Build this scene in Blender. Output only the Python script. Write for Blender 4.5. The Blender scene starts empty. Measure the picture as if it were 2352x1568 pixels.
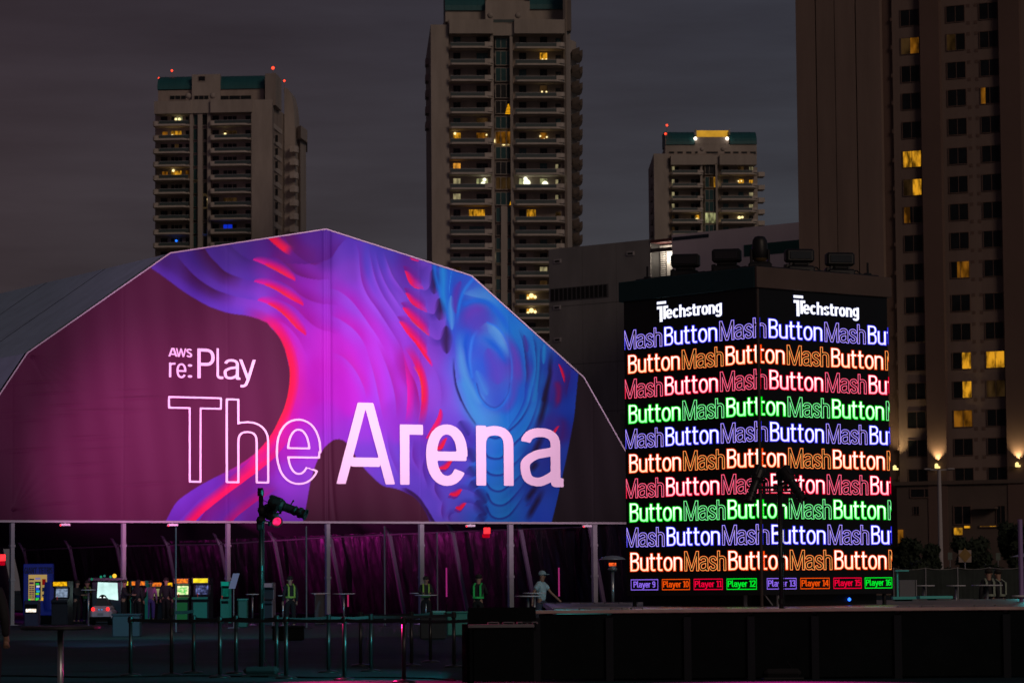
import bpy, math, random
import numpy as np
from mathutils import Vector, Matrix, geometry
random.seed(7)
sc = bpy.context.scene
COL = sc.collection
R = math.radians

# ---------------------------------------------------------------- camera
EYE = 1.43                      # metres above the ground
F = 7175.0                      # focal length in pixels of a 2352 x 1568 picture
PITCH, ROLL = R(4.45), -0.0082
cx_, cy_ = 1176.0, 784.0
vF = Vector((0, math.cos(PITCH), math.sin(PITCH)))
r0, u0_ = Vector((1, 0, 0)), Vector((0, -math.sin(PITCH), math.cos(PITCH)))
vR = math.cos(ROLL) * r0 + math.sin(ROLL) * u0_
vU = -math.sin(ROLL) * r0 + math.cos(ROLL) * u0_
cam = bpy.data.cameras.new('camera'); cam.sensor_width = 36.0; cam.lens = 36.0 * F / 2352.0
cam.clip_start = 0.5; cam.clip_end = 6000.0
cam.dof.use_dof = True; cam.dof.focus_distance = 68.0; cam.dof.aperture_fstop = 5.0
camo = bpy.data.objects.new('camera', cam); COL.objects.link(camo)
M3 = Matrix((vR, vU, -vF)).transposed()
camo.matrix_world = Matrix.Translation((0, 0, EYE)) @ M3.to_4x4()
sc.camera = camo

# ---------------------------------------------------------------- sky, sun, exposure (dusk)
SUN_EL, SUN_AZ = R(24), R(150)
w = bpy.data.worlds.new('World'); sc.world = w; w.use_nodes = True
nt = w.node_tree; nt.nodes.clear()
def N(nt, t, **k):
    n = nt.nodes.new(t)
    for a, b in k.items(): setattr(n, a, b)
    return n
out = N(nt, 'ShaderNodeOutputWorld'); add = N(nt, 'ShaderNodeAddShader')
sky = N(nt, 'ShaderNodeTexSky', sky_type='NISHITA', sun_disc=False, sun_elevation=R(-2.5), sun_rotation=SUN_AZ)
b1 = N(nt, 'ShaderNodeBackground'); b1.inputs[1].default_value = 0.03
b2 = N(nt, 'ShaderNodeBackground'); b2.inputs[1].default_value = 1.0
tc = N(nt, 'ShaderNodeTexCoord'); mp = N(nt, 'ShaderNodeMapping'); mp.inputs['Scale'].default_value = (2.2, 2.2, 16)
nz = N(nt, 'ShaderNodeTexNoise'); nz.inputs['Scale'].default_value = 4.0; nz.inputs['Detail'].default_value = 5; nz.inputs['Roughness'].default_value = .55
sx = N(nt, 'ShaderNodeSeparateXYZ'); rp = N(nt, 'ShaderNodeValToRGB')
rp.color_ramp.elements[0].position = 0.0; rp.color_ramp.elements[0].color = (.043, .048, .047, 1)
rp.color_ramp.elements[1].position = 1.0; rp.color_ramp.elements[1].color = (.014, .014, .022, 1)
for p_, c_ in ((.10, (.036, .0385, .041)), (.17, (.0265, .0275, .033)), (.3, (.018, .018, .026))):
    e = rp.color_ramp.elements.new(p_); e.color = c_ + (1,)
mx = N(nt, 'ShaderNodeMix', data_type='RGBA', blend_type='MULTIPLY'); mx.inputs[0].default_value = 1.0
cr = N(nt, 'ShaderNodeValToRGB'); cr.color_ramp.elements[0].position = .3; cr.color_ramp.elements[0].color = (.80, .78, .80, 1)
cr.color_ramp.elements[1].position = .72; cr.color_ramp.elements[1].color = (1.15, 1.16, 1.18, 1)
tint = N(nt, 'ShaderNodeMix', data_type='RGBA', blend_type='MULTIPLY'); tint.inputs[0].default_value = 1.0
tr = N(nt, 'ShaderNodeValToRGB')   # the western half of the sky keeps a trace of red
tr.color_ramp.elements[0].position = .40; tr.color_ramp.elements[0].color = (1.22, .82, .86, 1)
tr.color_ramp.elements[1].position = .56; tr.color_ramp.elements[1].color = (1.26, 1.32, 1.46, 1)
ma = N(nt, 'ShaderNodeMath', operation='MULTIPLY_ADD'); ma.inputs[1].default_value = .5; ma.inputs[2].default_value = .5
L = nt.links.new
L(tc.outputs['Generated'], mp.inputs[0]); L(mp.outputs[0], nz.inputs['Vector']); L(nz.outputs['Fac'], cr.inputs[0])
L(tc.outputs['Generated'], sx.inputs[0]); L(sx.outputs['Z'], rp.inputs[0]); L(sx.outputs['X'], ma.inputs[0]); L(ma.outputs[0], tr.inputs[0])
L(rp.outputs[0], mx.inputs[6]); L(cr.outputs[0], mx.inputs[7]); L(mx.outputs[2], tint.inputs[6]); L(tr.outputs[0], tint.inputs[7])
L(tint.outputs[2], b2.inputs[0]); L(sky.outputs[0], b1.inputs[0]); L(b1.outputs[0], add.inputs[0]); L(b2.outputs[0], add.inputs[1]); L(add.outputs[0], out.inputs[0])
sun = bpy.data.lights.new('sun', 'SUN'); sun.energy = 0.42; sun.angle = R(18); sun.color = (1.0, .76, .60)
suno = bpy.data.objects.new('sun', sun); COL.objects.link(suno)
sd = Vector((math.sin(SUN_AZ) * math.cos(SUN_EL), math.cos(SUN_AZ) * math.cos(SUN_EL), math.sin(SUN_EL)))
suno.rotation_euler = sd.to_track_quat('Z', 'Y').to_euler()
sc.view_settings.view_transform = 'Standard'; sc.view_settings.look = 'None'; sc.view_settings.exposure = 0; sc.view_settings.gamma = 1
sc.view_settings.use_curve_mapping = False
sc.render.engine = 'CYCLES'; sc.cycles.use_denoising = True; sc.cycles.max_bounces = 5; sc.cycles.sample_clamp_indirect = 4

# ---------------------------------------------------------------- pixel rays (2352 x 1568 reading of the photograph)
def ray(px, py): return vF + (px - cx_) / F * vR + (cy_ - py) / F * vU
def P(px, py, Y):
    d = ray(px, py); return Vector((0, 0, EYE)) + d * (Y / d.y)
def hor(px): # pixel row of the horizon
    return cy_ + F * math.tan(PITCH) - 0.0082 * (px - cx_)
def Yfoot(px, py, z=0.0):
    d = ray(px, py); return (z - EYE) / d.z * d.y
class Fr:
    """a vertical plane through the column px at depth Y, turned by yaw; local x along it, y behind it, z up"""
    def __init__(s, px, Y, yaw=0.0, py=1340, z0=0.0):
        o = P(px, py, Y); s.o = Vector((o.x, o.y, z0)); s.yaw = yaw
        s.u = Vector((math.cos(yaw), math.sin(yaw), 0)); s.n = Vector((-math.sin(yaw), math.cos(yaw), 0))
    def uz(s, px, py, d=0.0):
        r = ray(px, py); e = Vector((0, 0, EYE)); q = s.o + s.n * d
        t = (q - e).dot(s.n) / r.dot(s.n); p = e + r * t
        return (p - s.o).dot(s.u), p.z - s.o.z
    def local(s, p):
        v = p - s.o; return Vector((v.dot(s.u), v.dot(s.n), v.z))
    def world(s, x, y, z): return s.o + s.u * x + s.n * y + Vector((0, 0, z))

# ---------------------------------------------------------------- mesh builder
class MB:
    def __init__(s): s.v = []; s.f = []; s.m = []
    def add(s, vs, fs, mi=0):
        k = len(s.v); s.v += [tuple(v) for v in vs]; s.f += [tuple(k + i for i in f) for f in fs]; s.m += [mi] * len(fs); return s
    def box(s, x0, x1, y0, y1, z0, z1, mi=0):
        return s.add([(x0,y0,z0),(x1,y0,z0),(x1,y1,z0),(x0,y1,z0),(x0,y0,z1),(x1,y0,z1),(x1,y1,z1),(x0,y1,z1)],
                     [(0,3,2,1),(4,5,6,7),(0,1,5,4),(1,2,6,5),(2,3,7,6),(3,0,4,7)], mi)
    def prism(s, poly, z0, z1, mi=0):     # poly: list of (x, y)
        n = len(poly)
        a = sum(poly[i][0] * poly[(i+1)%n][1] - poly[(i+1)%n][0] * poly[i][1] for i in range(n))
        if a < 0: poly = poly[::-1]
        return s.add([(x,y,z0) for x,y in poly] + [(x,y,z1) for x,y in poly],
                     [tuple(range(n))[::-1], tuple(range(n, 2*n))] + [(i, (i+1)%n, n+(i+1)%n, n+i) for i in range(n)], mi)
    def tube(s, a, b, r, r2=None, n=8, mi=0, caps=True):
        a = Vector(a); b = Vector(b); r2 = r if r2 is None else r2
        d = (b - a).normalized(); x = d.orthogonal().normalized(); y = d.cross(x)
        vs = [a + (x * math.cos(t) + y * math.sin(t)) * r for t in (2*math.pi*i/n for i in range(n))] + [b + (x * math.cos(t) + y * math.sin(t)) * r2 for t in (2*math.pi*i/n for i in range(n))]
        fs = [(i, (i+1)%n, n+(i+1)%n, n+i) for i in range(n)]
        if caps: fs += [tuple(range(n))[::-1], tuple(range(n, 2*n))]
        return s.add(vs, fs, mi)
    def path(s, pts, r, n=6, mi=0):
        for i in range(len(pts)-1): s.tube(pts[i], pts[i+1], r, n=n, mi=mi)
        return s
    def lathe(s, prof, c=(0,0,0), n=16, mi=0, axis='z', caps=True):
        vs = []; fs = []
        for r, z in prof:
            for i in range(n):
                t = 2*math.pi*i/n; p = (r*math.cos(t), r*math.sin(t), z)
                if axis == 'y': p = (p[0], p[2], p[1])
                if axis == 'x': p = (p[2], p[0], p[1])
                vs.append((p[0]+c[0], p[1]+c[1], p[2]+c[2]))
        m = len(prof)
        for j in range(m-1):
            for i in range(n): fs.append((j*n+i, j*n+(i+1)%n, (j+1)*n+(i+1)%n, (j+1)*n+i))
        if caps: fs.append(tuple(range(n))[::-1]); fs.append(tuple(range((m-1)*n, m*n)))
        return s.add(vs, fs, mi)
    def ball(s, c, r, n=12, mi=0, sz=1.0):
        return s.lathe([(max(.001, r*math.sin(math.pi*k/8)), -r*sz*math.cos(math.pi*k/8)) for k in range(9)], c, n, mi)
    def rbox(s, x0, x1, y0, y1, z0, z1, b=.02, mi=0):   # box with chamfered vertical and top edges
        p = [(x0+b,y0),(x1-b,y0),(x1,y0+b),(x1,y1-b),(x1-b,y1),(x0+b,y1),(x0,y1-b),(x0,y0+b)]
        q = [(min(max(x, x0+b), x1-b), min(max(y, y0+b), y1-b)) for x, y in p]
        vs = [(x,y,z0+b) for x,y in p] + [(x,y,z1-b) for x,y in p] + [(x,y,z1) for x,y in q] + [(x,y,z0) for x,y in q]
        fs = [(i,(i+1)%8,8+(i+1)%8,8+i) for i in range(8)] + [(8+i,8+(i+1)%8,16+(i+1)%8,16+i) for i in range(8)] + [(24+i,24+(i+1)%8,(i+1)%8,i) for i in range(8)]
        fs += [tuple(range(16,24)), tuple(range(24,32))[::-1]]
        return s.add(vs, fs, mi)
    def mesh(s, name, mats, smooth=False):
        me = bpy.data.meshes.new(name); me.from_pydata(s.v, [], s.f)
        for m in (mats if isinstance(mats, (list, tuple)) else [mats]): me.materials.append(m)
        me.polygons.foreach_set('material_index', s.m)
        if smooth: me.polygons.foreach_set('use_smooth', [True] * len(s.f))
        me.update(); return me
def build(name, mb, mats, parent=None, smooth=False, loc=None, rz=None):
    me = mb.mesh(name, mats, smooth) if isinstance(mb, MB) else mb
    o = bpy.data.objects.new(name, me); COL.objects.link(o)
    if parent is not None: o.parent = parent
    if loc is not None: o.location = loc
    if rz is not None: o.rotation_euler = (0, 0, rz)
    return o
def tag(o, label=None, cat=None, group=None, kind=None):
    if label: o['label'] = label
    if cat: o['category'] = cat
    if group: o['group'] = group
    if kind: o['kind'] = kind
    return o
def empty(name, loc, rz=0.0, label=None, cat=None, group=None):
    o = bpy.data.objects.new(name, None); COL.objects.link(o); o.location = loc; o.rotation_euler = (0, 0, rz); o.empty_display_size = .3
    return tag(o, label, cat, group)
def froot(name, fr, label=None, cat=None, group=None): return empty(name, fr.o, fr.yaw, label, cat, group)
_kids = None
def copy_tree(o, loc=None, rz=None, parent=None, label=None):
    c = o.copy(); COL.objects.link(c); c.parent = parent
    if loc is not None: c.location = loc
    if rz is not None: c.rotation_euler = (0, 0, rz)
    if label: c['label'] = label
    for ch in [k for k in bpy.data.objects if k.parent == o]: copy_tree(ch, parent=c)
    return c

# ---------------------------------------------------------------- materials
_M = {}
def mat(name, col, rough=.7, metal=0.0, em=None, es=0.0, noise=0.0, nscale=3.0, bump=0.0, bscale=20.0, spec=None, stretch=(1,1,1), alpha=1.0):
    if name in _M: return _M[name]
    m = bpy.data.materials.new(name); m.use_nodes = True; nt = m.node_tree; b = nt.nodes['Principled BSDF']
    b.inputs['Base Color'].default_value = tuple(col) + (1,); b.inputs['Roughness'].default_value = rough; b.inputs['Metallic'].default_value = metal
    if spec is not None: b.inputs['Specular IOR Level'].default_value = spec
    if em is not None: b.inputs['Emission Color'].default_value = tuple(em) + (1,); b.inputs['Emission Strength'].default_value = es
    if alpha < 1: b.inputs['Alpha'].default_value = alpha
    if noise or bump:
        tc = N(nt, 'ShaderNodeTexCoord'); mp = N(nt, 'ShaderNodeMapping'); mp.inputs['Scale'].default_value = stretch
        nt.links.new(tc.outputs['Object'], mp.inputs[0])
        if noise:
            nz = N(nt, 'ShaderNodeTexNoise'); nz.inputs['Scale'].default_value = nscale; nz.inputs['Detail'].default_value = 6; nz.inputs['Roughness'].default_value = .62
            r = N(nt, 'ShaderNodeValToRGB'); r.color_ramp.elements[0].position = .28; r.color_ramp.elements[1].position = .74
            r.color_ramp.elements[0].color = tuple(c * (1 - noise) for c in col) + (1,); r.color_ramp.elements[1].color = tuple(min(1, c * (1 + noise)) for c in col) + (1,)
            nt.links.new(mp.outputs[0], nz.inputs['Vector']); nt.links.new(nz.outputs['Fac'], r.inputs[0]); nt.links.new(r.outputs[0], b.inputs['Base Color'])
        if bump:
            n2 = N(nt, 'ShaderNodeTexNoise'); n2.inputs['Scale'].default_value = bscale; n2.inputs['Detail'].default_value = 4
            bp = N(nt, 'ShaderNodeBump'); bp.inputs['Strength'].default_value = bump; bp.inputs['Distance'].default_value = .05
            nt.links.new(mp.outputs[0], n2.inputs['Vector']); nt.links.new(n2.outputs['Fac'], bp.inputs['Height']); nt.links.new(bp.outputs[0], b.inputs['Normal'])
    _M[name] = m; return m
def emis(name, col, s=1.0, noise=0.0, nscale=4.0, col2=None):
    if name in _M: return _M[name]
    m = bpy.data.materials.new(name); m.use_nodes = True; nt = m.node_tree; nt.nodes.clear()
    o = N(nt, 'ShaderNodeOutputMaterial'); e = N(nt, 'ShaderNodeEmission'); e.inputs[0].default_value = tuple(col) + (1,); e.inputs[1].default_value = s
    if noise:
        tc = N(nt, 'ShaderNodeTexCoord'); nz = N(nt, 'ShaderNodeTexNoise'); nz.inputs['Scale'].default_value = nscale; nz.inputs['Detail'].default_value = 3
        r = N(nt, 'ShaderNodeValToRGB'); r.color_ramp.elements[0].position = .38; r.color_ramp.elements[1].position = .62
        r.color_ramp.elements[0].color = tuple(c * (1 - noise) for c in (col2 or col)) + (1,); r.color_ramp.elements[1].color = tuple(col) + (1,)
        mp = N(nt, 'ShaderNodeMapping'); mp.inputs['Scale'].default_value = (1, 1, .35) if name.startswith('lit') else (1, 1, 1); nt.links.new(tc.outputs['Object'], mp.inputs[0])
        nt.links.new(mp.outputs[0], nz.inputs['Vector']); nt.links.new(nz.outputs['Fac'], r.inputs[0]); nt.links.new(r.outputs[0], e.inputs[0])
    nt.links.new(e.outputs[0], o.inputs[0]); _M[name] = m; return m
def vgrad(name, stops, s=1.0, axis='Z'):    # emission graded over the object's own height (screen picture)
    if name in _M: return _M[name]
    m = bpy.data.materials.new(name); m.use_nodes = True; nt = m.node_tree; nt.nodes.clear()
    o = N(nt, 'ShaderNodeOutputMaterial'); e = N(nt, 'ShaderNodeEmission'); e.inputs[1].default_value = s
    tc = N(nt, 'ShaderNodeTexCoord'); sp = N(nt, 'ShaderNodeSeparateXYZ'); r = N(nt, 'ShaderNodeValToRGB')
    r.color_ramp.elements[0].position = stops[0][0]; r.color_ramp.elements[0].color = tuple(stops[0][1]) + (1,)
    r.color_ramp.elements[1].position = stops[-1][0]; r.color_ramp.elements[1].color = tuple(stops[-1][1]) + (1,)
    for p_, c_ in stops[1:-1]: el = r.color_ramp.elements.new(p_); el.color = tuple(c_) + (1,)
    nt.links.new(tc.outputs['Generated'], sp.inputs[0]); nt.links.new(sp.outputs[axis], r.inputs[0]); nt.links.new(r.outputs[0], e.inputs[0]); nt.links.new(e.outputs[0], o.inputs[0])
    _M[name] = m; return m
def lamp(name, kind, loc, target, energy, color, size=.2, spot=None, blend=.5):
    l = bpy.data.lights.new(name, kind); l.energy = energy; l.color = color
    if kind == 'SPOT': l.spot_size = spot; l.spot_blend = blend; l.shadow_soft_size = size
    elif kind == 'AREA': l.size = size
    else: l.shadow_soft_size = size
    o = bpy.data.objects.new(name, l); COL.objects.link(o); o.location = loc
    o.rotation_euler = (Vector(loc) - Vector(target)).to_track_quat('Z', 'Y').to_euler(); return o
def lin(r, g, b):
    return tuple((c/255/12.92 if c <= 10.3 else ((c/255+.055)/1.055)**2.4) for c in (r, g, b))
# ---------------------------------------------------------------- printed banner artwork (flat print, colours by position)
def _srgb2lin(c):
    c = np.asarray(c, float) / 255.0
    return np.where(c <= .04045, c / 12.92, ((c + .055) / 1.055) ** 2.4)
_FR = {'A': (329.3, 517.4, 5.333), 'B': (682.1, 517.4, 5.333), 'C': (682.1, 764.4, 3.508),
       'D': (976.1, 588.0, 4.762), 'E': (917.3, 882.0, 4.762), '1': (0, 499.8, 2.1337), '2': (705.6, 499.8, 2.1337), 'P': (0, 0, 1)}
def _cv(fr, pts, n=10):
    ox, oy, s = _FR[fr]
    p = np.array(pts, float) / s + (ox, oy)
    if len(p) < 3: return p
    q = np.vstack([2 * p[0] - p[1], p, 2 * p[-1] - p[-2]])
    out = []
    for i in range(1, len(q) - 2):
        for k in range(n):
            t = k / n
            out.append(.5 * (2 * q[i] + (q[i + 1] - q[i - 1]) * t + (2 * q[i - 1] - 5 * q[i] + 4 * q[i + 1] - q[i + 2]) * t * t + (3 * q[i] - q[i - 1] - 3 * q[i + 1] + q[i + 2]) * t ** 3))
    out.append(q[-2])
    return np.array(out)
def _inside(X, Y, poly):
    r = np.zeros(X.shape, bool)
    n = len(poly)
    for i in range(n):
        x0, y0 = poly[i]; x1, y1 = poly[(i + 1) % n]
        if y0 == y1: continue
        c = ((y0 > Y) != (y1 > Y)) & (X < (x1 - x0) * (Y - y0) / (y1 - y0) + x0)
        r ^= c
    return r
def paint_print(X, Y):
    shp = X.shape; X = X.ravel().astype(float); Y = Y.ravel().astype(float)
    base = [  # x, y, sRGB as it reads in the photo
        (350,605,86,38,160),(375,600,74,26,110),(400,640,95,45,180),(440,665,90,38,175),(480,690,105,50,200),(520,712,120,55,205),(560,720,130,58,210),
        (410,600,72,36,150),(450,635,80,36,150),(490,650,95,45,170),(540,670,115,50,190),(580,690,140,60,215),(600,712,150,62,225),
        (470,590,66,34,140),(500,600,74,36,145),(520,575,80,45,155),(560,600,75,38,150),(600,590,80,30,140),(540,560,78,42,150),
        (560,640,95,45,175),(610,620,120,35,170),(620,660,130,50,200),(660,700,150,40,200),(690,680,150,30,190),(700,720,165,35,205),
        (660,560,95,10,120),(700,545,80,30,150),(720,565,85,25,140),(700,590,100,10,120),(745,560,85,40,160),(740,590,90,30,150),
        (660,620,110,15,140),(700,640,150,30,190),(690,600,120,30,160),(700,612,130,40,190),
        (780,580,110,60,200),(800,560,95,55,200),(800,620,130,60,205),(760,650,145,50,205),(820,680,145,60,220),(760,720,165,45,215),
        (700,760,190,40,220),(740,790,200,40,220),(700,800,195,45,225),(660,780,180,50,230),(680,830,200,50,230),(720,850,195,20,200),(700,900,185,0,175),
        (740,880,180,30,210),(690,960,175,10,180),(660,1020,165,20,185),(700,1000,150,50,220),(740,960,165,40,215),(760,1000,150,50,215),
        (780,820,190,40,215),(830,760,170,60,230),(840,700,150,65,225),(860,800,170,60,230),(800,900,190,30,215),(830,880,180,55,230),(860,900,165,60,235),
        (860,600,80,60,200),(880,650,110,60,210),(900,700,130,65,215),(930,760,140,60,220),(860,980,150,55,220),(900,960,150,45,210),
        (900,580,70,50,180),(940,600,90,30,150),(960,620,90,45,170),(990,600,70,50,180),(930,640,95,40,175),(960,680,105,60,200),(980,700,110,60,200),
        (1000,740,110,60,200),(1020,790,110,55,200),(990,800,125,60,205),(1000,830,140,70,220),(960,830,150,45,200),(1030,860,130,75,235),(1010,900,140,75,230),
        (1040,920,140,80,235),(980,920,150,60,215),(1030,960,125,75,230),(1060,980,110,60,220),(1080,1010,70,40,180),(1000,980,130,50,210),
        (600,1060,150,30,170),(560,1110,110,30,150),(500,1150,105,45,185),(440,1170,115,50,200),(600,1140,120,35,170),(660,1100,150,50,210),(650,1170,140,45,205),
        (700,1100,150,55,215),(720,1040,160,50,215),(860,1050,125,60,215),(900,1080,120,65,220),(920,1110,115,65,220),(960,1120,105,60,210),(990,1170,110,70,225),
        (1010,1120,95,60,200),(960,1060,110,50,200),(1040,1080,95,60,205),(1060,1140,90,70,210),(1050,1180,90,70,205),
        (1020,640,40,80,210),(1040,680,60,60,205),(1060,620,0,100,215),(1075,640,60,60,190),(1090,640,30,90,220),(1050,740,60,80,215),(1062,700,0,100,220),
        (1060,780,20,90,225),(1100,690,70,130,225),(1120,660,60,130,220),(1080,720,85,55,190),(1050,830,80,80,225),
        (1090,720,85,55,190),(1110,735,90,60,195),(1140,700,0,110,220),(1165,740,20,110,215),(1135,770,65,130,230),(1150,790,60,120,225),
        (1120,810,60,80,215),(1100,850,30,90,225),(1130,870,85,70,205),(1140,910,60,80,215),(1110,900,60,120,225),(1085,870,50,90,225),
        (1060,850,70,140,235),(1070,910,60,130,235),(1090,950,70,140,235),(1120,975,70,135,225),(1140,1000,40,120,225),(1165,880,60,90,205),(1180,900,20,100,220),
        (1175,830,80,60,190),(1190,800,20,100,210),(1185,860,90,70,195),(1195,780,0,120,210),(1210,810,0,60,180),(1215,850,70,50,170),(1210,900,0,80,205),
        (1230,800,0,110,200),(1245,820,0,90,190),(1240,870,0,110,200),(1225,930,0,110,205),(1190,960,0,110,220),(1200,1000,0,110,210),(1160,1040,0,105,215),
        (1120,1040,50,110,225),(1120,1080,30,105,220),(1150,1100,0,105,205),(1180,1080,0,110,205),(1130,1140,0,110,205),(1160,1170,0,110,200),(1120,1180,10,90,205),
        (1260,830,0,50,170),(1265,900,0,40,140),(1275,850,50,40,150),(1280,900,80,30,140),(1290,870,70,25,140),(1300,850,50,40,160),(1315,870,0,60,195),(1310,920,0,65,195),
        (1305,960,0,60,190),(1290,980,60,30,140),(1270,980,60,40,150),(1250,1000,20,50,170),(1290,1040,30,60,180),(1280,1080,0,60,185),(1260,1060,40,40,150),
        (1230,1040,20,50,160),(1210,1080,10,60,170),(1230,1120,40,40,145),(1200,1140,0,70,185),(1250,1150,0,65,185),(1240,1180,0,60,190),(1190,1180,0,80,195),(1090,1130,40,80,210),(1085,1180,50,80,205)]
    B = np.array(base, float)
    C = np.zeros((X.size, 3)); W = np.zeros(X.size)
    for b in B:
        d2 = ((X - b[0]) ** 2 + (Y - b[1]) ** 2) / 760.0
        w = np.exp(-np.minimum(d2, 60)) + 2e-4 / (1 + d2) ** 2
        C += w[:, None] * b[2:5]; W += w
    C /= W[:, None]
    for mx_, my_, mr_, ma_ in ((750, 870, 120, .45), (860, 820, 90, .25), (680, 960, 60, .3), (930, 880, 50, .25)):
        g_ = ma_ * np.exp(-((X - mx_) ** 2 + (Y - my_) ** 2) / mr_ ** 2); C = C * (1 - g_[:, None]) + np.array((215, 15, 205.)) * g_[:, None]
    def fold(fr, pts, w, col, a, side=1, taper='', pw=1.3, core=0.0):
        nonlocal C
        p = _cv(fr, pts); w = w / _FR[fr][2]
        lo = p.min(0) - w; hi = p.max(0) + w
        m = np.where((X > lo[0]) & (X < hi[0]) & (Y > lo[1]) & (Y < hi[1]))[0]
        if not len(m): return
        x = X[m]; y = Y[m]; best = np.full(len(m), 1e9); sg = np.zeros(len(m)); tt = np.zeros(len(m))
        n = len(p) - 1
        for i in range(n):
            a0 = p[i]; dx, dy = p[i + 1] - a0; L2 = dx * dx + dy * dy + 1e-9
            t = np.clip(((x - a0[0]) * dx + (y - a0[1]) * dy) / L2, 0, 1)
            ex = x - a0[0] - t * dx; ey = y - a0[1] - t * dy; d = ex * ex + ey * ey
            k = d < best
            best[k] = d[k]; sg[k] = (-dy * ex + dx * ey)[k]; tt[k] = (i + t[k]) / n
        d = np.sqrt(best)
        if side == 0: u = d / w
        else:
            s = sg * side
            u = np.where(s >= 0, d / w, 1 + d / (w * .08 + .3) * .999)
            u = np.where(s < 0, np.clip(d / 1.6, 0, 1) + (u >= 9) * 0, u) if False else u
        tp = np.ones(len(m))
        if 's' in taper: tp = np.minimum(tp, np.clip(tt / .35, 0, 1))
        if 'e' in taper: tp = np.minimum(tp, np.clip((1 - tt) / .35, 0, 1))
        if 'w' in taper: wid = np.sqrt(np.clip(4 * tt * (1 - tt), 0, 1)); u = u / np.maximum(wid, .03); tp = np.ones(len(m))
        u = np.clip((u - core) / (1 - core), 0, 1)
        f = (1 - u) ** pw * a * tp
        if side != 0:
            f = np.where(sg * side >= 0, f, np.where(d < .9, a * tp * (1 - d / .9), 0))
        C[m] = C[m] * (1 - f[:, None]) + np.array(col, float) * f[:, None]
    DK = (66, 10, 66); MG = (110, 0, 105); RD = (255, 0, 70); PK = (255, 0, 150); OR = (255, 75, 50)
    # left lobes: dark hollows above each bright ridge
    fold('A', [(395,345),(470,450),(600,590),(740,700),(880,785),(1000,830),(1150,875)], 200, (70,10,80), .95, 1, 'se', 1.1)
    fold('A', [(760,290),(820,380),(900,465),(1000,560),(1120,620),(1230,660)], 190, (68,8,70), .95, 1, 'e', 1.1)
    fold('A', [(1060,240),(1160,340),(1250,400),(1400,460)], 90, (62,30,120), .7, 1, 'e')
    fold('A', [(100,525),(300,670),(520,830),(700,935),(850,1010),(1050,1075),(1250,1105),(1400,1145)], 130, (105,52,205), .75, -1, '', 1.0)
    fold('A', [(395,345),(470,450),(600,590),(740,700),(880,785),(1000,830),(1150,875),(1300,905)], 120, (100,55,200), .6, -1, 's', 1.0)
    fold('A', [(760,290),(820,380),(900,465),(1000,560),(1120,620),(1250,660),(1380,695)], 150, (88,50,180), .6, -1, '', 1.0)
    # dark valleys right of each flame
    fold('A', [(1720,110),(1850,330),(2050,470),(2195,470)], 220, (95,0,95), .85, -1, 'e')
    fold('A', [(1500,400),(1640,400),(1750,480),(1880,600),(2100,660),(2300,660)], 150, (105,0,110), .9, -1, 'se')
    fold('A', [(1480,680),(1640,670),(1800,750),(1950,870),(2150,950),(2400,980)], 150, (140,0,140), .85, -1, 'se')
    fold('A', [(1500,920),(1650,905),(1850,1000),(2000,1150),(2150,1260),(2400,1340)], 190, (170,0,160), .85, -1, 'se')
    fold('A', [(1520,1170),(1700,1180),(1880,1350),(2000,1600)], 150, (180,0,165), .75, -1, 'se')
    # red flames
    fold('A', [(1535,165),(1620,240),(1720,320),(1820,380)], 130, PK, .8, -1, 'e', 1.0)
    fold('A', [(1535,165),(1620,240),(1720,320),(1800,370)], 110, RD, 1, -1, 'e', .7, .3)
    for P, w in (([(1340,420),(1480,480),(1620,550),(1740,615),(1860,675)], 115), ([(1350,685),(1480,725),(1620,790),(1740,860),(1860,930),(1960,980)], 112),
                 ([(1400,915),(1520,960),(1640,1030),(1760,1130),(1880,1260),(1990,1345)], 130)):
        fold('A', P, w, PK, .95, -1, 'w', .9)
        fold('A', P[1:], w * .95, RD, 1, -1, 'w', 1.5, .0)
        fold('A', P[1:-1], 24, OR, .8, -1, 'w', 1)
    BL = [(1450,1150),(1560,1220),(1640,1310),(1700,1410),(1750,1530)]
    fold('A', BL, 150, PK, .9, -1, 's', .9)
    # long magenta/red bank following the hole in the middle
    BK = [(553,723),(595,733),(628,756),(650,790),(663,830),(666,865),(661,905),(645,955),(620,1000),(588,1038),(540,1072),(500,1092)]
    fold('P', BK, 42, (235,0,150), .9, -1, 'se', 1.0)
    fold('P', BK, 22, (255,0,85), 1, -1, 'se', .7, .4)
    fold('P', BK, 5, (255,50,50), .7, -1, 'se', 1)
    fold('P', [(615,995),(575,1055),(520,1100),(460,1145),(425,1180),(405,1200)], 40, (110,30,175), .6, 1, 's')
    fold('P', [(640,1010),(600,1065),(560,1095),(520,1130),(480,1165),(455,1200)], 60, (125,0,120), .85, -1, 's')
    fold('P', [(700,960),(640,1040),(600,1075),(560,1105),(520,1135),(470,1175),(445,1200)], 26, (255,0,100), 1, 1, 's', .8, .3)
    fold('P', [(640,1120),(590,1150),(550,1180),(530,1200)], 22, (220,0,110), .8, 1, 's', .9)
    # centre: soft magenta arcs
    for P, w, c in (([(370,770),(500,800),(640,900),(780,1060),(900,1230),(1010,1400),(1100,1568)], 170, (178,22,190)),
                    ([(400,1100),(520,1150),(680,1260),(800,1400),(880,1568)], 180, (195,20,190)),
                    ([(720,200),(760,330),(775,520),(800,690),(870,860),(1000,1050),(1130,1250),(1250,1450),(1300,1568)], 90, (130,25,165)),
                    ([(880,260),(910,450),(960,650),(1050,850),(1200,1080),(1330,1300)], 80, (110,40,175)),
                    ([(950,280),(1010,520),(1090,720),(1200,900),(1330,1100)], 70, (100,45,175)),
                    ([(1060,310),(1110,470),(1180,640),(1290,800),(1400,950)], 70, (95,45,165))):
        fold('B', P, w, c, .9, -1, 'se')
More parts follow.
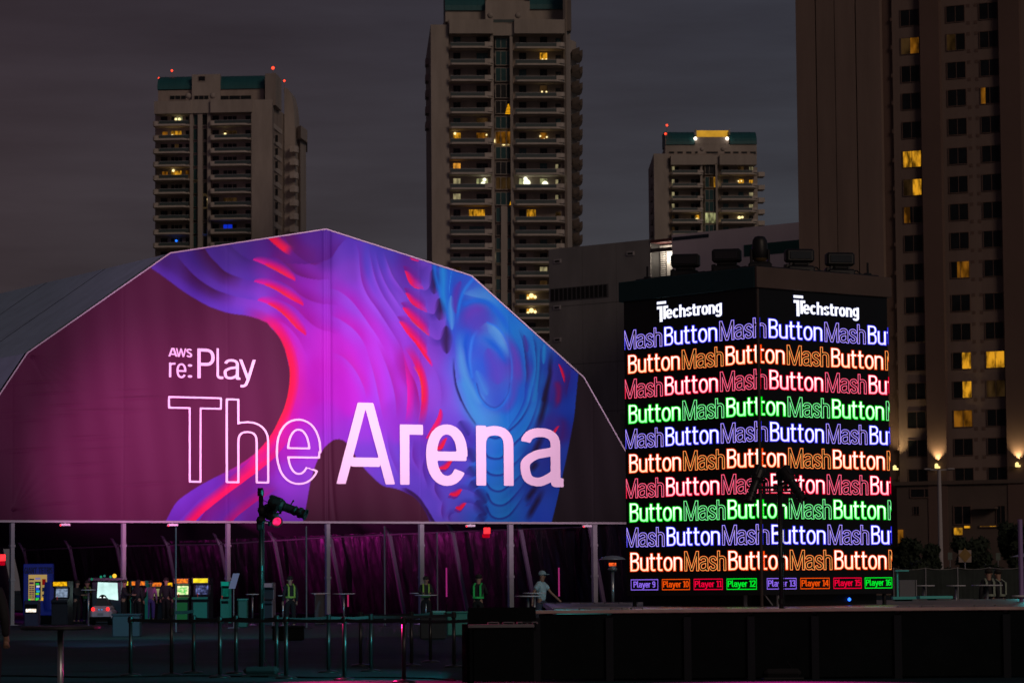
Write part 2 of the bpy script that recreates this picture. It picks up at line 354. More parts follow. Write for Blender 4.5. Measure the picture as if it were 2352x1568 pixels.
        fold('B', P, w * .9, (172,82,248), .5, 1, 'se')
    for P, w, c in (([(270,150),(380,200),(470,300),(540,440),(560,540)], 80, (200,25,190)),
                    ([(560,120),(620,330),(660,520),(700,720)], 70, (185,30,190)),
                    ([(640,60),(740,320),(790,520),(800,700)], 75, (170,25,175)),
                    ([(720,760),(740,940),(790,1080),(830,1180)], 60, (120,45,195)),
                    ([(940,850),(930,1000),(990,1120)], 60, (110,30,170)),
                    ([(1030,980),(1010,1100),(1060,1260)], 60, (85,30,160)), ([(1130,1150),(1110,1260),(1180,1380)], 60, (85,30,150)),
                    ([(1180,1340),(1165,1430),(1180,1510)], 50, (95,30,160)), ([(1240,1430),(1220,1480),(1230,1530)], 40, (85,30,160))):
        fold('C', P, w, c, .9, -1, 'se'); fold('C', P, w, (158,85,245), .4, 1, 'se')
    # top dark lobe at the ridge
    fold('B', [(0,470),(150,470),(300,445),(420,390),(480,300),(560,200),(640,150)], 230, (88,16,130), .8, -1, 'e', .9)
    # flames of the middle column
    for P, w in (([(1385,400),(1440,435),(1500,440)], 30), ([(1320,560),(1370,690),(1440,760),(1545,780)], 95), ([(1330,830),(1390,940),(1480,1010),(1590,1065)], 85),
                 ([(1290,1010),(1370,1120),(1480,1230),(1620,1350)], 100), ([(1250,1180),(1350,1330),(1450,1440),(1590,1568)], 110)):
        fold('B', [(x - 20, y - 60) for x, y in P], w * 1.7, (130,0,120), .7, -1, 'w', 1)
        fold('B', P, w * 1.2, PK, .8, -1, 'w', .9); fold('B', P, w, RD, 1, -1, 'w', 1.3, .0)
    fold('B', [(1380,1150),(1480,1240),(1600,1340)], 16, OR, .8, -1, 'w')
    fold('C', [(820,20),(860,180),(900,300),(960,420),(990,600),(960,740)], 90, (165,0,135), .85, 1, 'se', .8)
    fold('C', [(850,120),(880,350),(890,480),(885,620),(870,720)], 60, (255,0,165), .85, -1, 'se', .8)
    fold('C', [(860,110),(950,260),(1000,420),(1000,600),(970,740)], 60, (255,0,90), 1, -1, 'se', .5, .4)
    fold('C', [(940,270),(985,350),(1005,440),(1008,560)], 18, OR, .85, -1, 'w', .8)
    fold('C', [(890,0),(960,90),(1030,190),(1090,270)], 40, PK, .9, -1, 'w', .7)
    fold('C', [(895,0),(960,90),(1030,190),(1080,250)], 26, RD, 1, -1, 'w', .5, .3)
    fold('C', [(1010,800),(1060,830),(1110,760),(1160,620)], 50, (130,20,170), .7, 1, 'se')
    fold('C', [(1040,850),(1085,770),(1130,690),(1155,610)], 46, (255,0,110), 1, 1, 'w', .5, .4)
    fold('C', [(1080,250),(1130,330),(1160,430),(1165,540),(1150,620)], 70, (150,60,215), .5, 1, 'se'); fold('C', [(1080,250),(1130,330),(1160,430),(1165,540),(1150,620)], 60, (125,50,195), .5, -1, 'se')
    # drooping lobes and their dark pockets
    for P, dk in (([(1570,440),(1650,470),(1655,600),(1640,720),(1580,795),(1500,775)], [(1665,540),(1690,650),(1690,760),(1680,840)]),
                  ([(1770,830),(1740,960),(1690,1075),(1640,1085),(1570,1060)], [(1745,890),(1760,1000),(1760,1100),(1745,1160)]),
                  ([(1830,1150),(1815,1270),(1770,1385),(1700,1400),(1620,1345)], [(1830,1230),(1835,1350),(1830,1450),(1840,1568)])):
        fold('B', P, 130, (140,72,220), .65, 1, '', .9)
        fold('B', P, 90, (70,40,160), .75, -1, 'se', .9)
        fold("B", dk, 80, (38,10,60), .8, 0, 'w', .8)
    fold('B', [(1655,500),(1660,620),(1640,730)], 25, (30,20,120), .5, -1, 'w')
    # blue bands
    fold('B', [(1690,490),(1700,600),(1740,760),(1790,950)], 46, (0,110,230), .9, 0, 'e', .8)
    fold('B', [(1790,540),(1800,700),(1800,850),(1830,1000),(1880,1250)], 60, (0,135,225), .95, 0, 'e', .6)
    fold('B', [(1885,560),(1860,760),(1870,980),(1900,1200),(1910,1350)], 60, (0,100,225), .8, 0, 'e', .8)
    fold('B', [(1890,860),(1885,1000),(1895,1150),(1900,1280)], 46, (90,150,235), .85, 0, 'w', .7)
    fold('B', [(1895,560),(1870,740),(1865,860)], 8, (60,150,245), .9, 0, 'w')
    fold('B', [(2010,680),(1960,800),(1940,960),(1950,1080)], 60, (95,50,180), .85, 0, 'w', .7)
    # eye
    fold('D', [(540,230),(440,360),(390,480),(360,620),(350,760)], 26, (20,120,240), .9, 0, 'e', .8)
    fold('D', [(470,280),(420,400),(480,430),(560,450),(700,500),(800,600),(900,720)], 120, (80,140,225), .8, -1, 'se', .9)
    fold('D', [(440,520),(560,490),(700,520),(820,640),(900,780),(960,900)], 44, (0,95,225), .85, 0, 'e', .8)
    fold('D', [(470,800),(460,680),(520,600),(620,590),(720,640)], 90, (100,55,190), .9, 0, 'se', .8)
    fold('D', [(390,790),(380,950),(400,1150),(440,1320),(520,1480),(600,1568)], 62, (85,150,235), .95, 0, 's', .7)
    fold('D', [(590,790),(680,730),(790,790),(870,900),(910,1010),(930,1130)], 105, (90,150,230), .95, 1, 'se', .6, .25)
    fold('D', [(580,800),(520,900),(495,1050),(490,1180),(510,1320)], 26, (60,130,250), .8, 0, 's', .9)
    fold('D', [(500,800),(440,940),(450,1050),(470,1200),(530,1400)], 30, (0,80,220), .7, 0, 'se')
    fold('D', [(590,870),(700,930),(800,1020),(860,1120),(920,1200)], 60, (0,85,220), .8, 0, 'se')
    fold('D', [(680,1010),(740,1150),(790,1290),(800,1400)], 120, (92,68,205), .85, 0, 'w', .7)
    fold('D', [(560,1250),(620,1400),(680,1520)], 80, (70,140,230), .6, 0, 'w')
    fold('D', [(680,725),(790,780),(880,900),(935,1060),(955,1220),(940,1400),(880,1560)], 18, (40,120,245), .8, 0, '', 1)
    fold('D', [(860,820),(940,950),(1000,1120),(1010,1300),(970,1500)], 70, (98,62,190), .9, 0, 'se', .7)
    fold('D', [(1000,760),(1050,880),(1090,1010),(1105,1200),(1110,1340),(1080,1520)], 56, (0,110,210), .8, 1, 'se', .8)
    fold('D', [(1020,790),(1075,950),(1105,1200),(1108,1350),(1085,1520)], 44, (30,25,110), .75, -1, 'se', .9)
    fold('D', [(1085,860),(1110,960),(1120,1050)], 44, (75,40,150), .8, 0, 'w')
    fold('D', [(1160,830),(1190,980),(1210,1200),(1180,1400),(1140,1568)], 40, (0,125,215), .8, 1, 's', .8)
    fold('D', [(1175,850),(1205,1000),(1215,1200),(1200,1400)], 36, (0,30,120), .7, -1, 'se')
    fold('D', [(1240,900),(1240,1100),(1230,1350),(1190,1568)], 34, (0,115,200), .9, 0, 's', .7)
    fold('D', [(1270,1000),(1260,1250),(1230,1500)], 24, (0,40,140), .6, 0, 'w')
    fold('D', [(1305,960),(1300,1080),(1295,1180)], 30, (0,130,215), .9, 0, 'w', .7)
    fold('D', [(1380,1020),(1370,1200),(1370,1290),(1330,1450),(1300,1568)], 34, (2,4,40), .95, 0, 's', .7)
    fold('D', [(1460,1130),(1400,1220),(1400,1400),(1370,1568)], 50, (60,40,160), .6, 0, 's')
    fold('D', [(1460,1180),(1500,1300),(1525,1385)], 46, (190,0,90), .9, -1, 'w', .8)
    fold('D', [(1460,1185),(1495,1290),(1520,1370)], 26, (255,0,60), 1, -1, 'w', .5, .3)
    fold('D', [(1590,1180),(1590,1320),(1560,1450),(1550,1568)], 70, (70,20,110), .7, 1, 'se', .8)
    fold('D', [(1450,1360),(1470,1450),(1450,1568)], 50, (120,10,100), .8, 0, 's')
    fold('E', [(1720,0),(1740,150),(1700,280)], 50, (120,10,100), .8, 0, 'e')
    fold('E', [(1745,455),(1700,540),(1670,600)], 34, (255,0,70), 1, 1, 'w', .5, .4)
    fold('E', [(1700,380),(1790,420),(1770,600),(1720,680)], 80, (75,20,120), .7, 0, 'se')
    # dark line left of the eye and lower blue steps
    fold('D', [(320,1100),(325,1250),(345,1400),(400,1568)], 26, (25,15,90), .95, 1, 's', .9)
    fold('D', [(320,1100),(325,1250),(345,1400),(400,1568)], 120, (150,88,245), .55, -1 if False else 1, '', 1) if False else None
    fold('E', [(625,0),(650,90),(700,210),(760,320),(830,420)], 26, (30,20,90), .9, 1, '', .9)
    fold('E', [(700,0),(760,150),(830,330),(900,430),(1000,480)], 90, (70,150,235), .75, 0, 'e', .8)
    fold('E', [(840,0),(880,130),(960,230),(1050,260),(1130,210),(1190,110),(1215,0)], 40, (30,115,235), .8, 1, '', .8)
    fold('E', [(840,0),(880,130),(960,230),(1050,260),(1130,210),(1190,110),(1215,0)], 22, (40,60,170), .7, -1, '', .8)
    fold('E', [(1250,0),(1250,130),(1190,260),(1120,320)], 60, (75,70,195), .85, 0, 'e', .8)
    fold('E', [(1375,0),(1370,150),(1310,300),(1220,440),(1150,540)], 40, (0,60,185), .9, -1, '', .9)
    fold('E', [(1375,0),(1370,150),(1310,300),(1220,440),(1150,540)], 60, (0,120,220), .7, 1 if False else 1, '', .9) if False else None
    for P in ([(960,560),(1050,580),(1110,560),(1200,500),(1330,370),(1420,200),(1450,0)],
              [(940,740),(980,790),(1060,805),(1130,780),(1260,640),(1400,480),(1490,250),(1530,0)],
              [(940,930),(1000,975),(1080,985),(1150,960),(1300,820),(1400,700)],
              [(960,1080),(1010,1140),(1090,1160),(1170,1120),(1310,1000),(1400,860)],
              [(970,1200),(1020,1290),(1110,1315),(1200,1270),(1310,1150),(1400,1010)],
              [(960,1340),(1010,1430),(1100,1460),(1200,1420),(1300,1300),(1390,1150)]):
        fold('E', P, 30, (0,30,135), .95, 1, 'e', .8)
        fold('E', P, 60, (30,130,225), .55, -1, 'se', .9)
    for P in ([(1610,0),(1590,180),(1540,380),(1480,560)], [(1600,480),(1500,700),(1440,850)], [(1520,830),(1430,960)], [(1540,1080),(1440,1200),(1380,1300)], [(1580,1130),(1520,1260),(1440,1400),(1390,1500)]):
        fold('E', P, 46, (3,5,50), .9, 0, 'se', .8)
    fold('E', [(1480,1200),(1440,1290),(1380,1330)], 40, (60,40,140), .6, 0, 'w')
    # lower humps between purple and blue
    for P, dk in (([(560,570),(640,550),(720,590),(800,650)], [(730,700),(790,790),(815,850)]), ([(590,810),(680,790),(760,820),(820,880)], [(760,900),(800,960),(830,1000)]),
                  ([(560,1020),(660,985),(760,990),(830,1050)], [(780,1060),(850,1130)]), ([(560,1200),(640,1150),(740,1150),(860,1220),(970,1330)], [(840,1150),(900,1230),(950,1300)]),
                  ([(620,1350),(700,1300),(790,1300),(880,1360),(960,1440)], [(840,1270),(890,1350),(950,1430)]), ([(540,1480),(570,1420),(640,1390)], [(870,1420),(920,1500)])):
        fold('E', P, 110, (100,68,205), .6, 1, 'se', .9)
        fold('E', P, 60, (62,34,160), .6, -1, 'se', .9)
        fold("E", dk, 90, (30,14,95), .6, 0, 'w', .8)
    fold('E', [(660,400),(700,470),(760,560)], 90, (40,30,130), .7, 0, 'w')
    for P, w in (([(395,720),(470,700),(520,590)], 52), ([(430,930),(520,920),(590,820)], 52), ([(545,1210),(630,1220),(690,1150)], 56), ([(610,1350),(670,1375),(730,1300)], 52)):
        fold('E', [(x - 10, y + 26) for x, y in P], w * 1.8, (115,10,130), .8, -1, 'w', .8)
        fold('E', P, w * 1.25, (255,0,110), .9, -1, 'w', .6)
        fold('E', P, w * .9, (255,0,65), 1, -1, 'w', .5, .4)
    fold('E', [(0,1135),(80,1140),(200,1220),(290,1340),(390,1500)], 50, (52,0,75), .9, 1, 's', .5, .5)
    # dark field left, hole at the bottom, charcoal right
    L = np.vstack([[(330,560),(349,612)], _cv('A', [(95,525),(300,670),(520,830),(700,935),(850,1010),(1050,1075),(1250,1105),(1400,1145),(1520,1195)])])
    L = np.vstack([L, _cv('P', [(616,745),(640,772),(655,803),(664,840),(666,862),(663,895),(655,930),(643,960),(622,999),(586,1040),(540,1072),(478,1104),(431,1132),(403,1156),(380,1196)]), [(378,1220),(-80,1220),(-80,560)]])
    H = np.vstack([_cv('P', [(690,1212),(697,1193),(706,1150),(715,1100),(731,1052),(752,1020),(776,1008),(799,1020),(827,1062),(851,1090),(879,1114),(907,1121),(930,1130),(955,1145),(975,1172),(988,1200)]), [(988,1215)]])
    R = np.vstack([[(1329,800)], _cv('P', [(1329,856),(1324,912),(1319,959),(1305,1029),(1287,1114),(1266,1200)]), [(1266,1220),(1600,1220),(1600,800)]])
    for poly, c_ in ((L, (92, 22, 64)), (H, (80, 20, 52)), (R, (25, 14, 21))):
        f = sum(_inside(X + a, Y + b, poly).astype(float) for a, b in ((-.55, -.45), (.55, -.35), (-.4, .5), (.5, .5))) / 4
        C = C * (1 - f[:, None]) + np.array(c_, float) * f[:, None]
    return np.clip(C, 0, 255).reshape(shp + (3,))
# ---------------------------------------------------------------- a plain grotesque drawn with strokes: distance field -> contours -> polygons
def _arc(cx, cy, rx, ry, a0, a1, n=14, e=2.35):
    out = []
    for k in range(n + 1):
        a = R(a0 + (a1 - a0) * k / n); c, s = math.cos(a), math.sin(a)
        out.append((cx + rx * math.copysign(abs(c) ** (2/e), c), cy + ry * math.copysign(abs(s) ** (2/e), s)))
    return out
def _cr(p, n=7):
    q = [tuple(2*p[0][i]-p[1][i] for i in (0,1))] + list(p) + [tuple(2*p[-1][i]-p[-2][i] for i in (0,1))]
    out = []
    for i in range(1, len(q)-2):
        for k in range(n):
            t = k/n
            out.append(tuple(.5*(2*q[i][j]+(q[i+1][j]-q[i-1][j])*t+(2*q[i-1][j]-5*q[i][j]+4*q[i+1][j]-q[i+2][j])*t*t+(3*q[i][j]-q[i-1][j]-3*q[i+1][j]+q[i+2][j])*t**3) for j in (0,1)))
    return out + [tuple(p[-1])]
XH = .735
def glyph(ch, w):
    """strokes: (points, width factor, butt ends), advance width, clip band"""
    h = w / 2; X = XH; S = []; lo, hi = -1.0, 2.0
    a = lambda pts, k=1.0, butt=True: S.append((pts, k, butt))
    if ch == 'M': W = .76; lo, hi = 0, 1; a([(h,-.1),(h,1.1)]); a([(W-h,-.1),(W-h,1.1)]); a([(h*.62,1.12),(W/2,-.02)],.86); a([(W-h*.62,1.12),(W/2,-.02)],.86)
    elif ch == 'B': W = .46; a([(h,0),(h,1)]); a([(h,1-h),(.24,1-h)]+_arc(.24,.765,.155,.235-h,90,-90,10)+[(h,.53)],.92); a([(h,.53),(.25,.53)]+_arc(.25,.265+h/2,.21-h,.265-h/2,90,-90,10)+[(h,h)],.92)
    elif ch == 'u': W = .43; a([(W-h,0),(W-h,X)]); a([(h,X)]+_arc(W/2,h+.17,W/2-h,.17,180,360,12)[:-1]+[(W-h,.24)])
    elif ch == 'n': W = .44; a([(h,0),(h,X)]); a([(h,X-.3)]+_arc(W/2,X-h-.17,W/2-h,.17,180,0,12)+[(W-h,0)])
    elif ch == 'h': W = .44; a([(h,0),(h,1)]); a([(h,X-.3)]+_arc(W/2,X-h-.17,W/2-h,.17,180,0,12)+[(W-h,0)])
    elif ch == 't': W = .32; a([(.12,.93),(.12,.14)]+_arc(.20,.15,.08,.15-h,180,270,5)+[(.31,h)]); a([(0,X-h),(.30,X-h)])
    elif ch == 'o': W = .46; a(_arc(W/2,X/2,W/2-h,X/2-h+.01,0,360,40,2.2),1,False)
    elif ch == 'e': W = .47; a([(W-h*.2,.355),(h,.355)],.92); a(_arc(W/2,X/2,W/2-h,X/2-h+.01,-2,325,36,2.2))
    elif ch == 'c': W = .43; a(_arc(W/2,X/2,W/2-h,X/2-h+.01,38,322,36,2.2))
    elif ch == 'r': W = .28; a([(h,0),(h,X)]); a([(h,X-.28)]+_arc(.23,X-h-.12,.23-h,.12,180,95,8)+[(.28,X-h)])
    elif ch == 'R': W = .28; a([(h,0),(h,X)]); a([(0,X-h*1.05),(.28,X-h*1.05)],1.1)       # the flat-topped r of the tent
    elif ch == 'a': W = .5; a(_arc(.235,X-h-.15,.19-h*.3,.15,172,0,14)+[(.425-h*.3,.16)]+[(.425-h*.3,h*.9),(.5,h*.9)]); a(_cr([(.425-h*.3,.45),(.31,.425),(.18,.395),(h+.012,.31),(h,.2),(h+.04,h+.035),(.21,h),(.33,h+.05),(.40,.17),(.42-h*.3,.25)]),.97,False)
    elif ch == 's': W = .42; k = h; a(_cr([(W-h,X-.2),(W-h-.05,X-h-.04),(.21,X-h),(h+.03,X-h-.05),(h,X-.2),(h+.05,X-.30),(.21,X/2),(W-h-.05,.30),(W-h,.2),(W-h-.03,h+.05),(.21,h),(h+.05,h+.04),(h,.2)]))
    elif ch == 'T': W = .62; a([(0,1-h),(W,1-h)]); a([(W/2,1-h),(W/2,0)])
    elif ch == 'A': W = .69; lo, hi = 0, 1; a([(h*.8-.03,-.1),(W/2-.012,1.1)]); a([(W-h*.8+.03,-.1),(W/2+.012,1.1)]); a([(.17,.27),(W-.17,.27)])
    elif ch == 'W': W = .92; lo, hi = 0, 1; q = [(.02,1.08),(.235,-.05),(.46,.98),(.685,-.05),(.90,1.08)]; [a([q[i],q[i+1]]) for i in range(4)]
    elif ch == 'S': W = .52; a(_cr([(W-h,.8),(W-h-.06,1-h-.04),(.26,1-h),(h+.04,1-h-.05),(h,.76),(h+.07,.6),(.26,.51),(W-h-.06,.42),(W-h,.26),(W-h-.04,h+.05),(.26,h),(h+.06,h+.05),(h,.22)]))
    elif ch == 'P': W = .53; a([(h,0),(h,1)]); a([(h,1-h),(.27,1-h)]+_arc(.27,.71,.26-h,.29-h,90,-90,12)+[(h,.42+h)])
    elif ch == 'l': W = .26; a([(h,1.06),(h,.15)]+_arc(h+.11,.15,.11,.15-h,180,270,6)+[(.26,h)])
    elif ch == 'y': W = .48; lo, hi = -.5, X; a([(.02,X+.05),(.25,.06)]); a([(.46,X+.05),(.255,.0)]+_cr([(.245,-.03),(.19,-.17),(.10,-.22),(.03,-.22)]))
    elif ch == 'g': W = .45; a(_arc(W/2,X/2+.03,W/2-h,X/2-h-.02,0,360,36,2.2),1,False); a([(W-h,X+.06),(W-h,-.04)]+_arc(W/2,-.05,W/2-h,.15,0,-165,12))
    elif ch == ':': W = .2; a([(.1,.08),(.1,.081)],1.5,False); a([(.1,X-.08),(.1,X-.079)],1.5,False)
    elif ch == 'G': W = .6; a(_arc(.3,.5,.3-h,.5-h,45,340,30,2.3)); a([(.33,.44),(.59,.44)]); a([(.6-h,.44),(.6-h,.1)])
    elif ch == 'I': W = .16; a([(.08,0),(.08,1)])
    elif ch == 'N': W = .6; a([(h,0),(h,1)]); a([(.6-h,0),(.6-h,1)]); lo, hi = 0, 1; a([(h*.8,1.08),(.6-h*.8,-.08)],.9)
    elif ch == 'E': W = .48; a([(h,0),(h,1)]); [a([(0,y),(.47,y)]) for y in (h,.5,1-h)]
    elif ch == 'K': W = .6; a([(h,0),(h,1)]); lo, hi = 0, 1; a([(h,.35),(.62,1.08)]); a([(.25,.6),(.64,-.08)])
    elif ch == '0': W = .48; a(_arc(.24,.5,.24-h,.5-h,0,360,36,2.4),1,False)
    elif ch == '1': W = .34; a([(.22,0),(.22,1)]); a([(.2,1-h),(.02,1-h*2.3)]); a([(.06,h*.8),(.36,h*.8)],.8)
    elif ch == '2': W = .46; a(_cr([(h,.72),(h+.03,.88),(.23,1-h),(.40-h*.2,.88),(.46-h,.7),(.36,.5),(.18,.3),(h,.12),(h,h)])); a([(0,h),(.46,h)])
    elif ch == '3': W = .46; a(_cr([(h,.80),(h+.05,.92),(.23,1-h),(.38,.91),(.44-h,.76),(.36,.58),(.18,.53)])); a(_cr([(.18,.53),(.36,.48),(.46-h,.28),(.38,.09),(.23,h),(h+.04,.09),(h,.22)]))
    elif ch == '4': W = .5; a([(.37,0),(.37,1)]); a([(.33,.97),(.03,.28)]); a([(0,.27),(.5,.27)])
    elif ch == '5': W = .46; a([(.43,1-h),(.08,1-h)]); a(_cr([(h,.97),(h,.52),(.2,.62),(.40,.54),(.46-h,.32),(.38,.09),(.22,h),(h+.03,.09),(h,.2)]))
    elif ch == '6': W = .47; a(_arc(.235,.31,.235-h,.31-h,0,360,30,2.2),1,False); a(_cr([(h,.33),(h+.01,.6),(.1,.85),(.25,1-h),(.4,.9)]))
    elif ch == '9': W = .47; a(_arc(.235,.69,.235-h,.31-h,0,360,30,2.2),1,False); a(_cr([(.47-h,.67),(.46-h,.4),(.37,.14),(.22,h),(.07,.1)]))
    elif ch == 'Y': W = .55; a([(.02,1.0),(.275,.45)]); a([(.53,1.0),(.275,.45)]); a([(.275,.5),(.275,0)])
    elif ch == 'q': W = .6; a([(.0+h,1.0),(.62-h,1.0)],1.0,False); a([(h,.74),(.14,.74),(.14,0.0)],1.0,False); a([(.33,.0),(.33,.66),(.36,.74),(.5,.74)],1.0,False)   # the doubled T of the logo
    else: W = .25
    return S, W, lo, hi
_G = {}
def contours(ch, w, level=0.0, clip=None, sx=1.0, res=.0125):
    """closed loops of {sdf = level}; x already scaled by sx"""
    key = (ch, round(w,4), round(level,4), clip, round(sx,3))
    if key in _G: return _G[key]
    S, W, lo, hi = glyph(ch, w)
    x0, x1, y0, y1 = -.14, W + .16, -.38 if ch in 'gyq' else -.14, 1.2
    nx = int((x1-x0)/res); ny = int((y1-y0)/res)
    gx = x0 + res*np.arange(nx+1); gy = y0 + res*np.arange(ny+1); GX, GY = np.meshgrid(gx, gy, indexing='ij')
    D = np.full(GX.shape, 9.0)
    for pts, k, butt in S:
        d = np.full(GX.shape, 9.0)
        for i in range(len(pts)-1):
            ax, ay = pts[i]; dx = pts[i+1][0]-ax; dy = pts[i+1][1]-ay; L2 = dx*dx+dy*dy+1e-12
            t = np.clip(((GX-ax)*dx+(GY-ay)*dy)/L2, 0, 1)
            d = np.minimum(d, np.hypot(GX-ax-t*dx, GY-ay-t*dy))
        d = d - w*k/2
        if butt and len(pts) > 1:
            for (p, q) in ((pts[0], pts[1]), (pts[-1], pts[-2])):
                vx, vy = p[0]-q[0], p[1]-q[1]; l = math.hypot(vx, vy) + 1e-9
                e = ((GX-p[0])*vx + (GY-p[1])*vy)/l
                near = np.hypot(GX-p[0], GY-p[1]) < w*1.3
                d = np.where(near, np.maximum(d, e), d)
        D = np.minimum(D, d)
    D = np.maximum(D, np.maximum(lo-GY, GY-hi))
    if clip is not None: D = np.maximum(D, np.maximum(clip[0]-GX, GX-clip[1]))
    D = D - level; D[0,:] = D[-1,:] = 1; D[:,0] = D[:,-1] = 1
    D = np.where(np.abs(D) < 1e-7, 1e-7, D); I = D < 0
    nxt = {}
    cs = I[:-1,:-1].astype(int) + 2*I[1:,:-1] + 4*I[1:,1:] + 8*I[:-1,1:]
    def pt(i, j, e):
        (a, b), (c, d) = (((i,j),(i+1,j)), ((i+1,j),(i+1,j+1)), ((i,j+1),(i+1,j+1)), ((i,j),(i,j+1)))[e]
        f = D[a,b]/(D[a,b]-D[c,d]); return (gx[a]+(gx[c]-gx[a])*f, gy[b]+(gy[d]-gy[b])*f)
    def key_(i, j, e): return ((i,j,'h'), (i+1,j,'v'), (i,j+1,'h'), (i,j,'v'))[e]
    T = {1:[(3,0)],2:[(0,1)],3:[(3,1)],4:[(1,2)],5:[(3,2),(1,0)],6:[(0,2)],7:[(3,2)],8:[(2,3)],9:[(2,0)],10:[(0,3),(2,1)],11:[(2,1)],12:[(1,3)],13:[(1,0)],14:[(0,3)]}
    pos = {}
    for i, j in zip(*np.where((cs > 0) & (cs < 15))):
        for a_, b_ in T[cs[i,j]]:
            ka, kb = key_(i,j,a_), key_(i,j,b_); nxt[ka] = kb; pos[ka] = pt(i,j,a_); pos.setdefault(kb, pt(i,j,b_))
    loops = []
    while nxt:
        k0 = next(iter(nxt)); lp = []; k = k0
        while k in nxt: lp.append(pos[k]); k = nxt.pop(k)
        if len(lp) > 6: loops.append(_rdp_loop(lp, .0022))
    loops = [[(x*sx, y) for x, y in lp] for lp in loops if len(lp) > 2]
    _G[key] = (loops, W*sx); return _G[key]
def _rdp(p, eps):
    if len(p) < 3: return p
    (ax, ay), (bx, by) = p[0], p[-1]; dx, dy = bx-ax, by-ay; l = math.hypot(dx, dy) + 1e-12
    best = 0; bi = 0
    for i in range(1, len(p)-1):
        d = abs((p[i][0]-ax)*dy - (p[i][1]-ay)*dx)/l
        if d > best: best = d; bi = i
    if best < eps: return [p[0], p[-1]]
    return _rdp(p[:bi+1], eps)[:-1] + _rdp(p[bi:], eps)
def _rdp_loop(p, eps):
    n = len(p); x0, y0 = p[0]; j = max(range(n), key=lambda i: (p[i][0]-x0)**2 + (p[i][1]-y0)**2)
    return _rdp(p[:j+1], eps)[:-1] + _rdp(p[j:] + [p[0]], eps)[:-1]
def fill(mb, loops, ox, oz, s, y=0.0, mi=0, thick=0.0):
    polys = [[Vector((x, z, 0)) for x, z in lp] for lp in loops]
    if not polys: return
    tris = geometry.tessellate_polygon(polys)
    flat = [v for p in polys for v in p]
    vs = [(ox + v.x*s, y, oz + v.y*s) for v in flat]
    fs = []
    for t in tris:
        a, b, c = (vs[i] for i in t)
        cr = (b[0]-a[0])*(c[2]-a[2]) - (b[2]-a[2])*(c[0]-a[0])
        fs.append(tuple(t) if cr > 0 else tuple(t)[::-1])       # normal towards -y
    if thick:
        n = len(vs); vs2 = vs + [(v[0], y+thick, v[2]) for v in vs]; k = 0; side = []
        for p in polys:
            for i in range(len(p)): side.append((k+i, k+(i+1) % len(p), n+k+(i+1) % len(p), n+k+i))
            k += len(p)
        mb.add(vs2, fs + side, mi)
    else: mb.add(vs, fs, mi)
# ---------------------------------------------------------------- ground
gm = mat('asphalt', (.015, .036, .044), .8, noise=.35, nscale=.35, bump=.35, bscale=9, spec=.15)
g = MB().add([(-900,-60,0),(900,-60,0),(900,2600,0),(-900,2600,0)], [(0,1,2,3)])
tag(build('ground', g, gm), kind='structure')
tf = MB().add([(-32,86.5,.004),(5.5,88.5,.004),(7.5,121,.004),(-14,112,.004),(-34,101,.004)], [(0,1,2,3,4)])
tag(build('turf_strip', tf, mat('turf', (.012,.028,.020), .9, noise=.4, nscale=2.5, bump=.6, bscale=30)), kind='structure')
ln = MB().add([(-32,86.2,.008),(5.5,88.2,.008),(5.5,88.5,.008),(-32,86.5,.008)], [(0,1,2,3)])
tag(build('kerb_line', ln, mat('kerb_line', (.05,.06,.06), .8)), kind='structure')
# cracks / seams of the tarmac
for y_, x0_, x1_ in ((60.5,-9,1.2),(53.6,-3,2.0)):
    tag(build('pavement_seam', MB().add([(x0_,y_,.004),(x1_,y_+.5,.004),(x1_,y_+.58,.004),(x0_,y_+.08,.004)], [(0,1,2,3)]), mat('seam', (.075,.08,.085), .8)), kind='structure')

# ---------------------------------------------------------------- the big tent
TF = Fr(27, 124.0, R(30), py=1300)
prof_px = [(0,905),(62,812),(390,583),(748,528),(1082,635),(1340,868),(1440,1045)]
prof = [TF.uz(*p) for p in prof_px]
(l0, lz0), (l1, lz1) = prof[0], prof[1]; (q0, qz0), (q1, qz1) = prof[-1], prof[-2]
ZB = TF.uz(700, 1197)[1]
eL = l0 + (ZB + .5 - lz0) * (l1 - l0) / (lz1 - lz0); eR = q0 + (ZB + .5 - qz0) * (q1 - q0) / (qz1 - qz0)
PR = [(eL, ZB + .5)] + prof + [(eR, ZB + .5)]
print('TENT profile', [(round(a,2), round(b,2)) for a, b in PR], 'ZB', ZB)
tent = froot('event_tent', TF, 'huge gabled event tent with a purple and blue swirl banner reading The Arena', 'tent')
LW = np.array([1.75, 1.02, 1.50])       # what a white print returns under the floodlights
NU, NV = 1000, 280
us = np.linspace(eL, eR, NU + 1); pu = np.array([a for a, b in PR]); pz = np.array([b for a, b in PR])
ue = np.sort(np.concatenate([us, pu[1:-1]])); zt = np.interp(ue, pu, pz); NU = len(ue) - 1
vv = np.linspace(0, 1, NV + 1)
U2, V2 = np.meshgrid(ue, vv, indexing='ij'); Z2 = ZB + V2 * (zt[:, None] - ZB)
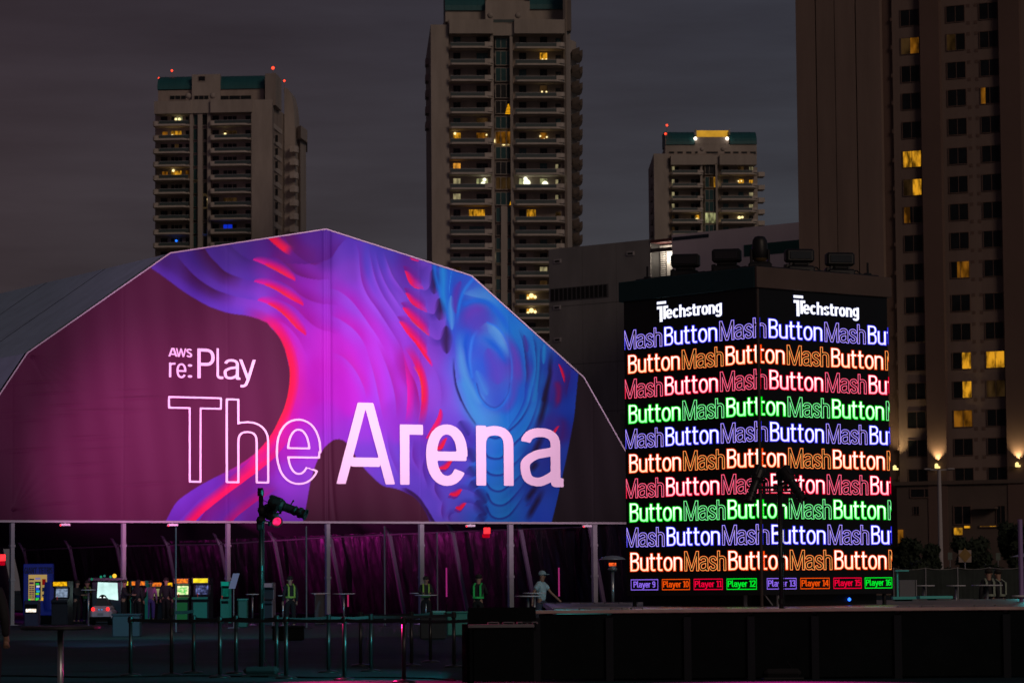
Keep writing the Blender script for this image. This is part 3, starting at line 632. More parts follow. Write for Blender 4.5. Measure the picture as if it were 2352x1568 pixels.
# small folds of the fabric: vertical seams at the posts, drag wrinkles in the lower left and at the ridge post
post_u = [TF.uz(p, 1300)[0] for p in (27, 283, 523, 752, 967, 1172, 1365)]
rs = np.random.RandomState(3)
Dp = np.zeros_like(U2)
for i_, pu_ in enumerate(post_u):
    Dp += -.035 * np.exp(-((U2 - pu_) / .05) ** 2) * (.22 if i_ != 3 else 1.2)
cu = post_u[3]
Dp += -.055 * np.exp(-((U2 - cu - .12 - .25 * np.exp(-(Z2 - ZB) / 1.5)) / .10) ** 2) + .035 * np.exp(-((U2 - cu + .10) / .08) ** 2)
for k in range(26):
    a_, b_ = rs.uniform(-2.5, 6), rs.uniform(ZB + .2, 10); ln_, h_ = rs.uniform(.5, 1.5), rs.uniform(.03, .07)
    Dp += -.034 * np.exp(-((U2 - a_) / ln_) ** 2) * np.exp(-((Z2 - b_ - (U2 - a_) * .06) / h_) ** 2)
for (ex_, ez_) in ((prof[1][0] + .15, prof[1][1] - .1), (post_u[0], ZB + .4)):
    for k in range(5):
        an = R(-4 - 13 * k) if ez_ > 8 else R(12 + 14 * k); dx_, dz_ = math.cos(an), math.sin(an)
        t_ = (U2 - ex_) * dx_ + (Z2 - ez_) * dz_; n_ = -(U2 - ex_) * dz_ + (Z2 - ez_) * dx_
        Dp += -.03 * np.exp(-(n_ / (.04 + .05 * np.abs(t_))) ** 2) * np.exp(-np.abs(t_) / 1.3) * (t_ > 0)
Dp += .02 * np.sin(U2 * 1.7 + .6 * np.sin(Z2 * .8)) + .012 * np.sin(U2 * 5.1 + Z2 * .7)
wx = TF.o.x + U2 * TF.u.x; wy = TF.o.y + U2 * TF.u.y; wz = Z2
den = wy * vF.y + (wz - EYE) * vF.z
PX = cx_ + F * (wx * vR.x + wy * vR.y + (wz - EYE) * vR.z) / den; PY = cy_ - F * (wx * vU.x + wy * vU.y + (wz - EYE) * vU.z) / den
rgb = _srgb2lin(paint_print(PX, PY)) / LW
rgb = np.clip(rgb, .004, .95)
me = bpy.data.meshes.new('front_banner')
vco = np.stack([U2, Dp, Z2], -1).reshape(-1, 3); idx = np.arange((NU + 1) * (NV + 1)).reshape(NU + 1, NV + 1)
quads = np.stack([idx[:-1,:-1], idx[1:,:-1], idx[1:,1:], idx[:-1,1:]], -1).reshape(-1, 4)
me.vertices.add(len(vco)); me.vertices.foreach_set('co', vco.ravel().astype(np.float32))
me.loops.add(quads.size); me.loops.foreach_set('vertex_index', quads.ravel().astype(np.int32))
me.polygons.add(len(quads)); me.polygons.foreach_set('loop_start', np.arange(0, quads.size, 4).astype(np.int32)); me.polygons.foreach_set('loop_total', np.full(len(quads), 4, np.int32))
me.update(calc_edges=True); me.polygons.foreach_set('use_smooth', [True] * len(quads))
ca = me.color_attributes.new('print', 'FLOAT_COLOR', 'POINT')
ca.data.foreach_set('color', np.concatenate([rgb.reshape(-1, 3), np.ones((len(vco), 1))], 1).ravel().astype(np.float32))
pm = mat('printed_fabric', (.5,.5,.5), .72, bump=.12, bscale=3.0, spec=.25)
at = N(pm.node_tree, 'ShaderNodeAttribute', attribute_name='print'); pm.node_tree.links.new(at.outputs['Color'], pm.node_tree.nodes['Principled BSDF'].inputs['Base Color'])
me.materials.append(pm); build('front_banner', me, None, tent)
alu = mat('aluminium', (.27,.27,.29), .5, .2, noise=.15, nscale=2)
roofm = mat('roof_fabric', (.33,.47,.57), .8, noise=.12, nscale=.8, bump=.2, bscale=1.5)
# roof panels, bay by bay, over the left slopes; seams left between them
LEN = 81.6; BAY = 6.8
prs = [(eL - .4, 3.2)] + PR[1:4]
for b in range(int(LEN / BAY)):
    for s_ in range(len(PR) - 1):
        (a0, z0), (a1, z1) = PR[s_], PR[s_ + 1]
        if s_ > 3 and b > 0: continue
        y0, y1 = b * BAY + (.30 if b == 0 else .06), (b + 1) * BAY - .06
        if s_ > 3: y1 = LEN
        sag = .015
        mb = MB(); n_ = 5
        for i in range(n_ + 1):
            for j in range(n_ + 1):
                p, q = i / n_, j / n_; dz = -sag * 4 * q * (1 - q) * (1 if 0 < p < 1 else 0) * .6
                mb.v.append((a0 + (a1 - a0) * p, y0 + (y1 - y0) * q, z0 + (z1 - z0) * p + dz + .02))
        mb.f = [(i*(n_+1)+j, (i+1)*(n_+1)+j, (i+1)*(n_+1)+j+1, i*(n_+1)+j+1) for i in range(n_) for j in range(n_)]; mb.m = [0] * len(mb.f)
        build('roof_panel', mb, roofm, tent, smooth=True)
# hem of the roof, seen as the thin lit edge
mb = MB()
for (a0, z0), (a1, z1) in zip(PR[:-1], PR[1:]): mb.tube((a0, -.05, z0 + .03), (a1, -.05, z1 + .03), .03, n=8)
build('edge_trim', mb, mat('hem', (.42,.40,.43), .5), tent)
build('lower_beam', MB().box(eL, eR, -.12, .06, ZB - .075, ZB + .01), mat('beam_metal', (.34,.32,.34), .5, .2), tent)
# front posts with their sleeves
for i, u_ in enumerate(post_u):
    r_ = (.075, .075, .075, .085, .10, .105, .105)[i]
    mb = MB().box(u_ - r_, u_ + r_, -.11, .07, 0, ZB - .1)
    for z_ in (ZB - 1.05, ZB * .42): mb.box(u_ - r_ - .025, u_ + r_ + .025, -.135, .09, z_, z_ + .10)
    mb.box(u_ - .2, u_ + .2, -.2, .16, 0, .02)
    build('post', mb, alu, tent)
# inner arches on the right-hand wall, at the columns where the photo shows their joints
SD = Fr(0, 1, 0); SD.o = TF.world(eR - .25, 0, 0); SD.yaw = R(120); SD.u = Vector((math.cos(R(120)), math.sin(R(120)), 0)); SD.n = Vector((-math.sin(R(120)), math.cos(R(120)), 0))
jp = [(1354,1208),(1195,1214),(1039,1220),(894,1227),(758,1233),(630,1241),(505,1249),(385,1251),(268,1254),(160,1258),(54,1263)]
jj = [SD.uz(*p) for p in jp]; EZ = jj[2][1]
print('JOINTS', [(round(a,1), round(b,2)) for a, b in jj])
arm = mat('arch_metal', (.17,.13,.18), .5, .2)
d_prev = None
for k, (d_, z_) in enumerate(jj):
    d_ = max(d_, .8)
    mb = MB(); x0 = eR - .25; zz = z_
    mb.add([(x0+.75,d_-.07,0),(x0+.93,d_-.07,0),(x0+.93,d_+.07,0),(x0+.75,d_+.07,0),(x0-.08,d_-.07,zz),(x0+.10,d_-.07,zz),(x0+.10,d_+.07,zz),(x0-.08,d_+.07,zz)],
           [(0,3,2,1),(4,5,6,7),(0,1,5,4),(1,2,6,5),(2,3,7,6),(3,0,4,7)])
    # gusset and rafter going up towards the roof
    mb.add([(x0-.35,d_-.03,zz+.45),(x0+.1,d_-.03,zz-.45),(x0+.1,d_+.03,zz-.45),(x0-.35,d_+.03,zz+.45),(x0+.12,d_-.03,zz+.1),(x0+.12,d_+.03,zz+.1)], [(0,1,4),(3,5,2),(0,3,2,1),(1,2,5,4),(0,4,5,3)])
    mb.tube((x0-.02, d_, zz), (q0 - .25, d_, qz0 - .4), .10, n=6)
    build('arch_leg', mb, arm, tent)
    if d_prev is not None: build('eave_purlin', MB().tube((x0, d_prev[0], d_prev[1]), (x0, d_, z_), .05, n=6), arm, tent)
    d_prev = (d_, z_)
# crinkled black plastic hung behind the arches
nu, nz_ = 380, 44; mb = MB(); D1 = jj[-1][0] + 3
r2 = np.random.RandomState(5)
waves = [(r2.uniform(.9, 18), r2.uniform(-2.5, 2.5), r2.uniform(0, 6.28), r2.uniform(.005, .03)) for _ in range(26)]
for i in range(nu + 1):
    for j in range(nz_ + 1):
        d_ = D1 * i / nu; q = j / nz_; zz = q * (EZ + .1)
        dx = sum(a_ * math.sin(f_ * d_ + g_ * zz + p_) for f_, g_, p_, a_ in waves) * (1 - .6 * q ** 3)
        mb.v.append((eR + .65 - .78 * q + .32 + dx, d_, zz))
mb.f = [(i*(nz_+1)+j, (i+1)*(nz_+1)+j, (i+1)*(nz_+1)+j+1, i*(nz_+1)+j+1) for i in range(nu) for j in range(nz_)]; mb.m = [0] * len(mb.f)
build('plastic_lining', mb, mat('black_plastic', (.010,.009,.011), .36, bump=1.0, bscale=3.2, spec=.7, stretch=(1,1,.45)), tent, smooth=True)
# back and left walls, dark lining under the roof
dk = mat('dark_lining', (.035,.02,.04), .8, spec=.2)
build('back_wall', MB().add([(eL, LEN, 0), (eR + 1, LEN, 0)] + [(a, LEN, z) for a, z in PR[::-1]], [tuple(range(2 + len(PR)))]), dk, tent)
build('side_wall', MB().box(eL - .1, eL, .3, LEN, 0, ZB + .4), dk, tent)
build('ceiling_lining', MB().add([(eL, .4, ZB+.3), (eL, 82, ZB+.3), (8, .4, 8.2), (8, 82, 8.2), (20, .4, 8.2), (20, 82, 8.2), (eR + .35, .4, EZ + .02), (eR + .35, 82, EZ + .02)], [(0,1,3,2), (2,3,5,4), (4,5,7,6)]), mat('ceiling_lining', (.06,.04,.06), .9), tent)
# ---------------------------------------------------------------- lettering on the banner
letter_w = mat('white_vinyl', (.82,.68,.80), .7, spec=.2); 
def tent_letter(ch, x0, x1, ybase, ytop, w, mode, capy=1.0, name='letter', res=.0125):
    """ch between pixel columns x0..x1; ybase / ytop: pixel rows of baseline and of height capy (em)"""
    xm = (x0 + x1) / 2
    a, zb = TF.uz(x0, ybase); b_, _ = TF.uz(x1, ybase); _, ztp = TF.uz(xm, ytop); _, zbm = TF.uz(xm, ybase)
    s = (ztp - zbm) / capy; _, W, _, _ = glyph(ch, w); sx = (b_ - a) / (W * s)
    mb = MB()
    if mode == 'fill':
        lp, _ = contours(ch, w, 0, None, round(sx, 3), res); fill(mb, lp, a, zbm, s, -.13, thick=.01)
    else:
        lp, _ = contours(ch, w, 0, None, round(sx, 3), res); li, _ = contours(ch, w, -.021, None, round(sx, 3), res)
        fill(mb, lp + li, a, zbm, s, -.13, thick=.01)
    build(name, mb, letter_w, tent)
tent_letter('T', 383, 507, 1108, 911, .145, 'line'); tent_letter('h', 515.5, 615.5, 1109.5, 916, .138, 'line'); tent_letter('e', 630.5, 735.5, 1111, 963.5, .135, 'line', XH)
tent_letter('A', 772.6, 901, 1111.5, 925, .112, 'fill'); tent_letter('R', 916, 969, 1113, 975.5, .112, 'fill', XH); tent_letter('e', 976, 1071, 1113.5, 976.5, .122, 'fill', XH)
tent_letter('n', 1091, 1176.5, 1115, 978, .115, 'fill', XH); tent_letter('a', 1192.5, 1291, 1117, 983, .112, 'fill', XH)
tent_letter('A', 384.5, 404, 819, 799, .15, 'fill'); tent_letter('W', 402, 424, 820, 800, .13, 'fill'); tent_letter('S', 425, 438.5, 821, 801, .16, 'fill')
tent_letter('r', 385.5, 400, 866.5, 833, .095, 'fill', XH); tent_letter('e', 402.5, 425, 868, 835, .095, 'fill', XH); tent_letter(':', 426, 441, 868, 836, .09, 'fill', XH)
tent_letter('P', 450.5, 490, 869, 801, .10, 'fill'); tent_letter('l', 494.5, 510, 870.5, 804, .088, 'fill'); tent_letter('a', 511, 549, 871.5, 825, .088, 'fill', XH); tent_letter('y', 547, 583.5, 873, 826, .09, 'fill', XH)
# floodlights on the banner, pink
pk = (1.0, .60, .88)
for x_, z_, e_ in ((-1.5, 9.0, .15), (4.5, 10.2, .34), (10.5, 11.0, .95), (16.5, 11.0, 1.05), (22.5, 10.2, .80), (27.5, 9.0, .36)):
    lamp('banner_flood', 'SPOT', (8.0 if x_ > 12 else -4.0, 66, 4.0), TF.world(x_, 0, z_), 132000 * e_, pk if x_ > 12 else (1.0, .47, .84), .25, R(15.5), .75)
lamp('banner_flood_left', 'SPOT', (-14.5, 103, 2.4), TF.world(6.2, 0, 6.6), 34000, (1.0, .28, .72), .2, R(29), 1.0)
# magenta light inside on the lining, blue light on the posts
lamp('lining_light', 'SPOT', SD.world(27, 6.5, 3.4), SD.world(23.5, 0, 3.8), 520, (1.0, .05, .62), .08, R(84), .8)
lamp('lining_light_far', 'SPOT', SD.world(40, 6.5, 3.4), SD.world(36, 0, 3.4), 700, (1.0, .03, .62), .08, R(90), .8)
lamp('lining_light_back', 'POINT', SD.world(60, 7, 3.0), (0,0,0), 150, (.85, .04, .60), .15)
lamp('inside_glow', 'POINT', TF.world(8, 16, 3.6), TF.world(8, 16, 0), 110, (.7, .08, .9), .3)
lamp('inside_blue', 'POINT', TF.world(1, 22, 3.4), TF.world(8, 16, 0), 260, (.05, .15, 1.0), .3)
lamp('post_blue', 'SPOT', (-10, 70, 1.6), TF.world(9, 0, 1.2), 9000, (.22, .60, 1.0), .2, R(30), .9)
# little wash lights under the beam
for i, (x_, lb) in enumerate(((145, 'small white wash light under the beam above the blue game booth'), (392, 'small white wash light under the beam right of the second tent post'), (1075, 'small white wash light under the beam below the letter n'), (1343, 'small white wash light under the beam nearest the screen tower'))):
    u_, z_ = TF.uz(x_, 1201); rt = empty('wash_light', TF.world(u_, -.2, ZB - .1), TF.yaw, lb, 'light', 'wash lights under the tent beam')
    build('housing', MB().rbox(-.2, .2, -.1, .1, -.11, -.015, .015), mat('wash_housing', (.75,.7,.75), .5), rt)
    build('clamp', MB().box(-.03, .03, -.03, .03, -.015, .03), alu, rt)
    build('indicator', MB().ball((-.21, -.06, -.09), .035), emis('indicator_red', (1, .03, .05), 2.2), rt)
# ---------------------------------------------------------------- the dark counter in front and the stage deck
DZ = 1.04
blk = mat('black_panel', (.006,.008,.009), .8, noise=.3, nscale=1.2, bump=.25, bscale=5, spec=.04)
blk2 = mat('black_post', (.014,.016,.021), .7, spec=.12)
dkm = mat('deck_top', (.34,.27,.26), .30, noise=.2, nscale=1.5, bump=.12, bscale=14, spec=1.0)
DF = Fr(1235, 46.6, R(0), py=1450)
CH = P(1500, 1399, 46.6).z      # height of the ledge
xr = P(2420, 1400, 46.6).x; x0 = P(1075, 1400, 46.6).x
counter = empty('service_counter', (P(1740,1399,46.6).x, 46.6, 0), 0, 'long low black panelled stage front with narrow lit ledge below the screen tower', 'stage')
cx0 = counter.location.x
posts_px = [1233, 1400, 1579, 1725, 1872, 2062, 2312]
xs = [P(p, 1470, 46.6).x - cx0 for p in posts_px]
edges = xs + [xr - cx0]
for a, b in zip(edges[:-1], edges[1:]):
    build('front_panel', MB().rbox(a + .035, b - .035, .02, .06, .03, CH - .06, .006), blk, counter)
for a in xs: build('post', MB().box(a - .055, a + .055, -.045, .075, 0, CH - .11), blk2, counter)
# ledge and deck behind
build('ledge', MB().rbox(xs[0] - .02, xr - cx0, -.03, .32, CH - .05, CH, .008), mat('ledge_top', (.55,.38,.35), .32, noise=.25, nscale=2, spec=1.0, bump=.1, bscale=14), counter)
build('deck', MB().box(xs[0] + .3, xr - cx0 + 3, .36, 21.5, CH - .10, CH - .012), dkm, counter)
build('skirt', MB().box(xs[0] + .3, xr - cx0 + 3, 21.4, 21.5, 0, CH - .101), blk, counter)
# lower counter at the left end with its own ledge, and the raised rail behind it
Yl = 45.6; LZ = P(1150, 1433, Yl).z
xa = P(1078, 1450, Yl).x; xb = P(1229, 1450, Yl).x
low = empty('serving_shelf', ((xa + xb) / 2, Yl, 0), 0, 'lower black counter section at the left end of the stage front', 'counter')
hw = (xb - xa) / 2
build('front_panel', MB().rbox(-hw + .06, hw - .02, .02, .06, .03, LZ - .05, .006), blk, low)
build('side_panel', MB().rbox(-hw, -hw + .04, .0, .8, .0, LZ - .05, .006), blk, low)
build('shelf_top', MB().rbox(-hw - .02, hw - .01, -.03, .30, LZ - .05, LZ, .008), mat('shelf_top', (.16,.16,.17), .45, noise=.2, nscale=3), low)
UZ = P(1150, 1394, 46.4).z
build('upper_board', MB().rbox(-hw - .03, hw + .02, .80, .86, LZ - .1, UZ, .006), blk, low)
build('drape', MB().prism([(-hw - .12, .78), (-hw, .9), (-hw + .05, .84), (-hw - .05, .7)], 0, LZ), blk, low)
# metal clips in pairs along the ledges
clipm = mat('clip_metal', (.45,.43,.42), .35, .8)
def clip(parent, x, y, z, w=.17):
    mb = MB(); mb.rbox(x - w/2, x + w/2, y - .035, y + .035, z + .018, z + .034, .006); mb.tube((x - w/2, y, z + .004), (x - w/2, y, z + .03), .012, n=6); mb.tube((x + w/2, y, z + .004), (x + w/2, y, z + .03), .012, n=6)
    build('clip', mb, clipm, parent)
for p in (1285, 1319, 1412, 1462, 2190, 2270, 2373): 
    pass
for px_ in (1285, 1343.5-0, 1415, 1462, 2075, 2129, 2249, 2297, 2396):
    q = P(px_, 1394, 46.75); clip(counter, q.x - cx0, .1, CH)
for px_ in (1133, 1168, 1200, 1281-70, 1222):
    q = P(px_, 1430, Yl + .1); clip(low, q.x - low.location.x, .1, LZ, .15)
for px_ in (1258, 1293, 1405, 1448, 1290+60, 2178+52, 2305, 2122, 2178):
    q = P(px_, 1381, 58.0); clip(counter, q.x - cx0, 11.4 + (0 if px_ < 1600 else .6), CH - .012 + .03, .26)
tag(counter); 
# ---------------------------------------------------------------- LED tower
TL = R(-49.7); TR = R(40.3); Yc = 52.0; DT = CH - .012
FL_ = Fr(1747, Yc, TL, py=1200); FRt = Fr(1747, Yc, TR, py=1200)
S = 3.26
uL0 = FL_.uz(1437, 1200)[0]; uR1 = FRt.uz(2047, 1200)[0]
print('LED faces', uL0, uR1)
S1, S2 = -uL0, uR1
led = froot('screen_tower', FRt, 'square black tower with two glowing screens of neon button mash lettering', 'screen tower')
# all tower parts are placed in the right face's frame: x along the right face, y along the left face going back
SZ0 = FRt.uz(1747, 1366)[1]; SZ1 = FRt.uz(1745, 661)[1]; CZ1 = FRt.uz(1745, 613)[1]
frame_m = mat('tower_black', (.010,.010,.011), .5, spec=.3)
build('core', MB().box(.06, S2 - .06, .06, S1 - .06, DT + .28, CZ1 - .1), frame_m, led)
cap_o = .06
for nm, mb_, m_ in (('cap_panel', MB().rbox(-cap_o, S2 + cap_o, -cap_o, -.0, SZ1, CZ1, .01), mat('cap_brown_lit', (.11,.075,.062), .7, noise=.12, nscale=2)),  # brown and teal caps: the sides' different lighting is put into their colours
                    ('cap_panel', MB().rbox(-cap_o, 0, .004, S1 + cap_o, SZ1, CZ1, .01), mat('cap_teal_lit', (.012,.05,.055), .7, noise=.12, nscale=2)),
                    ('cap_panel', MB().rbox(S2, S2 + cap_o, .004, S1 + cap_o, SZ1, CZ1, .01), mat('cap_brown_lit', (1,1,1))),
                    ('cap_panel', MB().rbox(.004, S2 - .004, S1, S1 + cap_o, SZ1, CZ1, .01), mat('cap_brown_lit', (1,1,1)))):
    build(nm, mb_, m_, led)
build('cap_roof', MB().box(0, S2, 0, S1, CZ1 - .08, CZ1 - .02), frame_m, led)
build('corner_post', MB().rbox(-.012, .032, -.012, .032, DT + .0, SZ1, .006), mat('corner_brown', (.06,.04,.034), .6), led)
for a, b in ((.45, .06), (.12, .5), (S2 - .1, .1), (.1, S1 - .1)):
    build('leg', MB().tube((a, b, DT), (a, b, DT + .3), .035, n=8), alu if a < .5 and b < .6 else frame_m, led)
build('brace', MB().tube((.05, .05, DT + .27), (.3, .05, DT + .02), .012, n=6), alu, led)
build('base_skirt', MB().box(.5, S2 - .08, .3, S1 - .1, DT + .01, DT + .28).box(.3, .5, .55, S1 - .1, DT + .01, DT + .28), frame_m, led)
build('status_light', MB().ball((2.4, .29, DT + .1), .03), emis('status_blue', (.02,.12,1), 4), led)
scr_m = mat('screen_black', (.008,.008,.009), .35, spec=.4)
cols = {'v': (lin(200,172,255), lin(60,60,255), (lin(245,240,255), lin(215,205,255))), 'o': (lin(255,172,92), lin(255,70,0), (lin(255,240,225), lin(255,205,160))),
        'r': (lin(255,120,155), lin(255,0,60), (lin(255,235,240), lin(255,160,180))), 'g': (lin(150,255,180), lin(0,235,30), (lin(230,255,235), lin(150,255,165)))}
for k_, (a_, b_, c_) in cols.items():
    emis('line_' + k_, a_, 1.05); emis('rim_' + k_, b_, 1.15); emis('halo_' + k_, tuple(x * .22 for x in b_), .7); vgrad('word_' + k_, [(0, c_[1]), (.6, c_[0]), (1, c_[0])], 1.35)
emis('badge_v', lin(150,110,255), .9); emis('badge_o', lin(255,85,10), .9); emis('badge_r', lin(255,0,60), .9); emis('badge_g', lin(0,255,50), .9); emis('logo_white', (1,1,1), 1.25); emis('logo_rim', lin(70,90,220), .5)
LWt, GAP, SPC = .108, .035, .05
def word_w(word, sx, w=LWt, spc=SPC): return sum(glyph(c, w)[1] * sx for c in word) + spc * (len(word) - 1)
def text(parent, word, x, z, s, sx, w, layers, umax, umin, spc=SPC, name='word'):
    """layers: (kind, level0, level1, material, y)"""
    parts = []
    for kind, lv0, lv1, mname, y in layers:
        mb = MB(); X = x
        for ch in word:
            W = glyph(ch, w)[1] * sx * s
            if X < umax - .012 and X + W > umin + .03:
                cl = None
                if X + W + .05 > umax or X - .05 < umin: cl = (round(max(-.2, (umin - X) / (s * sx)), 3), round(min(1.5, (umax - X) / (s * sx)), 3))
                lp = contours(ch, w, lv0, cl, round(sx, 3))[0]
                if kind == 'line': lp = lp + contours(ch, w, lv1, cl, round(sx, 3))[0]
                fill(mb, lp, X, z, s, y)
            X += W + spc * s
        if mb.v: parts.append((mb, mname))
    if not parts: return
    mb0, m0 = parts[0]
    o = build(name, mb0, _M[m0], parent)
    for mb, m_ in parts[1:]: o2 = build('glow_rim', mb, _M[m_], parent)
def face(fr, yaw_local, ulo, uhi, pxm, left):
    """screen of one face; built in that face's frame, parented to the tower"""
    scr = build('screen', MB().rbox(ulo, uhi, .0, .06, SZ0, SZ1 - .004, .004), scr_m, led)
    scr.rotation_euler = (0, 0, yaw_local)
    cap = None
    base_y = [774.8, 833.7, 892.6, 953.5, 1012.5, 1072, 1131.5, 1189.6, 1249, 1308]
    umn, umx = (ulo + .026, uhi - .012) if left else (ulo + .032, uhi - .002)
    zr = [FL_.uz(1736, y)[1] for y in base_y]
    s = FL_.uz(1736, 774.8 - 44.8)[1] - FL_.uz(1736, 774.8)[1]
    cyc = 'vorg'
    # period of the pattern from the photo
    if left: uM2, uB1 = fr.uz(1652.7, 760)[0], fr.uz(1526.2, 780)[0]; uBb, uMb, uBe = fr.uz(1443, 820)[0], fr.uz(1567.5, 820)[0], fr.uz(1667, 820)[0]
    else: uB1, uM2, uBn = fr.uz(1764.7, 760)[0], fr.uz(1893.5, 760)[0], fr.uz(1992, 760)[0]; uMb, uBb = fr.uz(1808, 820)[0], fr.uz(1908.5, 820)[0]
    if left: WB, WM = uMb - uBb, uBe - uMb
    else: WB, WM = uM2 - uB1, uBn - uM2
    print('face', left, 'WB', WB, 'WM', WM, 's', s)
    gap = .06
    if not left: WB2 = fr.uz(2033.7, 820)[0] - uBb; print('WB2', WB2); WB = (WB + WB2) / 2
    spc = .055
    sxB = ((WB - gap) / s - spc * 5) / sum(glyph(c, LWt)[1] for c in 'Button'); sxM = ((WM - gap) / s - spc * 3) / sum(glyph(c, LWt)[1] for c in 'Mash')
    sxB = round(sxB, 3); sxM = round(sxM, 3)
    for i, z in enumerate(zr):
        k = cyc[i % 4]
        if i % 2 == 0: x = (uB1 if True else 0); 
        else: x = uBb
        # Button at x, Mash at x+WB, repeating both ways
        x -= 2 * (WB + WM)
        while x < umx:
            text(scr, 'Button', x, z, s, sxB, LWt, [('fill', -.013, 0, 'word_' + k, -.006), ('line', .017, -.013, 'rim_' + k, -.005), ('line', .040, .017, 'halo_' + k, -.005)], umx, umn, spc)
            text(scr, 'Mash', x + WB, z, s, sxM, LWt, [('line', .013, -.011, 'line_' + k, -.006), ('line', .026, .013, 'rim_' + k, -.005)], umx, umn, spc)
            x += WB + WM
    # player badges
    bx_ = [(1449.5,1512),(1521,1585),(1594,1660.5),(1669.5,1738.5)] if left else [(1761,1829),(1838,1905),(1914,1978.5),(1986,2050)]
    zb0, zb1 = FL_.uz(1736, 1353)[1], FL_.uz(1736, 1327)[1]
    for j, (xa_, xb_) in enumerate(bx_):
        k = cyc[j]; a, b = fr.uz(xa_, 1340)[0], fr.uz(xb_, 1340)[0]; a = max(a, umn); b = min(b, umx); t = .013
        txt = 'Player ' + str((9 if left else 13) + j)
        mb = MB(); y = -.005
        for (p, q, r_, v) in ((a, b, zb0, zb0 + t), (a, b, zb1 - t, zb1), (a, a + t, zb0, zb1), (b - t, b, zb0, zb1)): mb.add([(p,y,r_),(q,y,r_),(q,y,v),(p,y,v)], [(0,1,2,3)])
        h = (zb1 - zb0) * .56; sp = .05; wn = sum(glyph(c, .135)[1] for c in txt) ; sxp = ((b - a - .055) / h - sp * (len(txt) - 1)) / wn
        if not left or j: pass
        else: sxp *= .86
        sxp = round(sxp, 3); X = (a + b) / 2 - (wn * sxp + sp * (len(txt) - 1)) * h / 2
        for ch in txt:
            if ch != ' ': fill(mb, contours(ch, .135, 0.004, None, sxp)[0], X, zb0 + (zb1 - zb0) * .25, h, -.006)
            X += (glyph(ch, .135)[1] * sxp + sp) * h
        build('player_badge', mb, _M['badge_' + k], scr)
    # logo: tall bar over a doubled T, then heavy rounded letters
    xa_, xb_ = (1509.5, 1658.5) if left else (1822.5, 1972)
    a, b = fr.uz(xa_, 710)[0], fr.uz(xb_, 710)[0]; pm_ = (xa_ + xb_) / 2
    zb = fr.uz(pm_, 726 if left else 724)[1]; s2 = (fr.uz(pm_, 700)[1] - fr.uz(pm_, 721)[1]) / XH
    word = 'echstrong'; wt = .155; T_w = .14 * (b - a)
    sxl = round(((b - a - T_w) / s2 - .035 * 8) / sum(glyph(c, wt)[1] for c in word), 3)
    for lv, m_, y in ((.0, 'logo_white', -.006), (.022, 'logo_rim', -.005)):
        mb = MB(); X = a + T_w
        for ch in word:
            fill(mb, contours(ch, wt, lv, None, sxl)[0], X, zb, s2, y)
            X += (glyph(ch, wt)[1] * sxl + .035) * s2
        g_ = lv * s2; H = s2
        for (p, q, r_, v) in ((a - .0, a + T_w * 1.03, zb + H * 1.22, zb + H * 1.42), (a, a + T_w * .62, zb + H * .82, zb + H * 1.04), (a + T_w * .30, a + T_w * .62, zb - H * .22, zb + H * .9),
                              (a + T_w * .72, a + T_w * 1.25, zb + H * .84, zb + H * 1.04), (a + T_w * .72, a + T_w * .98, zb - H * .02, zb + H * .9)):
            mb.add([(p-g_,y,r_-g_),(q+g_,y,r_-g_),(q+g_,y,v+g_),(p-g_,y,v+g_)], [(0,1,2,3)])
        build('logo', mb, _M[m_], scr)
    return scr
sr = face(FRt, 0.0, .022, S2 - .006, 0, False)
sl = face(FL_, TL - TR, -S1 + .012, -.016, 0, True)
# coloured spill of the screens on the deck in front of them
# ---------------------------------------------------------------- fixtures on top of the tower
fx = mat('fixture_black', (.014,.014,.015), .45, spec=.4); lens = mat('lens_dark', (.006,.006,.008), .15, spec=.8)
def top_at(px_, fr_, back=.28):
    u_, _ = fr_.uz(px_, 630, back); return fr_.world(u_, back, CZ1 - .02)
def bar_head(px_, fr_, tilt, label):
    c = top_at(px_, fr_); k = 1.0
    rt = empty('bar_moving_light', c, (-.24 if fr_ is FL_ else .22) + tilt * .4, label, 'stage light', 'bar shaped moving lights on top of the tower')
    build('base', MB().rbox(-.24, .24, -.15, .15, 0, .13, .03).rbox(-.14, .14, -.11, .11, .12, .19, .03).rbox(-.26, -.18, -.08, .08, .0, .16, .015), fx, rt)
    build('yoke', MB().box(-.17, -.13, -.05, .05, .08, .24).box(.13, .17, -.05, .05, .08, .24).rbox(-.2, .2, -.06, .06, .08, .13, .01), fx, rt)
    hd = build('head', MB().rbox(-.25, .25, -.10, .10, .19, .42, .035), fx, rt)
    build('lens_strip', MB().rbox(-.19, .19, -.112, -.098, .245, .37, .005), lens, hd)
    build('cable', MB().path([(.2, .05, .1), (.32, .06, .12), (.42, .05, .03), (.5, .04, .02)], .012), fx, rt)
sc_ = 52 / F
bar_head(1575, FL_, R(8), 'bar shaped moving light nearest the left end of the tower top')
bar_head(1670, FL_, R(4), 'bar shaped moving light between left end and central moving head on the tower')
bar_head(1836, FRt, R(-4), 'bar shaped moving light just right of the central moving head on the tower')
bar_head(1929, FRt, R(-8), 'bar shaped moving light nearest the right end of the tower top')
c = top_at(1746, FRt, .32); rt = empty('moving_head_light', c, R(-4), 'tall upright black moving head light on the corner of the tower', 'stage light')
build('base', MB().rbox(-.2, .2, -.17, .17, 0, .13, .03), fx, rt)
build('yoke', MB().rbox(-.17, -.12, -.07, .07, .12, .36, .015).rbox(.12, .17, -.07, .07, .12, .36, .015).rbox(-.17, .17, -.06, .06, .12, .16, .01), fx, rt)
hd = build('head', MB().lathe([(.09,.17),(.12,.22),(.135,.34),(.13,.45),(.12,.52),(.085,.575),(.05,.585)], n=18), fx, rt, smooth=True)
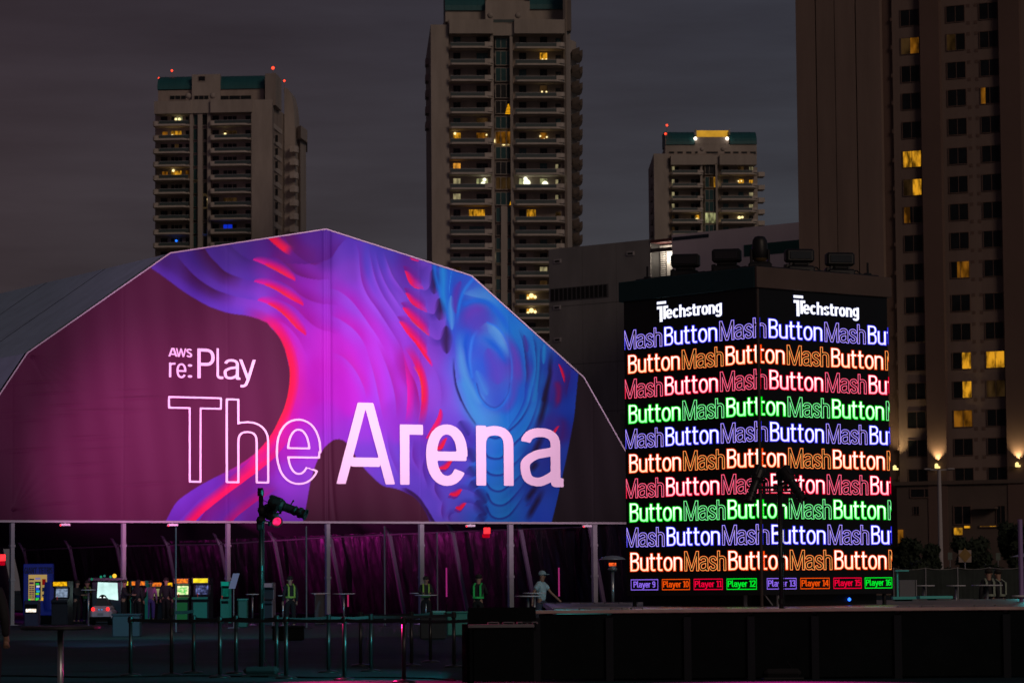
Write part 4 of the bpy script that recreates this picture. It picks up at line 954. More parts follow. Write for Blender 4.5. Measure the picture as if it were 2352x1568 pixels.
build('rear_vent', MB().lathe([(.095,.16),(.118,.19),(.128,.21)], n=18), mat('brass_vent', (.25,.17,.08), .4, .6), hd)
for px_, fr_, lb in ((1487, FL_, 'thin upright black antenna at the left end of the tower top'), (1993, FRt, 'thin upright black antenna at the right end of the tower top')):
    c = top_at(px_, fr_, .15); rt = empty('antenna', c, fr_.yaw, lb, 'antenna')
    build('mast', MB().rbox(-.018, .018, -.012, .012, .08, .27, .004), fx, rt); build('clamp', MB().rbox(-.06, .06, -.04, .04, 0, .09, .01).tube((-.09,0,.03),(.12,0,.05),.015), fx, rt)
for fr_, a_, b_, lb in ((FL_, 1462, 1738, 'black pipe lying along the left top edge of the tower'), (FRt, 1745, 2016, 'black pipe lying along the right top edge of the tower')):
    p0, p1 = top_at(a_, fr_, .1), top_at(b_, fr_, .1); up = Vector((0, 0, .035))
    o = MB().tube(p0 + up - Vector(p0), p1 + up - Vector(p0), .026, n=8)
    for t in (.02, .3, .6, .9): q = (p1 - p0) * t; o.tube(q, q + up, .02, n=6)
    tag(build('truss_pipe', o, fx, loc=p0), lb, 'pipe')
# rail pipe along the ridge
# ---------------------------------------------------------------- far buildings
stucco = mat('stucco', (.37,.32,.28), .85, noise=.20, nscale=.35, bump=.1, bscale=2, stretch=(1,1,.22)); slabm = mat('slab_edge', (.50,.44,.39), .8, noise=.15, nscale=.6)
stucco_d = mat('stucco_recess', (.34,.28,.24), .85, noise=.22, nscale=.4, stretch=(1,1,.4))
tealm = mat('teal_roof', (.015,.11,.12), .55, noise=.1, nscale=.3)
glass_d = mat('dark_glass', (.010,.012,.014), .45, spec=.25, noise=.5, nscale=.8)
glass_t = mat('teal_glass', (.012,.060,.058), .25, spec=.6, noise=.3, nscale=.5)
railm = mat('rail_glass', (.05,.075,.075), .4, spec=.5)
litA = emis('lit_amber', lin(255,178,40), .72, .88, 2.2); litB = emis('lit_warm_dim', lin(190,120,30), .45, .9, 1.1); litP = emis('lit_pale', lin(205,190,140), .55, .8, 1.4)
litG = emis('lit_greenish', lin(215,215,150), .75, .9, .9); litDim = emis('lit_very_dim', lin(110,80,45), .25, .8, .8); litW = emis('lit_point', lin(255,230,160), 1.6); litO = emis('lit_orange', lin(255,170,60), .8, .6, 1.6); litBl = emis('lit_blue', lin(20,60,255), .5)
redL = emis('beacon_red', (1,.05,.02), 3.0)
class BF(Fr):
    def X(s, px, py=700, d=0.0): return s.uz(px, py, d)[0]
    def Z(s, px, py, d=0.0): return s.uz(px, py, d)[1]
    def bx(s, mb, p0, p1, y0, y1, d0, d1, mi=0):
        ym = (y0 + y1) / 2; pm_ = (p0 + p1) / 2
        x0, x1 = s.X(p0, ym, d0), s.X(p1, ym, d0); z1, z0 = s.Z(pm_, y0, d0), s.Z(pm_, y1, d0)
        return mb.box(x0, x1, d0, d1, z0, z1, mi)
def window(bf, root, p0, p1, y0, y1, d, pane, mull=1, trim=None):
    """frame (recess) with its glass; built as one frame part with a pane sub-part"""
    ym = (y0 + y1) / 2; x0, x1 = bf.X(p0, ym, d), bf.X(p1, ym, d); z1, z0 = bf.Z((p0+p1)/2, y0, d), bf.Z((p0+p1)/2, y1, d)
    t = min(.12, (x1 - x0) * .06)
    mb = MB().box(x0, x1, d - .06, d, z1 - t, z1).box(x0, x1, d - .06, d, z0, z0 + t).box(x0, x0 + t, d - .06, d, z0 + t, z1 - t).box(x1 - t, x1, d - .06, d, z0 + t, z1 - t)
    for k in range(mull):
        xm = x0 + (x1 - x0) * (k + 1) / (mull + 1); mb.box(xm - t * .4, xm + t * .4, d - .05, d, z0 + t, z1 - t)
    f = build('window', mb, trim or stucco_d, root)
    if isinstance(pane, (list, tuple)):
        n = len(pane)
        for k, m_ in enumerate(pane):
            a = x0 + t + (x1 - x0 - 2 * t) * k / n; b = x0 + t + (x1 - x0 - 2 * t) * (k + 1) / n
            build('pane', MB().box(a + .01, b - .01, d - .03, d - .01, z0 + t, z1 - t), m_, f)
    else: build('pane', MB().box(x0 + t, x1 - t, d - .03, d - .01, z0 + t, z1 - t), pane, f)
    return f
_sl = {}
def balcony(bf, root, p0, p1, ys, lip0, lip1, d_out, d_in, rail=13, solid=None, hgt=14):
    """slab from p0 to p1 whose underside is at row ys; glass rail lip0..lip1; solid rounded end"""
    x0, x1 = bf.X(p0, ys), bf.X(p1, ys); z = bf.Z((p0 + p1) / 2, ys); s = bf.o.y / F
    r = min(1.6, (x1 - x0) * .15)
    poly = [(x0, d_in), (x0, d_out + r * .3), (x0 + r * .3, d_out), (x1 - r, d_out), (x1 - r * .3, d_out + r * .35), (x1, d_out + r), (x1, d_in)]
    b = build('balcony', MB().prism(poly, z, z + 4.2 * s), slabm, root)
    xa, xb = bf.X(lip0, ys), bf.X(lip1, ys); zt = z + rail * s
    mb = MB().box(xa, xb, d_out + .12, d_out + .16, z + 4.2 * s, zt - .09)
    build('railing', mb, railm, b); build('handrail', MB().box(xa, xb, d_out + .10, d_out + .18, zt - .09, zt), alu, b)
    if solid:
        a, c = bf.X(solid[0], ys), bf.X(solid[1], ys); rr = (c - a) * .45
        if solid[2]: pl = [(a, d_in), (a, d_out), (c - rr, d_out), (c - rr*.3, d_out + rr*.3), (c, d_out + rr), (c, d_in)]
        else: pl = [(a, d_in), (a, d_out + rr), (a + rr*.3, d_out + rr*.3), (a + rr, d_out), (c, d_out), (c, d_in)]
        build('parapet_end', MB().prism(pl, z + 4.2 * s, z + hgt * s), slabm, b)
    return b
def wall(bf, root, p0, p1, y0, y1, d0, d1, m, name='wall', zfloor=False):
    mb = MB(); ym = (y0 + y1) / 2; x0, x1 = bf.X(p0, ym, d0), bf.X(p1, ym, d0); z1 = bf.Z((p0+p1)/2, y0, d0); z0 = 0 if zfloor else bf.Z((p0+p1)/2, y1, d0)
    sh = (d1 - d0) * (x0 + bf.o.x) / bf.o.y * 1.1 if x0 + bf.o.x > 0 else 0; sh2 = (d1 - d0) * (x1 + bf.o.x) / bf.o.y * 1.1 if x1 + bf.o.x < 0 else 0
    mb.prism([(x0, d0), (x1, d0), (x1 + sh2, d1), (x0 + sh, d1)], z0, z1); return build(name, mb, m, root)
def beacon(bf, root, px, py, d=0, r=.75):
    x, z = bf.uz(px, py, d); b = build('beacon_mast', MB().tube((x, d, z - 2.8), (x, d, z - r * .8), .07), stucco_d, root); build('beacon', MB().ball((x, d, z), r * .8, n=8), redL, b)
def barrel_roof(bf, root, p0, p1, y0, y1, d0, flip=False):
    """quarter-round metal roof: leans back as it rises, with standing seams"""
    x0, x1 = bf.X(p0, y1, d0), bf.X(p1, y1, d0); z0, z1 = bf.Z(p0, y1, d0), bf.Z(p0, y0, d0); h = z1 - z0
    mb = MB(); n = 7; pr_ = [(d0 + h * 1.3 * (1 - math.cos(t)), z0 + h * math.sin(t)) for t in (math.pi/2*i/n for i in range(n+1))]
    pr2 = pr_ + [(d0 + h * 2.6, z0 + h), (d0 + h * 2.6, z0)]
    m = len(pr2); mb.add([(x0, y, z) for y, z in pr2] + [(x1, y, z) for y, z in pr2], [tuple(range(m)), tuple(range(m, 2*m))[::-1]] + [(i, m+i, m+(i+1)%m, (i+1)%m) for i in range(m)])
    ns = max(4, int((x1 - x0) / 1.2))
    for k in range(ns + 1):
        x = x0 + (x1 - x0) * k / ns
        for i in range(n): mb.tube((x, pr_[i][0] - .03, pr_[i][1]), (x, pr_[i+1][0] - .03, pr_[i+1][1]), .06, n=4, caps=False)
    build('roof', mb, tealm, root)
# ======== central tower
B1 = BF(1165, 600, R(3.0), py=1000); s1 = 600 / F
T1 = froot('condo_tower', B1, 'tallest cream condominium tower, rising out of the top of the picture above the banner', 'tower', 'cream condominium towers with teal roofs')
sl = [113,151.5,189,227,263,297,333,367,402,437,472.5,511,542,574,605,636,667.5,701,732.6,765,798,830,862,894,926]
body = [(B1.X(993,300), 0), (B1.X(1131,300), 0), (B1.X(1131,300), .1), (B1.X(1313,300), .1), (B1.X(1333,300,40), 34), (B1.X(1325,300,50), 46), (B1.X(1010,300,46), 46), (B1.X(993,300), 12)]
rec = 2.2
# shell: left plain wall, back core
wall(B1, T1, 993, 1034, 57, 1300, 0, 40, stucco, zfloor=True)
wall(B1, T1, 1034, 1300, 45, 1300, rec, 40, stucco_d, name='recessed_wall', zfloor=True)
build('side_wall', MB().prism([(B1.X(1297.5,400), .9), (B1.X(1303,400), .4), (B1.X(1313,400,3), 3.0), (B1.X(1313,400,20), 20), (B1.X(1297.5,400,20), 20)], 0, B1.Z(1306, -40)), stucco, T1)
build('side_wall', MB().prism([(B1.X(1311,400,15), 15), (B1.X(1326,400,18), 18), (B1.X(1329,400,40), 40), (B1.X(1305,400,40), 44)], 0, B1.Z(1325, 60)), stucco, T1)
wall(B1, T1, 1131, 1138, 62, 1300, -.4, rec, stucco, 'pilaster', True); wall(B1, T1, 1175.5, 1182, 62, 1300, -.4, rec, stucco, 'pilaster', True)
for p0, p1 in ((1032, 1133), (1181, 1297)):
    wall(B1, T1, p0, p1, 45 if p0 > 1100 else 45, 77, -1.4, rec + 1, stucco, 'parapet')
wall(B1, T1, 1131, 1182, 55, 82, -.6, rec, stucco, 'parapet')
wall(B1, T1, 1115, 1217, 3, 52, 4, 20, stucco, 'penthouse'); wall(B1, T1, 1023, 1115, 25, 50, 6, 24, stucco, 'penthouse'); wall(B1, T1, 1217, 1299, 22, 50, 6, 24, stucco, 'penthouse')
barrel_roof(B1, T1, 1023, 1113, -30, 24, 5.5); barrel_roof(B1, T1, 1217, 1298, -30, 21, 5.5)
wall(B1, T1, 1116, 1216, -60, 3.2, 9, 22, stucco_d, 'penthouse')
build('fin', MB().prism([(B1.X(1299,20), 1), (B1.X(1312,20), 0), (B1.X(1314,20), 12), (B1.X(1300,20), 14)], B1.Z(1305, 70), B1.Z(1305, -60)), stucco, T1)
for x_ in (1125.5, 1189):
    a, z = B1.uz(x_, 38); build('ball_finial', MB().ball((a, -.8, z), 7 * s1, n=14), stucco, T1, smooth=True)
for x0_, x1_ in ((1036,1048),(1058,1075),(1085,1102),(1200,1220),(1229,1246),(1255,1272)): window(B1, T1, x0_, x1_, 46, 51, 3.9, glass_d, 0)
for x0_, x1_ in ((1133,1181),): build('terrace_rail', B1.bx(MB(), x0_, x1_, 45, 52, -.4, -.3), railm, T1)
litL = {(1,'R2'):litA, (3,'R2'):litDim, (6,'L1'):litA, (6,'L2'):litB, (6,'R2'):litB, (8,'L1'):litO, (9,'L1'):litP, (9,'L2'):litG, (9,'R1'):litG, (9,'R2'):litG, (9,'R3'):litP, (10,'L1'):litP, (10,'R3'):litP,
        (11,'L2'):litA, (11,'R2'):litA, (8,'R3'):litP, (11,'R3'):litDim, (15,'R2'):litP, (16,'R2'):litDim, (17,'R2'):litA, (18,'R2'):litA, (5,'L2'):litDim, (15,'L1'):litDim}
for k, ys in enumerate(sl):
    prev = sl[k-1] if k else 77; top = prev + 6
    old = k < 11
    z0 = ys - 5
    wins = [('L1',1040,1059),('L2',1093,1122) if old else ('L2',1076,1115)] + [('R1',1191,1210),('R2',1239,1258) if k != 11 and k < 17 else ('R2',1208,1232),('R3',1275,1289)]
    for nm, a, b in wins:
        m = litL.get((k, nm), glass_d if (k * 7 + a) % 5 else glass_t)
        yt = ys - 31 + (6 if nm == 'R3' else 0)
        window(B1, T1, a, b, max(yt, top + 1), z0, rec - .02, ([m, m] if m not in (litA, litG) else [m, m]) if nm != 'R3' else [m, glass_d] if m is litP else m, 0)
    balcony(B1, T1, 1032.5, 1132, ys, 1034, 1113, -1.5, rec, 13, (1113,1132,1)); balcony(B1, T1, 1181.5, 1297, ys + 1, 1183, 1277, -1.5, rec, 13, (1277,1296.5,1))
    # centre glazing
    if k < 11:
        m = {6: litB, 9: litDim, 4: glass_d, 3: glass_d, 8: glass_d}.get(k, glass_t)
        window(B1, T1, 1137.5, 1175.5, top + (4 if k == 0 else -2), ys - 1, .8, [m, m, m], 2, stucco)
    else:
        window(B1, T1, 1139, 1151, top - 2, ys - 1, .8, glass_t if k % 3 else glass_d, 0); window(B1, T1, 1165, 1176, top - 2, ys - 1, .8, glass_t if k % 2 else glass_d, 0)
        wall(B1, T1, 1151, 1165, top - 6, ys, .2, rec, stucco, 'mid_pier')
    # side balconies going back
    for q_, (pa, dd) in enumerate(((1314, 12), (1321, 15))):
        x, z = B1.uz(pa, ys + (10 if q_ else 4) + 14 * (1 - ys / 900.), dd)
        b = build('side_balcony', MB().prism([(x, dd), (x + 1.25, dd - 3.5), (x + 1.5, dd + 2), (x + 1.3, dd + 5.5), (x, dd + 5)], z, z + 1.25), slabm, T1)
    x, z = B1.uz(992.5, ys + 4); build('left_balcony', MB().box(x - .9, x, 16, 20, z, z + 1.3), stucco_d, T1) if k < 5 else None
# lamps and trees behind the panes
def dots(bf, root, lst, d=-.02, m=None, r=.17):
    for px, py, *rr in lst:
        x, z = bf.uz(px, py, d); q = rr[0] if rr else r
        build('room_lamp', MB().ball((x, d, z), q, n=8), m or litW, root)
dots(B1, T1, [(1246,137),(1254.5,137),(1246,148,.25),(1252,148.5,.3),(1245,211),(1255,211.5),(1241,313),(1256,315),(1250,320),(1249,322,.28),(1138,324,.35),(1157,331,.3),(1168,329,.3),(1157,306),(1045,307,.25),(1117.5,310),(1094,288)], rec - .25)
dots(B1, T1, [(1207,411,.4),(1210,420,.7),(1252,423,.6),(1110,423,.5),(1113,413,.35),(1173,391),(1176,391),(1144,589,.38),(1148,649,.35)], rec - .25, emis('lit_cool', lin(255,255,220), 1.5))
for y_ in (678, 712): dots(B1, T1, [(1220.5, y_ + 1, .45), (1229, y_ + 4, .3), (1213,y_+6,.25)], rec - .25)
def tree_lit(bf, root, px, y0, y1, d):
    x, z0 = bf.uz(px, y1, d); z1 = bf.uz(px, y0, d)[1]; mb = MB(); n = 7
    for i in range(n):
        t = i / n; w_ = (1 - t) * (z1 - z0) * .28 + .05; z = z0 + (z1 - z0) * t; mb.box(x - w_, x + w_, d - .03, d, z, z + (z1 - z0) / n * .55)
    build('christmas_tree', mb, emis('tree_lights', lin(255,175,20), 1.1), root)
tree_lit(B1, T1, 1168, 238, 262, .7); tree_lit(B1, T1, 1174, 460, 471, .7)
# ======== left tower
B2 = BF(520, 690, R(-4.0), py=900); s2_ = 690 / F
T2 = froot('condo_tower', B2, 'cream condominium tower left of the picture centre with five red roof beacons', 'tower', 'cream condominium towers with teal roofs')
sl2 = [291,324,354,384,415.5,447,478,507.5,539.5,570,601,632,663]
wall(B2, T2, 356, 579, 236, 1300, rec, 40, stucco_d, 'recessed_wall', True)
wall(B2, T2, 578, 627, 229, 1300, -.6, 36, stucco, zfloor=True)
wall(B2, T2, 354, 437, 232, 261, -1.6, rec, stucco, 'parapet'); wall(B2, T2, 437, 483, 229, 260, -.8, rec, stucco, 'parapet'); wall(B2, T2, 483, 579, 229, 258, -1.6, rec, stucco, 'parapet')
for a, b in ((436, 443.5), (454.5, 465), (476.5, 484)): wall(B2, T2, a, b, 255, 1300, -.4, rec, stucco, 'pilaster', True)
wall(B2, T2, 363, 606, 206, 240, 5, 24, stucco_d, 'penthouse'); wall(B2, T2, 441, 506, 171, 232, 3.5, 26, stucco, 'penthouse')
for a, b in ((389, 428), (445, 480), (500, 578)): window(B2, T2, a, b, 219, 230, 4.9 if a != 445 else 3.4, [glass_d] * 3, 2)
barrel_roof(B2, T2, 361.5, 441, 171, 206, 4.6); barrel_roof(B2, T2, 502, 606, 169, 205, 4.6)
window(B2, T2, 455, 472, 175, 187, 3.4, glass_d, 0)
build('fin', MB().prism([(B2.X(606,300), 2), (B2.X(632,300), 1), (B2.X(632,300), 10), (B2.X(606,300), 10)], B2.Z(620, 240), B2.Z(620, 166)), stucco, T2)
# the wing seen at the side, with its curved fin
build('side_wall', MB().prism([(B2.X(627,400), 0), (B2.X(631,400,6), 6), (B2.X(659,400,20), 20), (B2.X(659,400,40), 44), (B2.X(627,400,30), 40)], 0, B2.Z(640, 236)), stucco_d, T2)
fin = [(656,560),(656,205),(653,202),(662,205),(668,218),(673,236),(676,262),(677,300),(677,560)]
pts = [B2.uz(x, y, 16) for x, y in [(653,1300),(653,201),(660,203),(668,216),(673,236),(676,262),(677.5,300),(677.5,1300)]]
mb = MB(); n = len(pts); mb.add([(x, 16, max(0,z)) for x, z in pts] + [(x, 24, max(0,z)) for x, z in pts], [tuple(range(n)), tuple(range(n, 2*n))[::-1]] + [(i, n+i, n+(i+1)%n, (i+1)%n) for i in range(n)])
build('curved_fin', mb, stucco, T2)
build('side_tower', MB().prism([(B2.X(681,400,22), 22), (B2.X(690,400,20), 20), (B2.X(703,400,26), 26), (B2.X(703,400,40), 40), (B2.X(678,400,40), 40)], 0, B2.Z(690, 300, 22)), stucco, T2)
build('wing_parapet', MB().prism([(B2.X(677,300,20), 20), (B2.X(691,300,16), 16), (B2.X(706,300,24), 24), (B2.X(706,300,40), 40), (B2.X(677,300,40), 40)], B2.Z(690, 322, 20), B2.Z(690, 294, 20)), stucco, T2)
for a, b in ((434, 222), (490, 222)):
    x, z = B2.uz(a, b); build('ball_finial', MB().ball((x, -1.0, z), 7 * s2_, n=14), stucco, T2, smooth=True)
lit2 = {(0,'L'):litG, (1,'L'):litA, (2,'L'):litDim, (4,'L'):litA, (1,'R'):litDim, (6,'R'):litDim}
for k, ys in enumerate(sl2):
    dr = -4
    m = lit2.get((k,'L'), glass_d)
    if k in (1, 4): window(B2, T2, 372, 386, ys - 22, ys - 8, rec - .02, litB, 0); window(B2, T2, 392, 418, ys - 24, ys - 7, rec - .02, [m, m, m], 2)
    else: window(B2, T2, 368, 386, ys - 24, ys - 6, rec - .02, glass_d, 0); window(B2, T2, 392, 420, ys - 24, ys - 6, rec - .02, [glass_d, m, m if k != 2 else glass_d], 2)
    window(B2, T2, 426, 435, ys - 24, ys - 6, rec - .02, glass_d if k != 4 else litB, 0)
    m = lit2.get((k,'R'), glass_d)
    if k == 7: m = glass_d
    window(B2, T2, 487, 504, ys - 26, ys - 6, rec - .02, glass_d, 0); window(B2, T2, 512, 545, ys - 25, ys - 6, rec - .02, [m, m, m] if k != 8 else [litBl, litBl, glass_d], 2); window(B2, T2, 563, 577, ys - 26, ys - 6, rec - .02, glass_d, 0)
    balcony(B2, T2, 353.5, 436, ys, 368, 436, -1.6, rec, 12, (353.5, 366, 0), 11); balcony(B2, T2, 483, 578, ys - 1.5, 495, 578, -1.6, rec, 12, (483, 495, 0), 11)
    if k == 0: window(B2, T2, 444.5, 477, ys - 28, ys - 2, .8, [glass_t, glass_d], 1, stucco)
    else: window(B2, T2, 444, 454, ys - 28, ys - 2, .8, glass_t, 0, stucco); window(B2, T2, 466, 475.5, ys - 28, ys - 2, .8, glass_d, 0, stucco)
    x, z = B2.uz(638, ys + 4 + k * 1.0, 8)
    build('side_balcony', MB().prism([(B2.X(626.5,ys,4), 3), (B2.X(630,ys,4), 2), (B2.X(645,ys+12,12), 14), (B2.X(641,ys,16), 18)], z - .6, z + .5), slabm, T2)
    if 0 < k: 
        x, z = B2.uz(669.5, ys + 22, 15); build('side_balcony', MB().prism([(x - 0.2, 16), (x - .2, 13.5), (x + .9, 13.2), (x + 1.5, 14.5), (x + 1.5, 16)], z - .5, z + .9), slabm, T2)
        window(B2, T2, 631.5, 639, ys - 14, ys + 3, 4, glass_d, 0)
for p in ((365.5,180,8),(395,162.5,10),(627,156.5,6),(605.5,177,8),(653,186,18)): beacon(B2, T2, *p, r=.30 if p[0] != 627 else .42)
dots(B2, T2, [(399,250-0,.01),(404,274,.28),(412,274,.3),(396,312,.3),(402,315,.35),(403,414,.32),(398,392,.3),(517,308,.28),(473,458,.32),(471,470,.25),(450,405,.22)], rec - .3)
dots(B2, T2, [(467,533.5),(405,553)], rec - .4, emis('blue_point', lin(30,110,255), 2.0), .26)
# ======== right, smaller tower
B3 = BF(1635, 760, R(3.0), py=900); s3 = 760 / F
T3 = froot('condo_tower', B3, 'shortest cream condominium tower behind the stage lights with a yellow lit rooftop panel', 'tower', 'cream condominium towers with teal roofs')
sl3 = [402,432,461,488,514,541,569]
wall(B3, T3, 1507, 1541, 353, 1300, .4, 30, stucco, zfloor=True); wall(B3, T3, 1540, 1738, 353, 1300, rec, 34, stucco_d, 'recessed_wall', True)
wall(B3, T3, 1738, 1746, 384, 1300, 5, 30, stucco, 'side_wall', True)
wall(B3, T3, 1528, 1738, 331, 357, 4, 26, stucco, 'penthouse'); wall(B3, T3, 1597, 1674, 314.8, 332, 4, 26, stucco, 'penthouse')
barrel_roof(B3, T3, 1530, 1596, 298, 332, 3.6); barrel_roof(B3, T3, 1677, 1738, 298, 331, 3.6)
wall(B3, T3, 1597, 1600, 297, 316, 5, 8, stucco, 'fin'); wall(B3, T3, 1674, 1677, 297, 316, 5, 8, stucco, 'fin')
build('lit_rooftop_panel', B3.bx(MB(), 1600, 1637, 300, 314.5, 9, 10), emis('roof_panel_lit', lin(225,165,50), .8, .25, .3), T3); build('lit_rooftop_panel', B3.bx(MB(), 1637.3, 1674, 300, 314.5, 9, 10), _M['roof_panel_lit'], T3)
for a in (1600.8, 1674): x, z = B3.uz(a, 314); build('rooftop_floodlight', MB().ball((x, 3.4, z), .42, n=10), emis('roof_flood', (1,.85,.7), 3), T3)
for a, b in ((1541,1615),(1653,1738)): wall(B3, T3, a, b, 356, 378.5, -1.2, rec, stucco, 'parapet')
wall(B3, T3, 1614, 1653.5, 357, 378, -.3, rec, stucco, 'parapet')
for a, b in ((1614,1619),(1649,1653.5)): wall(B3, T3, a, b, 375, 1300, -.3, rec, stucco, 'pilaster', True)
for a, b in ((1536,1549),(1555,1569),(1575,1589),(1596,1603),(1621,1650),(1663,1679),(1683,1697),(1702,1717),(1722,1737)): window(B3, T3, a, b, 347.5, 355, 3.9, glass_d, 0)
for a in (1611, 1659): x, z = B3.uz(a, 344); build('ball_finial', MB().ball((x, -.8, z), 5 * s3, n=12), stucco, T3, smooth=True)
lit3 = {(0,'r'):litP,(1,'r'):litA,(2,'r'):litP,(3,'r'):litP,(1,'m'):litA,(4,'m'):litDim,(4,'l'):litA,(0,'m'):litDim}
for k, ys in enumerate(sl3):
    window(B3, T3, 1543, 1549.5, ys - 20, ys - 5, rec - .02, litP if k < 4 else litDim, 0); window(B3, T3, 1550, 1559, ys - 21, ys - 4, rec - .02, glass_d, 0)
    window(B3, T3, 1586, 1607, ys - 21, ys - 4, rec - .02, [glass_d if k != 4 else glass_d, lit3.get((k,'l'), glass_d if k % 2 else glass_t)], 1)
    window(B3, T3, 1660, 1674, ys - 21, ys - 4, rec - .02, glass_t if k % 2 else glass_d, 0); window(B3, T3, 1695, 1709, ys - 21, ys - 4, rec - .02, lit3.get((k,'m'), glass_t), 0)
    window(B3, T3, 1720, 1730.5, ys - 19, ys - 5, rec - .02, [lit3.get((k,'r'), glass_d)] * 2, 1)
    balcony(B3, T3, 1541, 1615, ys, 1543, 1600, -1.3, rec, 10, (1601,1615,1), 10); balcony(B3, T3, 1653, 1739, ys, 1655, 1725, -1.3, rec, 10, (1726,1739,1), 10)
    m = {0: glass_d, 4: litG}.get(k, glass_t); window(B3, T3, 1619, 1649, ys - 26, ys - 1, .6, [m, m, m] if k != 1 else [m, litDim, litA], 2, stucco)
    x, z = B3.uz(1742, ys + 3, 8); build('side_balcony', MB().box(x, x + 1.6, 8, 12, z, z + 1.1), slabm, T3)
    x, z = B3.uz(1506, ys, 8); build('side_balcony', MB().box(x - 1.0, x, 8, 12, z, z + 1.1), stucco_d, T3)
beacon(B3, T3, 1532, 288, 3, .34); beacon(B3, T3, 1528.5, 307.5, 3, .34)
dots(B3, T3, [(1696,416),(1703,416),(1645,421.5,.45),(1698,500,.4),(1705,499,.3),(1601,505,.45),(1662,509,.45)], rec - .3)
# ======== hotel on the right
HB = BF(2088, 335, R(-25), py=1000)
hst = mat('hotel_stucco', (.215,.150,.125), .85, noise=.22, nscale=.3, bump=.1, bscale=2, stretch=(1,1,.12)); hpil = mat('hotel_pilaster', (.145,.088,.072), .85, noise=.1, nscale=.15); hbase = mat('hotel_base', (.12,.085,.07), .85, noise=.15, nscale=.3)
HT = froot('hotel_tower', HB, 'dark brown hotel tower filling the right side with a grid of windows', 'hotel')
zT = HB.Z(2088, -90)
def hwall(p0, p1, d0, d1, m, name='wall', z0=0, z1=None, py=600):
    x0, x1 = HB.X(p0, py, d0), HB.X(p1, py, d0); return build(name, MB().prism([(x0, d0), (x1, d0), (x1, d1), (x0, d1)], z0, z1 or zT), m, HT)
hwall(1836, 1880, .0, 30, hst); hwall(1880, 1883, .35, 30, hpil, 'groove'); hwall(1883, 1924, .0, 30, hst); hwall(1924, 1926, .15, 30, hst, 'groove'); hwall(1926, 1972, 0, 30, hst); hwall(1972, 1975, .35, 30, hpil, 'groove'); hwall(1975, 2030, 0, 30, hst)
hwall(2030, 2058, .8, 30, hpil, 'recess'); hwall(2058, 2122, .4, 30, hst); hwall(2122, 2166, -.4, 30, hpil, 'pilaster'); hwall(2166, 2304, .4, 30, hst); hwall(2304, 2352, -.4, 30, hpil, 'pilaster'); hwall(2352, 2460, .4, 30, hst)  # recess strip: shading on the wall put in as a darker colour
fl0 = HB.Z(2088, 1097.5 - 20); floors = []
rows = [21,85.5,150,213,279,346,411,474,539,605,681,747,813,879,945,1010,1077]
zr = [HB.Z(2088 + (10 if r_ > 500 else 0), r_ + 19) for r_ in rows]; dz = (zr[0] - zr[-1]) / (len(zr) - 1)
lh = {(1,0):[litDim, litB], (5,0):[litA, litA], (6,0):[litDim, litA], (7,0):[litB, glass_d, glass_d], (1,1):[litDim, glass_d], (3,2):[litB, glass_d, glass_d, glass_d], (9,1):[glass_d, litB, litB], (12,1):[glass_d, litA], (12,2):[litA, litA], (13,1):[glass_d, litA], (13,2):[litDim, litDim], (14,1):[litB, litB]}
wcol = [(2067, 2112), (2172, 2216), (2248, 2292)]
hx = []
for a, b in ((2082, 2126), (2188, 2232.5), (2264.5, 2309)): hx.append((HB.X(a, 850, .4), HB.X(b, 850, .4)))
for i in range(len(zr)):
    zc = zr[i]
    for j, (x0, x1) in enumerate(hx):
        h = .93; t = .07; pane = lh.get((i, j), [glass_d, glass_d])
        mb = MB().box(x0, x1, .30, .42, zc + h - t, zc + h).box(x0, x1, .30, .42, zc - h, zc - h + t).box(x0, x0 + t, .30, .42, zc - h + t, zc + h - t).box(x1 - t, x1, .30, .42, zc - h + t, zc + h - t).box((x0+x1)/2 - .03, (x0+x1)/2 + .03, .33, .40, zc - h + t, zc + h - t)
        f = build('window', mb, hpil, HT); n = len(pane)
        for k, m_ in enumerate(pane):
            a = x0 + t + (x1 - x0 - 2*t) * k / n; b = x0 + t + (x1 - x0 - 2*t) * (k+1) / n
            build('pane', MB().box(a + .01, b - .01, .355, .385, zc - h + t, zc + h - t), m_, f)
    for xx in ((hx[1][1] + hx[2][0]) / 2 - .42, (hx[1][1] + hx[2][0]) / 2 + .42):
        for zz in (zc + .78, zc - 1.1): build('vent', MB().box(xx - .18, xx + .18, .36, .41, zz - .18, zz + .18), hpil, HT)
    build('vent', MB().box(HB.X(2058, 800, .4), HB.X(2062, 800, .4), .36, .41, zc - .2, zc + .2), hpil, HT)
# podium floor
zP = HB.Z(2120, 1105)
hwall(2050, 2352, -.6, .6, hbase, 'cornice', zP - .4, zP, 1100); hwall(2060, 2460, -.3, .5, hbase, 'podium_wall', 0, zP - .4, 1150)
for a, b, c, d, m_ in ((2090,2158,1120,1143,glass_d),(2190,2232,1160,1205,glass_d),(2288,2310,1160,1205,glass_d),(2098,2112,1162,1182,glass_d)):
    window(HB, HT, a, b, c, d, -.35, [m_, m_], 1, hpil)
for a, b, c, d in ((2190,2212,1210,1229),(2214,2230,1206,1213),(2249,2290,1205,1211),(2328,2336,1226,1240),(2062,2076,1215,1250)):
    window(HB, HT, a, b, c, d, -.4, litA if b < 2300 and a > 2100 else litB, 0, hpil)
build('awning', HB.bx(MB(), 2234, 2285, 1163, 1168, -1.6, -.3), hbase, HT)
for px_, py_ in ((2151, 1068), (2336, 1065), (2055, 1072)):
    x, z = HB.uz(px_, py_, -1.0)
    build('uplight', MB().ball((x, -1.0, z), .2, n=10).box(x - .2, x + .2, -1, -.4, z - .3, z - .1), emis('uplight_lens', lin(255,225,140), 1.5), HT)
    lamp('uplight_beam', 'SPOT', HB.world(x, -.74, z + .28), HB.world(x, -.50, z + 7), 1100, (1, .74, .34), .08, R(88), .9)
